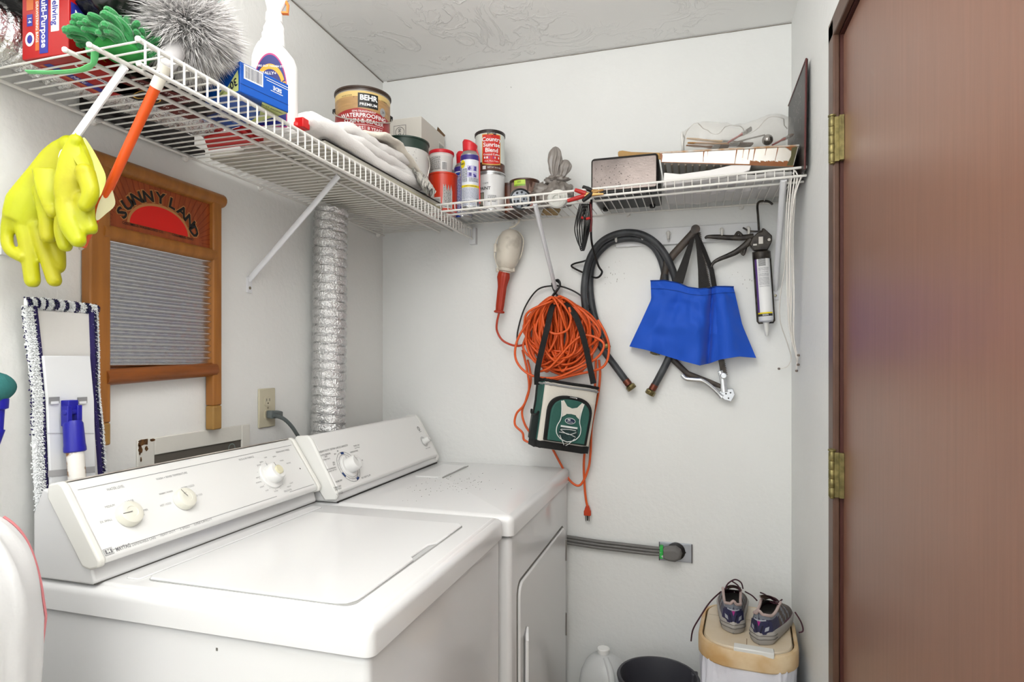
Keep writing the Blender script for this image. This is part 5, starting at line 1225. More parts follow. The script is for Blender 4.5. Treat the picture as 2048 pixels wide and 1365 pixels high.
def wallpts(px, y, n=6): return spline([ony(a, b_, y if not isinstance(y, list) else y[i]) for i, (a, b_) in enumerate(px)], n)
random.seed(33)
for k in range(6):
    o_ = k * 3.2; b = MB()
    b.tube(wallpts([(1160 + o_, 408), (1152 + o_ * .8, 440), (1150 + o_ * .7 + (k % 2) * 3, 465), (1160 + o_ * .4, 494 + (k % 3) * 4), (1166 + o_ * .5, 480), (1168 + o_ * .9, 440), (1165 + o_, 408)], [-.30 + .006 * k] * 7), .0032, 7, flat=.6); b.build('cable_turn', cbl, T0, w=True)
b = MB(); b.tube(wallpts([(1183, 400), (1182, 450), (1184, 488), (1196, 530), (1204, 545), (1192, 556), (1165, 545), (1144, 534), (1148, 528), (1170, 522), (1190, 512)], [-.30, -.2, -.12, -.06, -.04, -.03, -.02, -.02, -.02, -.03, -.03], 8), .0038, 8, flat=.7); b.build('cable_loop', cbl, T0, w=True)
b = MB(); b.tube(wallpts([(1163, 435), (1172, 438), (1180, 436)], -.29), .0045, 8); b.build('cable_tie', clred, T0, w=True)
b = MB(); b.tube(wallpts([(1181, 405), (1183, 440), (1181, 464)], -.285), .0035, 8); b.build('red_lead', M('dark_red_lead', '5d1a1e', .4), T0, w=True)

# ---------- paint tray stack and plastics at the door end
pw_white = M('drop_cloth_film', 'dcdad8', .35, bump=.4, bscale=30, spec=.6, sub=.05)
xa = ony(1328, 350, -.285).x; xb2 = ony(1500, 345, -.285).x
T0 = thing('plastic_sheet', 'folded white plastic drop sheet lying under the stained roller tray', 'plastic sheet', ((xa + xb2) / 2, -.17, zdk(1.2, -.17)))
zz0 = zdk(1.2, -.17)
b = MB()
def ps(u, v):
    x = lerp(xa, 1.475, u); a = 2 * PI * v; y = -.160 + .128 * math.copysign(abs(math.cos(a)) ** .5, math.cos(a)); th = .016 * (1 - .3 * u)
    z = zz0 + .0185 + th * math.copysign(abs(math.sin(a)) ** .7, math.sin(a)); q = V((x, y, z)); k = .006
    zn = z + k * nz(q, 20) + .003 * nz(q, 60)
    return V((x + .004 * nz(q, 25, 4), y + .004 * nz(q, 25, 9), max(zn, zz0 + .0006)))
b.grid(lambda u, v: ps(v, u), 44, 40, cu=True); n_ = 44
b.add([ps(0, k / 44) for k in range(44)], [tuple(range(44))]); b.add([ps(1, k / 44) for k in range(44)], [tuple(range(44))[::-1]])
b.build('folded_layer', pw_white, T0, w=True, smooth=70)
b = MB(); f0 = [ony(1326, 372, -.296), ony(1328, 345, -.292), ony(1360, 348, -.290), ony(1420, 340, -.288), ony(1463, 330, -.286), ony(1503, 328, -.284), ony(1500, 340, -.292), ony(1472, 352, -.296)]
b.add([p for p in f0] + [p + V((0, .012, 0)) for p in f0], [tuple(range(8))[::-1], tuple(range(8, 16))] + [(i, (i + 1) % 8, 8 + (i + 1) % 8, 8 + i) for i in range(8)])
b.build('front_flap', M('bright_film', 'f0edec', .4, sub=.05), T0, w=True, bevel=.003, seg=3)
b = MB(); random.seed(3)
for k in range(5):
    x = 1.21 + k * .045; b.add([(x, -.20 + .03 * (k % 2), zz0 + .0002), (x + .03, -.19, zz0 + .0002), (x + .022, -.235, zz0 + .0002), (x + .004, -.225, zz0 + .0002)], [(3, 2, 1, 0)])
b.build('torn_patch', MATS['bright_film'], T0, w=True, smooth=0)
tray_m = M('tray_metal', 'e0dfdc', .25, .5, col2='cfc9bf', vscale=7); stain = M('varnish_stain', '8a4f1c', .35)
tl, tr_ = ony(1320, 306, -.285), ony(1603, 291, -.285); bl, br_ = ony(1322, 326, -.28), ony(1592, 334, -.28)
tl, tr_, bl, br_ = [V((p.x, -.285, p.z)) for p in (tl, tr_, bl, br_)]; tr_.x = min(tr_.x, 1.494); br_.x = min(br_.x, 1.480)
T0 = thing('roller_tray', 'metal paint roller tray with brown varnish drips down its side', 'paint tray', (1.3, -.16, 1.88))
dp_ = V((0, .24, 0)); th = V((0, .0015, 0))
b = MB(); b.add([tl, bl, br_, tr_, tl + dp_, bl + dp_, br_ + dp_, tr_ + dp_], [(0, 1, 2, 3), (7, 6, 5, 4), (0, 4, 5, 1), (3, 2, 6, 7), (1, 5, 6, 2)])
ii = [p + V((.003, .003, .002)) for p in (tl, bl)] + [p + V((-.003, .003, .002)) for p in (br_, tr_)]; jj = [p + V((0, .234, 0)) for p in ii]
b.add(ii + jj, [(3, 2, 1, 0), (4, 5, 6, 7), (1, 5, 4, 0), (7, 6, 2, 3), (2, 6, 5, 1)])
bx = b.build('tray_body', tray_m, T0, w=True, smooth=30)
b = MB(); b.tube([tl + V((0, -.002, 0)), tr_ + V((0, -.002, 0)), tr_ + dp_, tl + dp_], .0028, 8, closed=True); b.build('rolled_rim', M('rim_stained', 'b78a5c', .35, .4, col2='d6d4d0', vscale=30), T0, w=True)
b = MB()
for k in range(9):
    x0 = bl.lerp(br_, .03 + k * .055); b.tube([x0 + V((.0, .01, -.001)), x0 + V((.0, .21, -.001))], .0032, 6)
o = b.build('ramp_ribs', M('tray_underside', '9c9184', .4, .3), T0, w=True); o['kind'] = 'stuff'
b = MB(); ft = lambda u, v, h: tl.lerp(tr_, u).lerp(bl.lerp(br_, u), v) + V((0, -.0022 - h, 0))
for u, L, w_ in ((.33, .9, .006), (.36, .5, .003), (.57, 1, .005), (.62, .6, .003), (.66, .7, .004), (.70, 1, .005), (.78, .45, .003), (.86, .8, .004)):
    b.poly(ft, [(u - w_, 0), (u + w_, 0), (u + w_ * .35, L * .7), (u + w_ * .5, L * .95), (u, L), (u - w_ * .5, L * .93), (u - w_ * .3, L * .6)], 0)
for k in range(22):
    u = .68 + .28 * k / 22; h_ = .72 + .18 * abs(nz((k * .7, 1, 1))); b.poly(ft, [(u, h_), (u + .014, h_ + .04), (u + .014, .98), (u, .98)], 0, h=.0006)
b.poly(ft, [(.90, .02), (.985, .02), (.985, .3), (.95, .22), (.93, .12)], 0, h=.0005); b.poly(ft, [(.955, .1), (.995, .05), (.995, .98), (.95, .98), (.965, .5)], 1, h=.0007); b.poly(ft, [(0, .02), (.012, .02), (.02, .3), (.008, .9), (0, .98)], 0)
b.rect(ft, 0, .95, 1, 1.02, 0, h=.0004)
b.build('varnish_drips', [stain, M('olive_stain', '4f4a22', .35)], bx, w=True, smooth=0)
# stir stick
b = MB(); s0, s1 = ony(1236, 307, -.262), ony(1326, 312, -.262); pr = [(0, -.006), (.01, -.009), (.05, -.011), (.3, -.010), (.6, -.010), (1, -.011), (1, .010), (.6, .008), (.3, .007), (.1, .010), (.03, .008), (0, .004)]
b.prism([(u, v) for u, v in pr], lambda u, v, h: s0.lerp(s1, u) + V((0, h, v + .0)), 0, .004)
tag(b.build('stir_stick', M('stick_wood', 'b08a50', .6, var=.25, vscale=20), org=tuple(s0), bevel=.0006), 'thin wooden stir stick reaching out over the battery charger', 'stir stick')
# brushes in a clear bag on the tray
def brush(label, a_, c_, hm, wid, bm=None):
    a_, c_ = V(a_), V(c_); t = thing('paint_brush', label, 'paint brush', a_); L = c_ - a_
    b = MB(); b.tube([a_, a_ + L * .2, a_ + L * .45, a_ + L * .65], [.004, .007, .0055, .009], 10, flat=.5, up=(0, 0, 1)); b.build('handle', hm, t, w=True)
    b = MB(); b.tube([a_ + L * .63, a_ + L * .78], [wid * .5, wid * .52], 12, flat=.4, up=(0, 0, 1)); b.build('ferrule', steel, t, w=True)
    b = MB(); b.tube([a_ + L * .77, c_], [wid * .5, wid * .58], 12, flat=.35, up=(0, 0, 1)); b.build('bristles', bm or M('bristle_brown', '5b4030', .8, bump=.8, bscale=200), t, w=True)
hw_ = M('brush_wood', 'b98447', .5); hr = M('brush_red', '9e1c1c', .35)
B2 = lambda px, py, y=-.25: ony(px, py, y)
brush('long wooden-handled paint brush inside the clear bag', B2(1376, 286, -.27), B2(1500, 290, -.15), hw_, .03)
brush('pale wooden brush handle under the other brushes in the clear bag', B2(1374, 277, -.22), B2(1480, 288, -.12), M('brush_pale', 'd0a468', .5), .03)
brush('thick wooden-handled brush lowest in the clear bag', B2(1373, 291, -.25), B2(1450, 296, -.18), M('brush_dark_wood', '8f5a2a', .5), .04)
brush('short red-handled brush with dark bristles sticking up in the clear bag', B2(1455, 286, -.24), B2(1502, 258, -.24), hr, .028, M('bristle_black', '3a3536', .8, bump=.8, bscale=200))
brush('red-handled brush lying along the tray toward the door in the clear bag', B2(1545, 290, -.24), B2(1580, 272, -.20), hr, .026)
b = MB(); b.tube([B2(1460, 288, -.26), B2(1500, 277, -.26), B2(1530, 270, -.26)], .0025, 8); b.ball(B2(1535, 280, -.25), .016, 16)
tag(b.build('paint_roller', M('roller_chrome', '8e8a86', .2, .9), org=tuple(B2(1500, 277, -.26))), 'small chrome roller frame lying among the bagged brushes', 'paint roller')
clear = M('clear_film', 'f6f2ea', .10, alpha=.22, spec=1.0, bump=.9, bscale=18, bdist=.008)
b = MB()
xc0, xc1 = B2(1366, 260).x, 1.488
def cb(u, v):
    x = lerp(xc0, xc1, v); a = 2 * PI * u
    hh_ = .052 + .006 * math.sin(v * 9) ; e = 1 - .25 * abs(2 * v - 1) ** 6
    y = -.155 + .118 * e * math.copysign(abs(math.cos(a)) ** .6, math.cos(a)); z = 1.938 + hh_ + hh_ * math.copysign(abs(math.sin(a)) ** .7, math.sin(a)) * e
    q = V((x, y, z)); return V((x + .006 * nz(q, 20), y + .010 * nz(q, 16, 4), max(1.936, z + .009 * nz(q, 17, 8) + .005 * nz(q, 45, 2))))
b.grid(cb, 50, 44, cu=True)
T0 = b.build('clear_bag', clear, org=(1.3, -.155, 1.95), smooth=80); tag(T0, 'clear plastic bag holding old paint brushes on top of the roller tray', 'plastic bag')
b = MB(); b.tube([cb(k / 40, 0.0) for k in range(40)], .003, 6, closed=True); b.build('bag_hem', M('film_white_edge', 'f2f0ec', .3, alpha=.8), T0, w=True)
b = MB(); b.tube([cb(.25 + .035 * math.sin(k * .55), k / 30) + V((0, 0, .002)) for k in range(31)], .0016, 6); b.build('crease_line', MATS['film_white_edge'], T0, w=True)
# dark board leaning on the door-side wall
bk = M('dark_board', '2a2220', .4, bump=.2, bscale=60)
T0 = thing('baking_sheet', 'dark rectangular baking sheet standing on edge against the door-side wall', 'baking sheet', (1.49, -.2, 1.84))
b = MB(); zt, zb_ = 2.145, 1.838; y0, y1 = -.352, -.03
b.add([(1.503, y0, zt), (1.503, y1, zt), (1.497, y1, zb_), (1.497, y0 - .0, zb_), (1.508, y0, zt), (1.508, y1, zt), (1.502, y1, zb_), (1.502, y0, zb_)], [(0, 1, 2, 3), (7, 6, 5, 4), (0, 3, 7, 4), (1, 5, 6, 2), (0, 4, 5, 1), (3, 2, 6, 7)])
bd = b.build('sheet', bk, T0, w=True)
b = MB(); b.tube([(1.5035, y0, zt), (1.4995, y0, zb_)], .0035, 8, flat=.8); b.tube([(1.5035, y1, zt), (1.5035, y0, zt)], .003, 8); b.build('rolled_edge', M('sheet_edge_red', '54201f', .4), T0, w=True)
b = MB(); random.seed(5)
fw = lambda u, v, h: V((1.497 + (v - zb_) / (zt - zb_) * .006 - .0004 - h, u, v))
for k in range(70):
    u, v = random.uniform(y0 + .06, y0 + .2), random.uniform(1.92, 2.1); s_ = random.uniform(.0008, .0025); b.poly(fw, [(u, v), (u + s_, v + s_ * .4), (u + s_ * .6, v + s_ * 3), (u - s_ * .3, v + s_)], 0)
b.build('paint_specks', M('speck_white', 'c9bdb6', .6), bd, w=True, smooth=0)
# ================================================================ HANGING THINGS
def gt(px, py, t): return CAM + _ray(px, py) * t
# ---------- yellow rubber gloves on the shelf brace
yel_r = M('yellow_rubber', 'b9c00a', .42, col2='b3ad10', vscale=9, bump=.12, bscale=140, sub=.08, spec=.5)
yel_in = M('yellow_rubber_inside', 'e2e58a', .5)
def glove(label, chains, loc, flaps, stains, holes=None):
    t = thing('rubber_glove', label, 'glove', loc)
    b = MB()
    for ch in chains:
        pts = [gt(x, y, tt) for x, y, r_, tt in ch]; rs = [r_ / 1135 for x, y, r_, tt in ch]
        fine = spline(pts, 5); rr_ = []
        for i in range(len(fine)):
            k = i / 5; j = min(int(k), len(rs) - 2); rr_.append(lerp(rs[j], rs[j + 1], min(1, k - j)))
        big = max(rs) > .02
        b.tube(fine, rr_, 16, flat=.42 if big else .85, up=tuple(_ray(100, 450).normalized()))
        for p, r_ in ((fine[0], rr_[0]), (fine[-1], rr_[-1])):
            if r_ < .02: b.ball(p, r_ * .98, 12)
    o = b.build('glove_body', yel_r, t, w=True, smooth=180)
    m = o.modifiers.new('remesh', 'REMESH'); m.mode = 'VOXEL'; m.voxel_size = .0024; m.use_smooth_shade = True
    m = o.modifiers.new('smooth', 'SMOOTH'); m.factor = .6; m.iterations = 7
    for pl, mt in flaps:
        P = [gt(x, y, tt) for x, y, tt in pl]; f_ = spline(P, 4, closed=True); c = sum(f_, V()) / len(f_)
        b = MB(); n_ = len(f_); off = _ray(100, 400).normalized() * .0022
        c2 = c + off * 3
        b.add(f_ + [c2] + [p + off for p in f_] + [c2 + off], [(i, (i + 1) % n_, n_) for i in range(n_)] + [(n_ + 1 + (i + 1) % n_, n_ + 1 + i, 2 * n_ + 1) for i in range(n_)] + [(i, n_ + 1 + i, n_ + 1 + (i + 1) % n_, (i + 1) % n_) for i in range(n_)])
        b.build('cuff', mt, t, w=True, smooth=60)
    return t
glove('yellow rubber glove hanging lowest from the shelf brace, fingers pointing down beside the mop', [
    [(140, 292, 22, 1.075), (122, 320, 34, 1.075), (98, 370, 44, 1.07), (72, 415, 50, 1.065), (58, 450, 44, 1.065)],
    [(46, 440, 18, 1.06), (57, 500, 15, 1.06), (65, 563, 14, 1.06)], [(75, 455, 17, 1.065), (94, 515, 14, 1.065), (109, 562, 13.5, 1.065)],
    [(98, 440, 18, 1.075), (113, 495, 15, 1.075), (116, 534, 14, 1.075)], [(30, 425, 20, 1.055), (14, 470, 11, 1.055), (20, 500, 11, 1.05), (42, 515, 10, 1.05)],
    [(92, 385, 22, 1.05), (95, 440, 15, 1.045), (96, 474, 14.5, 1.045)], [(95, 340, 26, 1.045), (100, 385, 22, 1.035), (108, 424, 15, 1.035)]],
    (.17, -1.42, 1.55), [], None)
glove('yellow rubber glove with brown-stained fingertips, pale cuff turned toward the washboard', [
    [(152, 282, 14, 1.03), (152, 320, 28, 1.03), (152, 365, 36, 1.03), (150, 400, 34, 1.03)],
    [(132, 405, 19, 1.025), (142, 450, 20, 1.02), (156, 481, 15, 1.02)], [(168, 400, 18, 1.03), (172, 435, 16, 1.03), (181, 457, 13.5, 1.03)],
    [(170, 345, 18, 1.015), (181, 385, 15, 1.01), (171, 411, 13.5, 1.01)], [(130, 415, 15, 1.04), (124, 460, 14, 1.04), (131, 492, 13, 1.04)]],
    (.2, -1.40, 1.6), [([(166, 276, 1.05), (180, 290, 1.05), (200, 325, 1.05), (212, 355, 1.05), (206, 380, 1.05), (196, 396, 1.045), (182, 370, 1.04), (170, 320, 1.04)], yel_in),
                       ([(218, 372, 1.085), (229, 395, 1.085), (229, 412, 1.085), (213, 427, 1.085), (193, 441, 1.08), (196, 410, 1.08)], M('cream_cuff', 'e6e0b8', .5)),
                       ([(150, 266, 1.03), (160, 285, 1.025), (180, 330, 1.02), (188, 370, 1.015), (170, 350, 1.015), (145, 310, 1.02)], yel_r)], None)

# ---------- trouble light hanging from the back rod
off_w = M('aged_white_plastic', 'd6cec0', .4, col2='a89f90', vscale=22, thr=(.5, .75), bump=.1, bscale=90)
T0 = thing('trouble_light', 'grubby white trouble lamp with a red-orange handle hooked on the shelf rod', 'work light', ony(1018, 500, -.055))
LB = lambda px, py, y=-.055: ony(px, py, y)
a0, a1 = LB(1023, 462), LB(1010, 546); axl = (a1 - a0); Ll = axl.length; rt = axl.normalized().to_track_quat('Z', 'Y').to_matrix()
b = MB(); b.lathe([(.006, -.006), (.018, -.002), (.033, .008), (.0415, .024), (.0440, .044), (.0445, Ll * .50), (.0440, Ll * .70), (.037, Ll * .81), (.026, Ll * .89), (.0205, Ll * .93), (.0205, Ll)], 36, a0, rot=rt, mi=0); b.build('cage_shield', off_w, T0, w=True)
for s in (-1, 1):
    b = MB(); pts = [a0 + rt @ V((s * x, -.012, z)) for x, z in ((.004, -.004), (.026, .006), (.046, .030), (.051, .06), (.049, Ll * .55), (.044, Ll * .66), (.030, Ll * .86), (.026, Ll * .93))]
    pts = spline([a0.lerp(p, 1) for p in pts], 4); 
    # keep the guard wire in the picture-parallel side of the shield
    side = V((math.cos(YAW), math.sin(YAW), 0)); 
    pts = [a0 + axl.normalized() * z + side * s * x for x, z in ((.004, -.004), (.028, .006), (.048, .030), (.0515, .06), (.050, Ll * .55), (.044, Ll * .68), (.030, Ll * .86), (.026, Ll * .93))]
    b.tube(spline(pts, 4), .0022, 6); b.build('guard_wire', M('guard_cream', 'ddd5c4', .4), T0, w=True)
    b = MB(); c = a0 + axl * .93 + side * s * .027; b.lathe([(.007, -.008), (.009, -.006), (.009, .006), (.007, .008)], 14, c); b.ball(c + V((0, -.009, 0)), .0035, 8); b.build('clamp_lug', off_w, T0, w=True)
b = MB(); c = a0 + axl * .40 - side * .049; b.box(c.x - .006, c.x + .005, c.y - .006, c.y + .006, c.z - .018, c.z + .014); b.build('latch', off_w, T0, w=True, bevel=.002)
b = MB(); b.lathe([(.028, Ll * .90), (.029, Ll * .92), (.029, Ll * .96), (.022, Ll * .98)], 24, a0, rot=rt); b.build('collar', off_w, T0, w=True)
e0, e1 = LB(1008, 545), LB(998, 627); ah = (e1 - e0); Lh = ah.length; rh = ah.normalized().to_track_quat('Z', 'Y').to_matrix()
b = MB(); prof = [(.0175, -.004), (.022, .006), (.0235, .02), (.019, .04), (.0165, .055), (.0155, Lh * .8), (.014, Lh * .93), (.0195, Lh * .95), (.0195, Lh * .985), (.012, Lh)]
loops = []
for r_, z_ in prof: loops.append([e0 + rh @ V((r_ * (1 + .05 * math.cos(8 * a)) * math.cos(a), r_ * (1 + .05 * math.cos(8 * a)) * math.sin(a), z_)) for a in [2 * PI * k / 48 for k in range(48)]])
b.loft(loops); b.build('handle', M('red_orange_rubber', 'a8321a', .45), T0, w=True)
b = MB(); b.tube(spline([a0 + V((0, 0, -.002)), LB(1020, 456), LB(1030, 452), LB(1038, 443), LB(1036, 434, -.035), LB(1028, 430, -.02), LB(1020, 433, -.012), LB(1018, 440, -.012)], 6), .0035, 8); b.build('hook', M('guard_cream', 'ddd5c4', .4), T0, w=True)
ocord = M('orange_cord', 'dc5a22', .38, spec=.5)
b = MB(); b.tube(spline([e1, LB(994, 645), LB(994, 662, -.045), LB(1004, 680, -.04), LB(1022, 690, -.04), LB(1040, 692, -.045), LB(1056, 684, -.05), LB(1072, 668, -.05)], 6), .0042, 8); b.build('lamp_cord', M('lamp_cord_red', 'b63a1c', .4), T0, w=True)

# ---------- orange extension cord coil on the middle brace
T0 = thing('extension_cord', 'thick coil of orange extension cord hung on the shelf brace, plug dangling beside the dryer', 'extension cord', LB(1120, 680))
random.seed(17)
cc = LB(1125, 684, -.06); kx = 1 / 560.0
top = LB(1118, 600, -.04)
for k in range(54):
    w_ = random.uniform(.055, .135) if k < 26 else random.uniform(.012, .055); h_ = random.uniform(.19, .275); dx = random.gauss(0, .018) if k < 26 else random.uniform(-.055, .055); yy = random.uniform(-.105, -.018) if k < 26 else random.uniform(-.09, -.02)
    tw = random.gauss(0, .22); pts = []
    for j in range(9):
        a = 2 * PI * j / 9 + .35
        x = w_ * math.sin(a) * (1 + .12 * random.gauss(0, 1)) + dx; z = -h_ / 2 + h_ / 2 * math.cos(a) * (1 + .04 * random.gauss(0, 1))
        x2, z2 = x * math.cos(tw) - (z) * math.sin(tw) * .35, z * 1.0 + x * math.sin(tw) * .3
        pinch = max(0, math.cos(a)) ** 3; x2 *= (1 - .55 * pinch)
        pts.append(V((top.x + x2, max(-.125, min(-.012, yy + .02 * math.sin(a * 2 + k))) - .03 * pinch * 0, top.z + z2 - .0 + random.uniform(-.006, .002))))
    b = MB(); b.tube(spline(pts, 6, closed=True), .0043, 7, closed=True); b.build('cord_turn', ocord, T0, w=True, smooth=180)
def cordpart(px, ys, r=.0043, name='cord_tail', m=ocord):
    P_ = [ony(a, b_, ys[min(i, len(ys) - 1)] if isinstance(ys, (list, tuple)) else ys) for i, (a, b_) in enumerate(px)]
    b = MB(); b.tube(spline(P_, 7), r, 8); return b.build(name, m, T0, w=True, smooth=180)
# loose loops on the picture side of the coil
cordpart([(1060, 640), (1035, 680), (1032, 720), (1060, 750), (1110, 756), (1160, 735), (1195, 715), (1208, 690), (1190, 675), (1165, 672), (1140, 690), (1100, 735), (1070, 745)], -.125)
cordpart([(1085, 630), (1090, 655), (1110, 668), (1135, 660), (1142, 635), (1138, 615)], -.13)
cordpart([(1045, 700), (1055, 745), (1058, 780), (1048, 810), (1033, 828), (1030, 850), (1045, 866), (1048, 880), (1060, 886)], -.05)
cordpart([(1055, 720), (1062, 760), (1052, 800), (1044, 825), (1050, 850), (1062, 868)], -.04)
cordpart([(1196, 640), (1212, 670), (1218, 700), (1205, 735), (1150, 750), (1100, 762), (1075, 760)], -.10)
cordpart([(1198, 720), (1200, 750), (1196, 790), (1184, 850), (1181, 905), (1176, 940), (1160, 971), (1140, 962), (1122, 930), (1106, 900), (1090, 870)], -.03)
cordpart([(1192, 720), (1188, 800), (1176, 860), (1168, 920), (1169, 970), (1172, 1000), (1175, 1014)], -.022)
pp = ony(1175, 1014, -.022); b = MB(); b.loft([[V((pp.x + dx, pp.y + dy, pp.z + dz)) for dx, dy in ((-w1, -.007), (w1, -.007), (w1, .007), (-w1, .007))] for w1, dz in ((.005, .004), (.009, -.006), (.0095, -.010), (.0125, -.016), (.0125, -.032))])
pl = b.build('plug', M('orange_plug', 'c23e1a', .4), T0, w=True, bevel=.002)
for dx in (-.006, .006):
    b = MB(); b.box(pp.x + dx - .0008, pp.x + dx + .0008, pp.y - .003, pp.y + .003, pp.z - .052, pp.z - .032); b.build('prong', M('dark_prong', '3a3838', .4, .7), pl, w=True)
b = MB(); b.cyl((pp.x, pp.y - .001, pp.z - .030), (pp.x, pp.y - .001, pp.z - .05), .0024, n=8); b.build('prong', MATS['dark_prong'], pl, w=True)
T0 = thing('black_wire', 'thin black cord looped over the brace foot above the orange coil', 'cord', LB(1110, 575))
cordpart([(1034, 690), (1036, 660), (1050, 615), (1075, 580), (1105, 572), (1125, 574), (1150, 584), (1168, 598), (1180, 620)], -.028, .0030, 'cord_strand', cbl)
cordpart([(1098, 600), (1112, 585), (1120, 570), (1112, 562), (1104, 568), (1110, 585), (1124, 604), (1128, 625)], -.034, .0034, 'cord_knot', cbl)
cordpart([(1105, 565), (1116, 560), (1120, 572), (1106, 590), (1100, 602)], -.045, .0034, 'cord_knot', cbl)

# ---------- cooler bag
green_f = M('bag_green', '2f6157', .7, bump=.3, bscale=300, var=.15, vscale=20); cream_f = M('bag_cream', 'd8d3c8', .75, bump=.3, bscale=300); blk_f = M('bag_black', '131313', .75, bump=.3, bscale=300); trimw = M('bag_trim_white', 'dfe2df', .6); meshm = M('bag_mesh', '1c2e30', .9, bump=1.0, bscale=420, kind='voronoi', col2='35504e', vscale=300)
bc = ony(1126, 832, -.105)
T0 = thing('cooler_bag', 'green, cream and black insulated lunch cooler hanging by its shoulder strap over the orange coil', 'cooler bag', bc, rot=(0, R(9.5), R(33)))
BWd, BHt, BDp = .200, .235, .10
def body(u, v, x0=1.0):
    a = 2 * PI * u; z = -BHt / 2 + BHt * v; k = 1 - .10 * v
    c_, s_ = math.cos(a), math.sin(a)
    bul = 1 + .06 * math.sin(PI * v)
    return V((BWd / 2 * (1.0 + .03 * v) * math.copysign(abs(c_) ** .28, c_), BDp / 2 * k * bul * math.copysign(abs(s_) ** .34, s_), z + .004 * nz((c_ * 3, s_ * 3, z * 10))))
def zone(m0, v0, v1, u0, u1, name, push=0.0):
    b = MB()
    def g_(u, v):
        p = body(lerp(u0, u1, u), lerp(v0, v1, v)); n_ = V((p.x, p.y * 2.5, 0)).normalized(); return p + n_ * push
    b.grid(g_, max(3, int(60 * (u1 - u0))), max(2, int(24 * (v1 - v0)))); return b.build(name, m0, T0, smooth=50)
b = MB(); b.grid(body, 72, 24, cu=True); n_ = 72; b.add([body(k / 72, 0) for k in range(72)], [tuple(range(72))[::-1]]); b.add([body(k / 72, .97) for k in range(72)], [tuple(range(72))])
b.build('shell', cream_f, T0, smooth=50)
zone(green_f, .0, .985, .40, .59, 'side_panel', .0012); zone(green_f, 0, .985, -.06, .10, 'side_panel', .0012)
zone(blk_f, 0, .105, 0, 1, 'bottom_band', .002)
b = MB(); b.tube([body(k / 60, .97) + V((0, 0, .003)) for k in range(60)], .0055, 8, closed=True); b.build('rim_zip', blk_f, T0)
b = MB(); b.tube([body(k / 60, .93) * 1.0 + V((0, 0, 0)) for k in range(60)], .006, 8, closed=True, flat=.6, up=(0, 0, 1)); b.build('grey_piping', M('bag_grey', '9a9a9a', .7), T0)
fr_ = lambda u, v, h: V((u, -BDp / 2 * (1 - .05) * (1 + .02) - .003 - h - .006 * max(0, 1 - (u / .095) ** 2), v))
def arch(w_, z0, z1, n=20, k=.62):
    pts = [(-w_ * .96, z0)]; hh_ = z1 - z0
    for j in range(n + 1):
        a = PI - PI * j / n; pts.append((w_ * math.copysign(abs(math.cos(a)) ** .75, math.cos(a)), z0 + hh_ * k * 1.0 + hh_ * (1 - k) * math.sin(a) ** .8))
    pts.append((w_ * .96, z0)); return pts
Z0 = -BHt / 2 + .028
b = MB(); b.prism(arch(.083, Z0, .072), fr_, -.004, .007); pk = b.build('front_pocket', blk_f, T0, smooth=40, bevel=.003)
b = MB(); b.prism(arch(.071, Z0 + .003, .060), fr_, .0, .0135); b.build('pocket_face', green_f, pk, smooth=40, bevel=.004, seg=3)
b = MB(); f2 = lambda u, v, h: fr_(u, v, .0142 + h)
yk = [(-.034, .055), (-.018, .036), (0, .031), (.018, .036), (.034, .055), (.043, .050), (.034, .02), (.031, -.002), (-.031, -.002), (-.034, .02), (-.043, .050)]
b.poly(f2, [(x, z) for x, z in yk[:]], 0) if False else None
b.poly(f2, [(-.043, .050), (-.034, .055), (-.018, .036), (-.018, .008), (-.031, -.002), (-.034, .02)][::-1], 0); b.poly(f2, [(-.018, .036), (0, .031), (.018, .036), (.018, .010), (0, .012), (-.018, .010)][::-1], 0); b.poly(f2, [(.043, .050), (.034, .055), (.018, .036), (.018, .008), (.031, -.002), (.034, .02)], 0)
b.build('cream_yoke', cream_f, pk, smooth=0)
b = MB(); b.rect(f2, -.031, -.036, .031, -.030, 0); b.build('pocket_tape', trimw, pk, smooth=0)
b = MB(); b.poly(f2, [(-.032, -.037), (.032, -.037), (.036, -.055), (.030, -.072), (0, -.084), (-.030, -.072), (-.036, -.055)], 0, h=.0002); b.build('mesh_pocket', meshm, pk, smooth=0)
b = MB(); b.disc(f2, 0, -.012, .0195, .0105, mi=0, h=.0012, n=28); b.disc(f2, 0, -.012, .0175, .0086, mi=1, h=.0016, n=28); b.rect(f2, -.010, -.011, .000, -.0065, 0, h=.002)
for k in range(7): b.rect(f2, -.011 + k * .0032, -.0165, -.0092 + k * .0032, -.0142, 0, h=.002)
b.build('badge', [trimw, M('badge_navy', '1c2a48', .5)], pk, smooth=0)
for s in (-1, 1):
    b = MB(); b.tube(spline([f2(s * .042, .052, .001), f2(s * .036, .02, .001), f2(s * .035, -.01, .001), f2(s * .044, -.035, .001), f2(s * .042, -.058, .001), f2(s * .025, -.076, .001), f2(0, -.084, .001)], 5), .0016, 6); b.build('piping', trimw, pk)
for pl_ in ([(-.030, -.044), (0, -.041), (.026, -.042)], [(-.030, -.046), (0, -.058), (.028, -.048)], [(-.034, -.054), (0, -.056), (.028, -.064)], [(-.030, -.064), (-.016, -.085), (-.008, -.096), (.004, -.092), (.026, -.070)]):
    b = MB(); b.tube(spline([f2(u, v, .0022) for u, v in pl_], 5), .0011, 6); b.build('bungee_lace', trimw, pk)
b = MB(); b.ball(f2(-.008, -.098, .001), .005, 10); b.ball(f2(.004, -.1, .001), .0045, 10); b.build('cord_stop', blk_f, pk)
b = MB(); b.tube([f2(-.012, .068, -.004), f2(.010, .0675, -.004)], .0026, 8); b.ball(f2(.012, .067, -.004), .0032, 8); b.build('zip_pull', steel, pk)
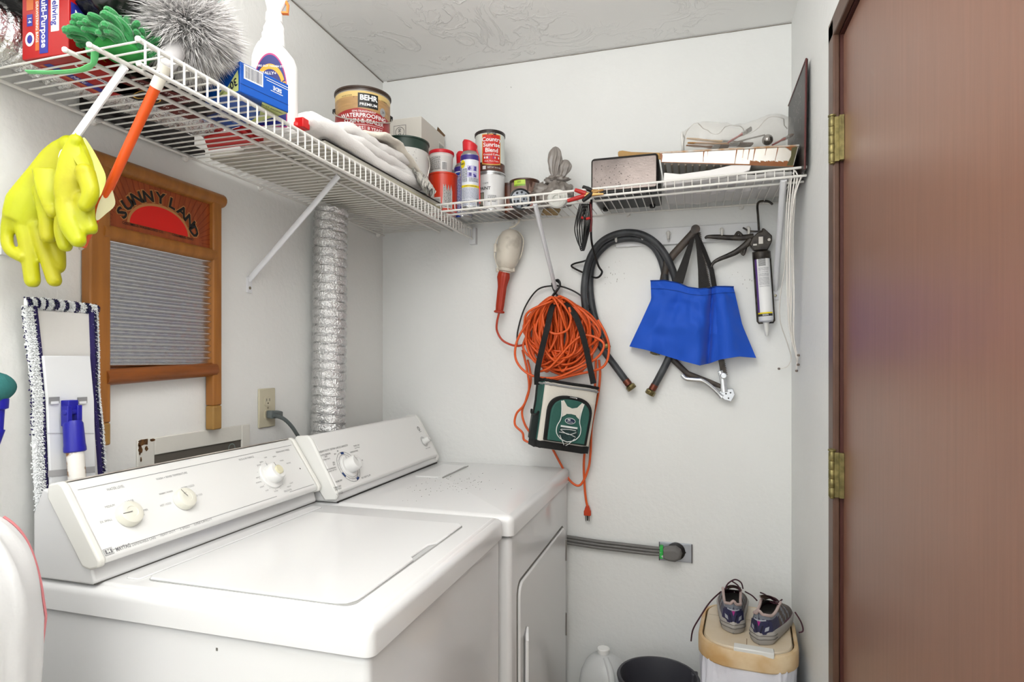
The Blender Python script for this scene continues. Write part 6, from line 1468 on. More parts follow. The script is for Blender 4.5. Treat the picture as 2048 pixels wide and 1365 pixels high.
b = MB(); b.grid(lambda u, v: body(lerp(.43, .575, u), lerp(.1, .52 - .06 * math.sin(PI * u), v)) + V((-.004 - .004 * math.sin(PI * u), 0, 0)), 8, 8); b.build('side_mesh_pocket', M('side_mesh', '25302f', .9, bump=1, bscale=420, kind='voronoi', alpha=.85), T0)
b = MB(); b.tube([body(lerp(.43, .575, k / 8), .52 - .06 * math.sin(PI * k / 8)) + V((-.007, 0, 0)) for k in range(9)], .004, 8); b.build('pocket_binding', blk_f, T0)
# strap (black webbing) to the brace foot
Minv = WMX[T0.name].inverted()
hk = ony(1118, 600, -.05)
def webbing(pts, w_, name='shoulder_strap'):
    P_ = spline(pts, 6); b = MB(); side = V((math.cos(YAW), math.sin(YAW), 0)); loops = []
    for i, p in enumerate(P_):
        t = (P_[min(i + 1, len(P_) - 1)] - P_[max(i - 1, 0)]).normalized(); s_ = (side + V((0, .25 * math.sin(i * .2), 0)) - t * side.dot(t)).normalized(); n_ = t.cross(s_)
        loops.append([p + s_ * x + n_ * z for x, z in ((-w_, -.001), (w_, -.001), (w_, .001), (-w_, .001))])
    b.loft(loops); return b.build(name, blk_f, T0, w=True, smooth=0)
webbing([ony(1074, 770, -.15), ony(1075, 740, -.16), ony(1086, 690, -.15), ony(1096, 650, -.14), ony(1104, 615, -.11), ony(1116, 598, -.055)], .010)
webbing([ony(1187, 768, -.15), ony(1181, 740, -.155), ony(1168, 680, -.15), ony(1152, 635, -.14), ony(1136, 612, -.11), ony(1118, 598, -.055)], .010)
b = MB(); b.tube([ony(1074, 770, -.155), ony(1071, 800, -.15), ony(1066, 830, -.145)], .0035, 8, flat=.5, up=(0, -1, 0)); b.build('strap_tail', blk_f, T0, w=True)

# ---------- hook board
T0 = thing('hook_rail', 'white peg rail screwed to the back wall behind the hoses and saw', 'hook rail', (1.16, 0, 1.74))
x0r, x1r = ony(1232, 470, 0).x, ony(1519, 450, 0).x
b = MB(); b.box(x0r, x1r, -.012, 0, 1.712, 1.772); b.build('board', M('rail_white', 'dedfe0', .35), T0, w=True, bevel=.002)
pegs = [(1234, 480), (1286, 476), (1337, 466), (1388, 470), (1443, 461), (1496, 458)]
for px, py in pegs:
    c = ony(px, 469, -.012); z = 1.742
    b = MB(); b.tube(spline([(c.x, -.012, z + .012), (c.x, -.020, z + .012), (c.x, -.020, z - .006), (c.x, -.030, z - .014), (c.x, -.042, z - .010), (c.x, -.046, z + .002)], 4), .0042, 8); b.lathe([(.009, 0), (.009, .003), (.006, .004)], 14, (c.x, -.012, z + .008), rot=Matrix.Rotation(PI / 2, 3, 'X')); b.ball((c.x, -.046, z + .003), .0055, 8)
    b.build('peg_hook', M('peg_white', 'd6d4cf', .3), T0, w=True)

# ---------- black washer hoses
hose_m = M('black_rubber_hose', '2b2d30', .5, col2='55585b', vscale=14, stretch=(1, 1, .6), bump=.2, bscale=120, thr=(.45, .8)); hbr = M('hose_brass', '8a7d55', .35, .9, var=.4, vscale=60); hcrimp = M('hose_crimp', '6d3b2c', .4, .6)
def hose(label, pxs, ys, ends):
    P_ = [ony(a, b_, y) for (a, b_), y in zip(pxs, ys)]; t = thing('washer_hose', label, 'hose', P_[len(P_) // 2])
    f_ = spline(P_, 10); b = MB(); b.tube(f_, .0122, 14); b.build('rubber_tube', hose_m, t, w=True, smooth=180)
    for e in ends:
        if e == 0: c, d = f_[0], (f_[0] - f_[2]).normalized()
        else: c, d = f_[-1], (f_[-1] - f_[-3]).normalized()
        rt = d.to_track_quat('Z', 'Y').to_matrix()
        b = MB(); b.lathe([(.0128, -.02), (.0132, -.019), (.0128, -.010), (.0132, -.008), (.0128, .0)], 16, c, rot=rt); b.build('crimp_ring', hcrimp, t, w=True)
        b = MB(); b.lathe([(.011, .0), (.016, .003), (.0175, .006), (.0175, .018), (.016, .020), (.0115, .0205), (.0105, .012)], 8, c, rot=rt); b.build('coupling', hbr, t, w=True, bevel=.0006)
    return t
hose('black washer hose arching over the pegs, its brass end pointing down between coil and tote', [(1258, 770), (1232, 735), (1200, 690), (1176, 640), (1168, 590), (1172, 545), (1184, 508), (1208, 480), (1245, 466), (1285, 470), (1320, 495), (1345, 540), (1356, 590), (1358, 650), (1340, 710), (1318, 755), (1304, 780)], [-.03, -.03, -.035, -.04, -.045, -.045, -.05, -.05, -.055, -.055, -.05, -.045, -.035, -.03, -.03, -.03, -.03], (0, 1))
hose('second black washer hose behind the first, one short end beside the orange coil', [(1209, 688), (1196, 655), (1185, 615), (1180, 565), (1188, 520), (1214, 490), (1246, 478), (1284, 480), (1312, 500), (1328, 540), (1330, 590), (1322, 650), (1312, 698)], [-.022, -.02, -.018, -.018, -.02, -.025, -.03, -.03, -.025, -.02, -.018, -.018, -.03], (0, 1))

# ---------- bow saw behind the tote
T0 = thing('bow_saw', 'old bow saw with black frame and silver clamp end, hung behind the blue tote', 'saw', ony(1390, 560, -.03))
sawb = M('saw_black', '2b2826', .5, col2='4a4038', vscale=30); sil = M('saw_silver', 'c9ccd0', .25, .85)
b = MB(); b.tube([ony(1392, 458, -.05), ony(1385, 468, -.05), ony(1348, 508, -.04), ony(1334, 526, -.032), ony(1326, 560, -.022), ony(1326, 620, -.018), ony(1330, 680, -.018), ony(1348, 722, -.02), ony(1375, 748, -.022), ony(1420, 765, -.022), ony(1446, 775, -.022)], [.0125, .0135, .0135, .0135, .011, .010, .010, .010, .010, .009, .007], 12, flat=.5, up=(0, -1, 0)); b.build('bow_frame', sawb, T0, w=True, smooth=60)
b = MB(); b.lathe([(.015, 0), (.015, .006), (.006, .007)], 20, ony(1391, 459, -.052), rot=Matrix.Rotation(PI / 2, 3, 'X')); b.build('pivot', sawb, T0, w=True)
s0, s1 = ony(1394, 466, -.030), ony(1448, 752, -.028); dd = (s1 - s0).normalized(); nn = V((dd.z, 0, -dd.x)); 
if nn.x < 0: nn = -nn
poly = [(0, -.009)]; L = (s1 - s0).length
poly += [(L, -.009)]; k = int(L / .006)
for j in range(k, 0, -1): poly += [(L * j / k, .0085), (L * (j - .5) / k, .013)]
poly += [(0, .0085)]
b = MB(); b.prism(poly, lambda u, v, h: s0 + dd * u + nn * v + V((0, h, 0)), 0, .0012); b.build('blade', M('blade_steel', '5c5650', .4, .7, col2='2e2a26', vscale=20), T0, w=True, smooth=0)
b = MB(); b.tube([ony(1440, 742, -.03), ony(1446, 758, -.03), ony(1449, 785, -.03)], [.009, .010, .012], 12, flat=.5, up=(0, -1, 0)); b.lathe([(.011, 0), (.011, .012), (.009, .014)], 18, ony(1447, 752, -.034), rot=Matrix.Rotation(PI / 2, 3, 'X')); b.build('tension_clamp', sil, T0, w=True, bevel=.001)
b = MB(); fp_ = lambda u, v, h: ony(u, v, -.032) + V((0, h, 0)); b.prism([(1446, 780), (1466, 778), (1470, 790), (1462, 804), (1448, 800), (1436, 786)], fp_, 0, .012); b.build('end_plate', sil, T0, w=True, bevel=.0015)
for q in ((1452, 788), (1461, 786), (1457, 797)):
    b = MB(); b.lathe([(.0026, 0), (.0026, .002), (.001, .0026)], 10, ony(q[0], q[1], -.033), rot=Matrix.Rotation(PI / 2, 3, 'X')); b.build('rivet', M('rivet_dark', '3c3a3a', .4, .6), T0, w=True)
b = MB(); b.tube(spline([ony(1364, 750, -.038), ony(1372, 758, -.038), ony(1390, 760, -.038), ony(1405, 762, -.038), ony(1424, 775, -.036), ony(1444, 795, -.034)], 5), [.007] * 25 + [.009], 10, flat=.6, up=(0, -1, 0)); b.build('grip_lever', sil, T0, w=True)

# ---------- blue tote bag
tb = M('tote_blue', '0a50c4', .7, sheen=.15, bump=.3, bscale=500, bdist=.001)
T0 = thing('tote_bag', 'bright blue cloth tote bag with black handles hanging from the peg rail', 'tote bag', ony(1388, 470, -.05))
cv = lambda L: [((x / 2.967) + 1140, (y / 2.967) + 380) for x, y in L]
topc = cv([(478, 540), (560, 538), (640, 552), (700, 578), (770, 588), (830, 582), (870, 574), (920, 574), (970, 576)])
midc = cv([(482, 650), (560, 655), (640, 665), (705, 672), (770, 678), (830, 676), (870, 668), (930, 660), (988, 652)])
lowc = cv([(418, 790), (500, 800), (600, 815), (700, 825), (770, 832), (835, 830), (880, 825), (960, 815), (1022, 800)])
botc = cv([(352, 930), (450, 950), (540, 978), (650, 1012), (770, 1043), (830, 1030), (890, 1008), (1000, 990), (1105, 998)])
rows = [topc, midc, lowc, botc]
def tote(u, v, back=False):
    def smp(c):
        k = u * (len(c) - 1); j = min(int(k), len(c) - 2); f_ = k - j; f_ = f_ * f_ * (3 - 2 * f_) * .3 + f_ * .7; return (lerp(c[j][0], c[j + 1][0], f_), lerp(c[j][1], c[j + 1][1], f_))
    vv = v * 3; i = min(int(vv), 2); f_ = vv - i; A_, B_ = smp(rows[i]), smp(rows[i + 1])
    px, py = lerp(A_[0], B_[0], f_), lerp(A_[1], B_[1], f_)
    e = math.sin(PI * u) ** .7
    y = -.042 - .028 * e * (.35 + .65 * math.sin(PI * min(1, v * 1.02)) ** .7)
    y -= .034 * math.exp(-((u - .50 + .04 * v) / .14) ** 2) * (.35 + .5 * v) ; y += .040 * math.exp(-((u - .675 + .09 * v) / .045) ** 2) * (.25 + .75 * v ** .6); y -= .030 * math.exp(-((u - .84 + .02 * v) / .10) ** 2) * (.3 + v * .7)
    y += .020 * math.exp(-((u - .28 + .12 * v) / .05) ** 2) * v * (1.2 - v); y -= .02 * math.exp(-((u - .15) / .08) ** 2) * v; y += .014 * nz((u * 5, v * 4, 1), 1) + .006 * nz((u * 12, v * 7, 4), 1)
    if back: y = -.020
    return ony(px, py, y)
b = MB(); b.grid(lambda u, v: tote(u, v), 72, 40); b.grid(lambda u, v: tote(1 - u, v, True), 36, 20)
for (ua, ub, va, vb) in ((0, 0, 0, 1), (1, 1, 1, 0), (1, 0, 0, 0), (0, 1, 1, 1)):
    if (ua, ub, va, vb) == (1, 0, 0, 0): continue
    b.grid(lambda s_, d_: tote(lerp(ua, ub, s_), lerp(va, vb, s_)).lerp(tote(lerp(ua, ub, s_), lerp(va, vb, s_), True), d_), 36, 2)
b.build('bag_body', tb, T0, w=True, smooth=70)
b = MB(); b.tube([tote(k / 50, .145) + V((0, -.0012, 0)) for k in range(51)], .0008, 5); b.tube([tote(k / 50, 0) + V((0, -.001, 0)) for k in range(51)], .0022, 6); b.build('hem', M('tote_hem', '083a8e', .75), T0, w=True)
strap_m = M('tote_strap', '1a1716', .7, bump=.5, bscale=300)
def strap(ptsL, ptsR, name='strap', yl=None):
    b = MB(); n_ = len(ptsL); P0 = [ony(a, c_, y) for a, c_, y in ptsL]; P1 = [ony(a, c_, y) for a, c_, y in ptsR]
    d = V((0, .002, 0)); b.loft([[P0[i], P1[i], P1[i] + d, P0[i] + d] for i in range(n_)]); b.build(name, strap_m, T0, w=True, smooth=40)
strap([(1386, 464, -.052), (1376, 490, -.056), (1358, 535, -.058), (1346, 562, -.060)], [(1392, 464, -.052), (1384, 500, -.058), (1374, 540, -.06), (1366, 568, -.062)])
strap([(1388, 464, -.054), (1393, 500, -.058), (1396, 540, -.060), (1397, 578, -.064)], [(1395, 466, -.052), (1402, 495, -.056), (1413, 540, -.060), (1420, 576, -.064)])
strap([(1391, 464, -.036), (1403, 500, -.032), (1418, 540, -.030), (1424, 576, -.030)], [(1395, 464, -.036), (1410, 495, -.032), (1428, 540, -.030), (1434, 574, -.030)])

# ---------- caulking gun
T0 = thing('caulking_gun', 'black caulking gun holding a printed tube of sealant, hooked beneath the shelf', 'caulking gun', ony(1527, 520, -.04))
gb = M('gun_black', '1e1b19', .4, .3, col2='46403a', vscale=40, bump=.2, bscale=120)
gx = lambda L, s=4.265: [(1390 + x / s, 380 + y / s) for x, y in L]
fg = lambda u, v, h: ony(u, v, -.04) + V((0, h, 0))
b = MB(); P_ = [ony(x, y, -.04) for x, y in gx([(545, 345), (538, 230), (532, 140), (545, 105), (580, 95), (620, 97), (645, 110), (662, 126)])]; b.tube(spline(P_, 5), .0036, 8); b.build('plunger_rod', gb, T0, w=True)
b = MB(); b.prism(gx([(572, 330), (590, 335), (655, 395), (655, 440), (640, 475), (615, 520), (500, 522), (462, 470), (480, 420), (530, 370), (565, 362)]), fg, -.012, .012); hd_ = b.build('trigger_head', gb, T0, w=True, bevel=.003)
b = MB(); c = ony(*gx([(632, 425)])[0], -.053); b.lathe([(.005, 0), (.005, .001)], 14, c, rot=Matrix.Rotation(PI / 2, 3, 'X')); c = ony(*gx([(570, 430)])[0], -.053); b.box(c.x - .010, c.x + .004, c.y - .001, c.y + .001, c.z - .012, c.z + .012); c = ony(*gx([(512, 468)])[0], -.053); b.box(c.x - .006, c.x + .006, c.y - .001, c.y + .001, c.z - .003, c.z + .003); b.build('bare_metal_pawl', M('pale_metal', 'b9b5ae', .35, .6), hd_, w=True, bevel=.0006)
def bar(pts, rs, name, parent=T0, fl=.5):
    b = MB(); P_ = spline([ony(x, y, -.04) for x, y in gx(pts)], 5); rr_ = []
    for i in range(len(P_)): k = i / 5; j = min(int(k), len(rs) - 2); rr_.append(lerp(rs[j], rs[j + 1], min(1, k - j)))
    b.tube(P_, rr_, 10, flat=fl, up=(0, -1, 0)); return b.build(name, gb, parent, w=True, smooth=60)
bar([(85, 415), (110, 400), (200, 402), (300, 408), (400, 408), (500, 395)], [.003, .006, .0085, .009, .010, .009], 'grip')
bar([(345, 395), (368, 360), (400, 392)], [.006, .004, .006], 'grip_guard')
bar([(138, 662), (155, 625), (200, 595), (280, 562), (350, 530), (420, 480), (480, 425)], [.003, .0055, .007, .0085, .010, .011, .012], 'trigger')
bar([(385, 500), (412, 555), (432, 490)], [.006, .004, .006], 'trigger_spur')
bar([(408, 322), (430, 335), (465, 352), (530, 355), (600, 352)], [.0028, .003, .003, .003, .003], 'release_lever')
A0 = ony(*gx([(566, 528)])[0], -.04); A1 = ony(*gx([(606, 1135)])[0], -.04); ax_ = (A1 - A0); La = ax_.length; ra = ax_.normalized().to_track_quat('Z', 'Y').to_matrix(); rc = .0248
b = MB(); b.lathe([(rc * 1.0, 0), (rc * 1.12, .004), (rc * 1.12, .022), (rc * 1.05, .026)], 28, A0, rot=ra); b.build('end_cup', gb, T0, w=True)
b = MB(); b.lathe([(rc * .97, .012), (rc * .97, La - .012), (rc * .9, La - .006), (.008, La)], 36, A0, rot=ra); tu = b.build('sealant_tube', M('tube_white', 'd9dbe0', .35), T0, w=True)
b = MB(); b.lathe([(.0085, La - .002), (.0078, La + .02), (.0045, La + .042), (.0042, La + .043)], 20, A0, rot=ra); b.build('nozzle', M('nozzle_frosted', 'dcdcd8', .3, sub=.1), T0, w=True)
for s in (-1, 1):
    side = V((math.cos(YAW), math.sin(YAW), 0)); side = (side - ax_.normalized() * side.dot(ax_.normalized())).normalized()
    b = MB(); b.tube([A0 + side * s * rc * 1.12, A1 + side * s * rc * 1.12 - ax_.normalized() * .006, A1 + side * s * rc * .95, A1 + side * s * rc * .45], .003, 8); b.build('cradle_rail', gb, T0, w=True)
def ft_(u, v, h):   # u around, v down the tube
    view = V((-math.sin(YAW) * -1, -1, 0)); fwd = (CAM - A0); axn = ax_.normalized(); fwd = (fwd - axn * fwd.dot(axn)).normalized(); sd_ = axn.cross(fwd)
    if sd_.dot(V((math.cos(YAW), math.sin(YAW), 0))) < 0: sd_ = -sd_
    a = u / rc; return A0 + axn * v + (fwd * math.cos(a) + sd_ * math.sin(a)) * (rc * .972 + h)
b = MB(); b.rect(ft_, -.028, .022, .026, La - .020, 0, n=14); b.rect(ft_, -.028, .022, -.018, La - .03, 1, n=4, h=.0006)
for k in range(11): b.rect(ft_, -.012, .026 + k * .0023, .011, .0273 + k * .0023, 2, n=5, h=.0008)
rg_ = random.Random(5)
for k in range(34):
    v = .055 + k * .0019; u = -.013
    if rg_.random() < .12: continue
    while u < .019:
        L_ = rg_.uniform(.001, .005); b.rect(ft_, u, v, min(.02, u + L_), v + .0008, 3, h=.0008, n=1); u += L_ + .0008
b.rect(ft_, -.028, La - .034, .026, La - .029, 4, n=12, h=.0008); b.rect(ft_, -.028, La - .029, .026, La - .021, 2, n=12, h=.0008)
b.text(lambda u, v, h: ft_(u, La - .025 - v, h), 'WHITE', 0, 0, .006, 0, h=.0013, bold=.02)
b.build('label_print', [white_pr, M('label_violet', '6a4a90', .4), dark_ink, M('ink_grey', '85878d', .5), yel], tu, w=True, smooth=40)

# ---------- white cords hanging from the shelf end
wc = M('white_cord', 'e6e2dc', .5)
T0 = thing('cord_bundle', 'bunch of thin white cords drooping from the shelf end beside the door-side wall', 'cord bundle', ony(1590, 500, -.25))
strands = [[(1580, 352, -.30), (1573, 420, -.27), (1571, 520, -.22), (1561, 590, -.16), (1560, 640, -.12), (1574, 685, -.08), (1590, 715, -.05), (1575, 733, -.04), (1558, 738, -.03)],
           [(1583, 352, -.305), (1577, 430, -.28), (1574, 540, -.24), (1577, 640, -.20), (1586, 690, -.18), (1594, 715, -.17), (1608, 724, -.17), (1620, 712, -.185)],
           [(1590, 350, -.305), (1582, 420, -.28), (1579, 530, -.25), (1583, 640, -.20), (1590, 690, -.18), (1598, 715, -.17), (1606, 728, -.17), (1618, 730, -.18)],
           [(1597, 350, -.30), (1585, 410, -.28), (1580, 480, -.25), (1578, 600, -.22), (1580, 660, -.19), (1592, 712, -.17), (1598, 725, -.16), (1596, 742, -.15)],
           [(1602, 354, -.305), (1588, 400, -.29), (1583, 460, -.26), (1584, 560, -.23), (1582, 650, -.20), (1589, 700, -.17)], [(1594, 352, -.30), (1590, 400, -.28), (1586, 470, -.25), (1588, 600, -.22), (1587, 660, -.20), (1591, 705, -.17)],
           [(1586, 348, -.306), (1590, 342, -.306), (1595, 350, -.306)]]
for k, s_ in enumerate(strands):
    b = MB(); pts = [ony(x, y, yy) for x, y, yy in s_]
    for p in pts: p.x = min(p.x, 1.508)
    b.tube(spline(pts, 7), .0021 if k else .0016, 6); b.build('strand_of_cord', wc, T0, w=True, smooth=180)
for q, yy in (((1558, 738), -.03), ((1620, 711), -.185), ((1618, 730), -.18), ((1596, 742), -.15)):
    b = MB(); p = ony(q[0], q[1], yy); p.x = min(p.x, 1.509); b.ball(p, .0045, 10); b.build('cord_tip', M('cord_tip_brown', '6f6259', .5), T0, w=True)

# ---------- dryer outlet with plug and flat cord
T0 = thing('dryer_outlet', 'steel wall plate with a large range-style socket low on the back wall', 'outlet', (1.06, 0, .7))
q0, q1 = ony(1318, 1083, 0), ony(1385, 1126, 0)
b = MB(); b.box(q0.x, q1.x, -.007, 0, q1.z, q0.z); b.build('steel_plate', M('plate_steel', 'aeb3bb', .4, .4), T0, w=True, bevel=.003)
b = MB(); b.box(q0.x, q0.x + .003, -.0085, -.006, q1.z, q0.z); b.box(q1.x - .004, q1.x, -.0085, -.006, q1.z, q0.z); b.build('plate_edge', M('plate_edge_dark', '5d5a5c', .5), T0, w=True)
c = ony(1352, 1103, -.007); b = MB(); b.lathe([(.031, 0), (.031, .005), (.028, .006)], 32, (c.x, -.007, c.z), rot=Matrix.Rotation(PI / 2, 3, 'X')); b.build('socket_face', blk2, T0, w=True)
c = ony(1370, 1106, -.008); b = MB(); b.lathe([(.0035, 0), (.003, .0015)], 12, c, rot=Matrix.Rotation(PI / 2, 3, 'X')); b.build('screw', M('screw_dark', '3f3d3b', .4, .6), T0, w=True)
T0 = thing('dryer_cable', 'flat grey three-strand dryer cable plugged into the steel outlet plate', 'power cable', ony(1240, 1095, -.03))
grd = M('dryer_grey', '6d6b69', .5, bump=.2, bscale=200)
fq = lambda u, v, h: ony(u, v, -.014) + V((0, -h, 0))
b = MB(); b.loft([[fq(x, y, h) for x, y in pl_] for h, pl_ in ((0, [(1326, 1094), (1340, 1091), (1352, 1091), (1362, 1098), (1365, 1107), (1362, 1117), (1352, 1123), (1338, 1120), (1326, 1114)]), (.022, [(1326, 1095), (1340, 1092), (1352, 1093), (1361, 1100), (1363, 1108), (1360, 1116), (1351, 1121), (1338, 1119), (1326, 1114)]), (.030, [(1328, 1098), (1340, 1097), (1350, 1098), (1357, 1103), (1359, 1108), (1356, 1114), (1349, 1117), (1338, 1116), (1328, 1112)]))]); b.build('plug', grd, T0, w=True, bevel=.002)
for k in range(3):
    b = MB(); o_ = (k - 1) * 6.2; b.tube(spline([ony(1328, 1104 + o_ * .9, -.03), ony(1300, 1102 + o_, -.022), ony(1240, 1095 + o_, -.016), ony(1190, 1089 + o_, -.016), ony(1120, 1078 + o_, -.016)], 5), .0062, 8); b.build('cable_core', grd, T0, w=True)
b = MB(); p0 = ony(1323, 1104, -.026); b.box(p0.x - .006, p0.x + .006, -.041, -.014, p0.z - .021, p0.z + .021); b.build('green_tag', M('green_tag_print', '2fae4a', .5, col2='e8ece8', vscale=90, thr=(.6, .62)), T0, w=True, bevel=.002)
# scuffs and marks on the back wall
b = MB(); random.seed(44); fbk = lambda u, v, h: V((u, -.0004, v))
for px, py, n_ in ((1225, 545, 22), (1490, 555, 14), (1445, 700, 8), (1000, 605, 3), (1010, 185, 5)):
    for k in range(n_):
        c = ony(px + random.gauss(0, 14), py + random.gauss(0, 14), 0); r_ = random.uniform(.0008, .0035); an = random.uniform(-1, 1)
        b.poly(fbk, [(c.x - r_ * .3, c.z - r_), (c.x + r_ * .3, c.z - r_ * .8), (c.x + r_ * .5 * an, c.z + r_), (c.x - r_ * .2, c.z + r_ * .7)], 0)
o = struct(b.build('wall_marks', M('scuff_grey', '8b8880', .8), smooth=0))
# ================================================================ FLOOR THINGS
# ---------- trash can with lid
T0 = thing('trash_can', 'cream lidded trash can with a white liner bag, in the corner under the shoes', 'trash can', (1.360, -.230, 0), rz=R(-5))
def srr(w_, d_, r_, n=6, ins=0): return rr(-w_ / 2 + ins, w_ / 2 - ins, -d_ / 2 + ins, d_ / 2 - ins, max(.01, r_ - ins), n)
def rl(w_, d_, r_, z, n=6): return [V((x, y, z)) for x, y in rr(-w_ / 2, w_ / 2, -d_ / 2, d_ / 2, r_, n)]
cream_p = M('cream_plastic_lid', 'ded2c0', .4, col2='cdb998', vscale=4)
tan_p = M('tan_aged_rim', 'c09a66', .45, col2='dcc7a4', vscale=10, bump=.15, bscale=60)
b = MB(); b.loft([rl(.20, .27, .05, .0), rl(.205, .275, .05, .01), rl(.245, .325, .07, .46)], True, True); b.build('bin_body', M('bin_cream', 'd8cfc2', .45), T0)
b = MB(); b.loft([rl(.268, .344, .095, .443), rl(.274, .350, .097, .447), rl(.274, .350, .097, .487), rl(.268, .344, .095, .493), rl(.251, .326, .087, .494), rl(.249, .324, .086, .484)], True, False); b.build('lid_rim', tan_p, T0)
b = MB(); b.loft([rl(.242, .316, .08, .480), rl(.242, .316, .08, .492), rl(.236, .310, .078, .497)], True, True); ld = b.build('lid', cream_p, T0)
b = MB(); b.rect(lambda u, v, h: V((u, v, .4972 + h)), -.115, .048, .115, .0495, 0); b.rect(lambda u, v, h: V((u, v, .4972 + h)), -.002, -.145, .0, -.09, 0); b.build('lid_seam', M('seam_tan', '8d7658', .7), ld, smooth=0)
b = MB(); b.box(-.035, .070, -.172, -.140, .486, .503); b.build('lid_catch', M('catch_white', 'dcdcd8', .35), ld, bevel=.003)
liner = M('liner_film', 'dfe0ea', .4, bump=.7, bscale=22, spec=.6, bdist=.006, sub=.03)
b = MB()
def lin_(u, v):
    a = 2 * PI * u; z = lerp(.450, .03, v); w_, d_ = .258 + .01 * v, .336 + .01 * v; c_, s_ = math.cos(a), math.sin(a)
    k = 1 + .05 * nz((c_ * 3, s_ * 3, v * 2.5), 1.2) * (.2 + min(1, v * 4)) + .06 * (.3 - abs(nz((c_ * 5, s_ * 5, v * 3.5), 1))) + .03 * nz((c_ * 9, s_ * 9, v * 5), 1)
    k -= .04 * max(0, min(1, v * 6)) * math.exp(-((u - .73) / .012) ** 2)
    return V((w_ / 2 * math.copysign(abs(c_) ** .5, c_) * k, d_ / 2 * math.copysign(abs(s_) ** .5, s_) * k, z))
b.grid(lin_, 110, 60, cu=True); b.build('liner_bag', liner, T0, smooth=180)

# ---------- shoes
sole_m = M('shoe_sole_grey', 'a5a19c', .6, bump=.3, bscale=60); up_mesh = M('shoe_mesh_taupe', '625853', .85, bump=.6, bscale=300); up_nav = M('shoe_navy', '2c2c4c', .5, bump=.2, bscale=150); up_gry = M('shoe_grey', '7d828c', .55, bump=.3, bscale=250)
lin_pk = M('shoe_lining', 'b9a5a0', .8); inn = M('shoe_maroon', '5d1730', .8); mag = M('shoe_magenta', 'b01f86', .45); silv = M('shoe_silver', 'b4b9c4', .35, .3); lace_m = M('shoe_lace', '3a1624', .7); plum = M('shoe_plum', '56203a', .5)
def shoe(label, loc, rz, mir, extra):
    t = thing('running_shoe', label, 'shoe', loc, rz=rz); L = .258
    def hw(x):   # half width along the length, heel at 0
        k = x / L; h_ = .031 * min(1, (max(k, 0) / .09)) ** .5 if k < .09 else lerp(.031, .044, min(1, (k - .09) / .6) ** 1.3 if k < .69 else 1)
        if k > .80: h_ *= math.sqrt(max(0, 1 - ((k - .80) / .2) ** 2.2))
        return h_
    def cen(x): return mir * .006 * math.sin(x / L * PI)
    def rim(x): k = x / L; return .087 - .014 * math.sin(min(1, k / .42) * PI) + .012 * max(0, (k - .3)) if k < .46 else 0
    def top(x): k = x / L; return lerp(.092, .045, min(1, max(0, (k - .42) / .45)))
    def gap(x): k = x / L; return .021 * math.sin(PI * min(1, max(0, (k + .0) / .46))) ** .45 if k < .46 else 0
    xs = [L * (k / 44) ** 1.5 for k in range(45)]
    def ring_pt(x, s, q, inset=0):   # q 0 bottom .. 1 top edge
        w_ = max(hw(x), .0004); g_ = gap(x); zt = (rim(x) if g_ > 0 else top(x)); zt = lerp(zt, .045, 0) if x / L < .9 else lerp(zt, .036, (x / L - .9) / .1)
        a = q * PI / 2; yy = g_ + (w_ - g_) * math.cos(a) ** .62 if q < 1 else g_
        if g_ > 0: yy = lerp(w_, max(g_, w_ * .70), q ** 1.6)
        z = .026 + (zt - .026) * (math.sin(a) ** .9 if g_ <= 0 else q)
        if x < L * .06: zt2 = z
        return V((x + (-.004 if x < .02 else 0) * math.sin(q * PI) - (inset if False else 0), cen(x) + s * (yy - inset), z))
    b = MB()
    for s in (1, -1):
        def gq(u, v, s=s): return ring_pt(xs[int(round(u * 44))], s, v)
        n0 = len(b.f); b.grid(gq if s > 0 else (lambda u, v: gq(1 - u, v)), 44, 10)
        for i in range(n0, len(b.f)):
            c = sum((b.v[j] for j in b.f[i]), V()) / 4; k = c.x / L
            if k < .30: m_ = 1 if c.z < .071 - .03 * k else 2
            elif k < .62: m_ = 2 if (int(k * 26 + c.z * 60)) % 3 == 0 else 0
            else: m_ = 0
            if c.z < .034 and k > .25: m_ = 3
            b.m[i] = m_
    # heel back closing wall
    b.grid(lambda u, v: (lambda P, Q: P.lerp(Q, u) + V((-.003 * math.sin(PI * u) * (1 + v), 0, (.007 * math.sin(PI * u) if v > .99 else 0))))(ring_pt(0, -1, v), ring_pt(0, 1, v)), 10, 10, 1)
    b.build('upper', [up_mesh, up_nav, up_gry, plum], t, smooth=60)
    b = MB()
    for s in (1, -1):
        b.grid((lambda u, v, s=s: (lambda p: V((p.x + (.004 if p.x < .01 else 0), cen(p.x) + (p.y - cen(p.x)) * .86, p.z - .001)))(ring_pt(xs[int(round((u if s > 0 else 1 - u) * 26))], s, 1 - .75 * v))), 20, 6)
    b.grid(lambda u, v: V((.006 + u * .10, (v - .5) * 2 * (hw(.006 + u * .10) * .8), .036)), 12, 6)
    b.build('lining', inn, t, smooth=60)
    b = MB(); pts = [ring_pt(x, 1, 1) + V((0, 0, .001)) for x in xs[26:0:-2]] + [ring_pt(0, 1, 1).lerp(ring_pt(0, -1, 1), .5) + V((-.004, 0, .006))] + [ring_pt(x, -1, 1) + V((0, 0, .001)) for x in xs[2:27:2]]
    b.tube(spline(pts, 3), .0042, 8); b.build('padded_collar', lin_pk, t)
    # sole
    b = MB(); loops = []
    for z, e in ((0, -.002), (.004, .002), (.014, .003), (.024, .0045), (.029, .001)):
        pts = [V((x + (-.003 - e if x == 0 else (e if x > L * .98 else 0)), cen(x) + (hw(x) + e), z * (1 + .35 * max(0, 1 - x / L * 2.2)) + (.010 * max(0, (x / L - .8) / .2) if z < .02 else 0))) for x in xs[::2]]
        pts2 = [V((p.x, 2 * cen(max(0, min(L, p.x))) - p.y, p.z)) for p in reversed(pts)]
        loops.append(pts + pts2)
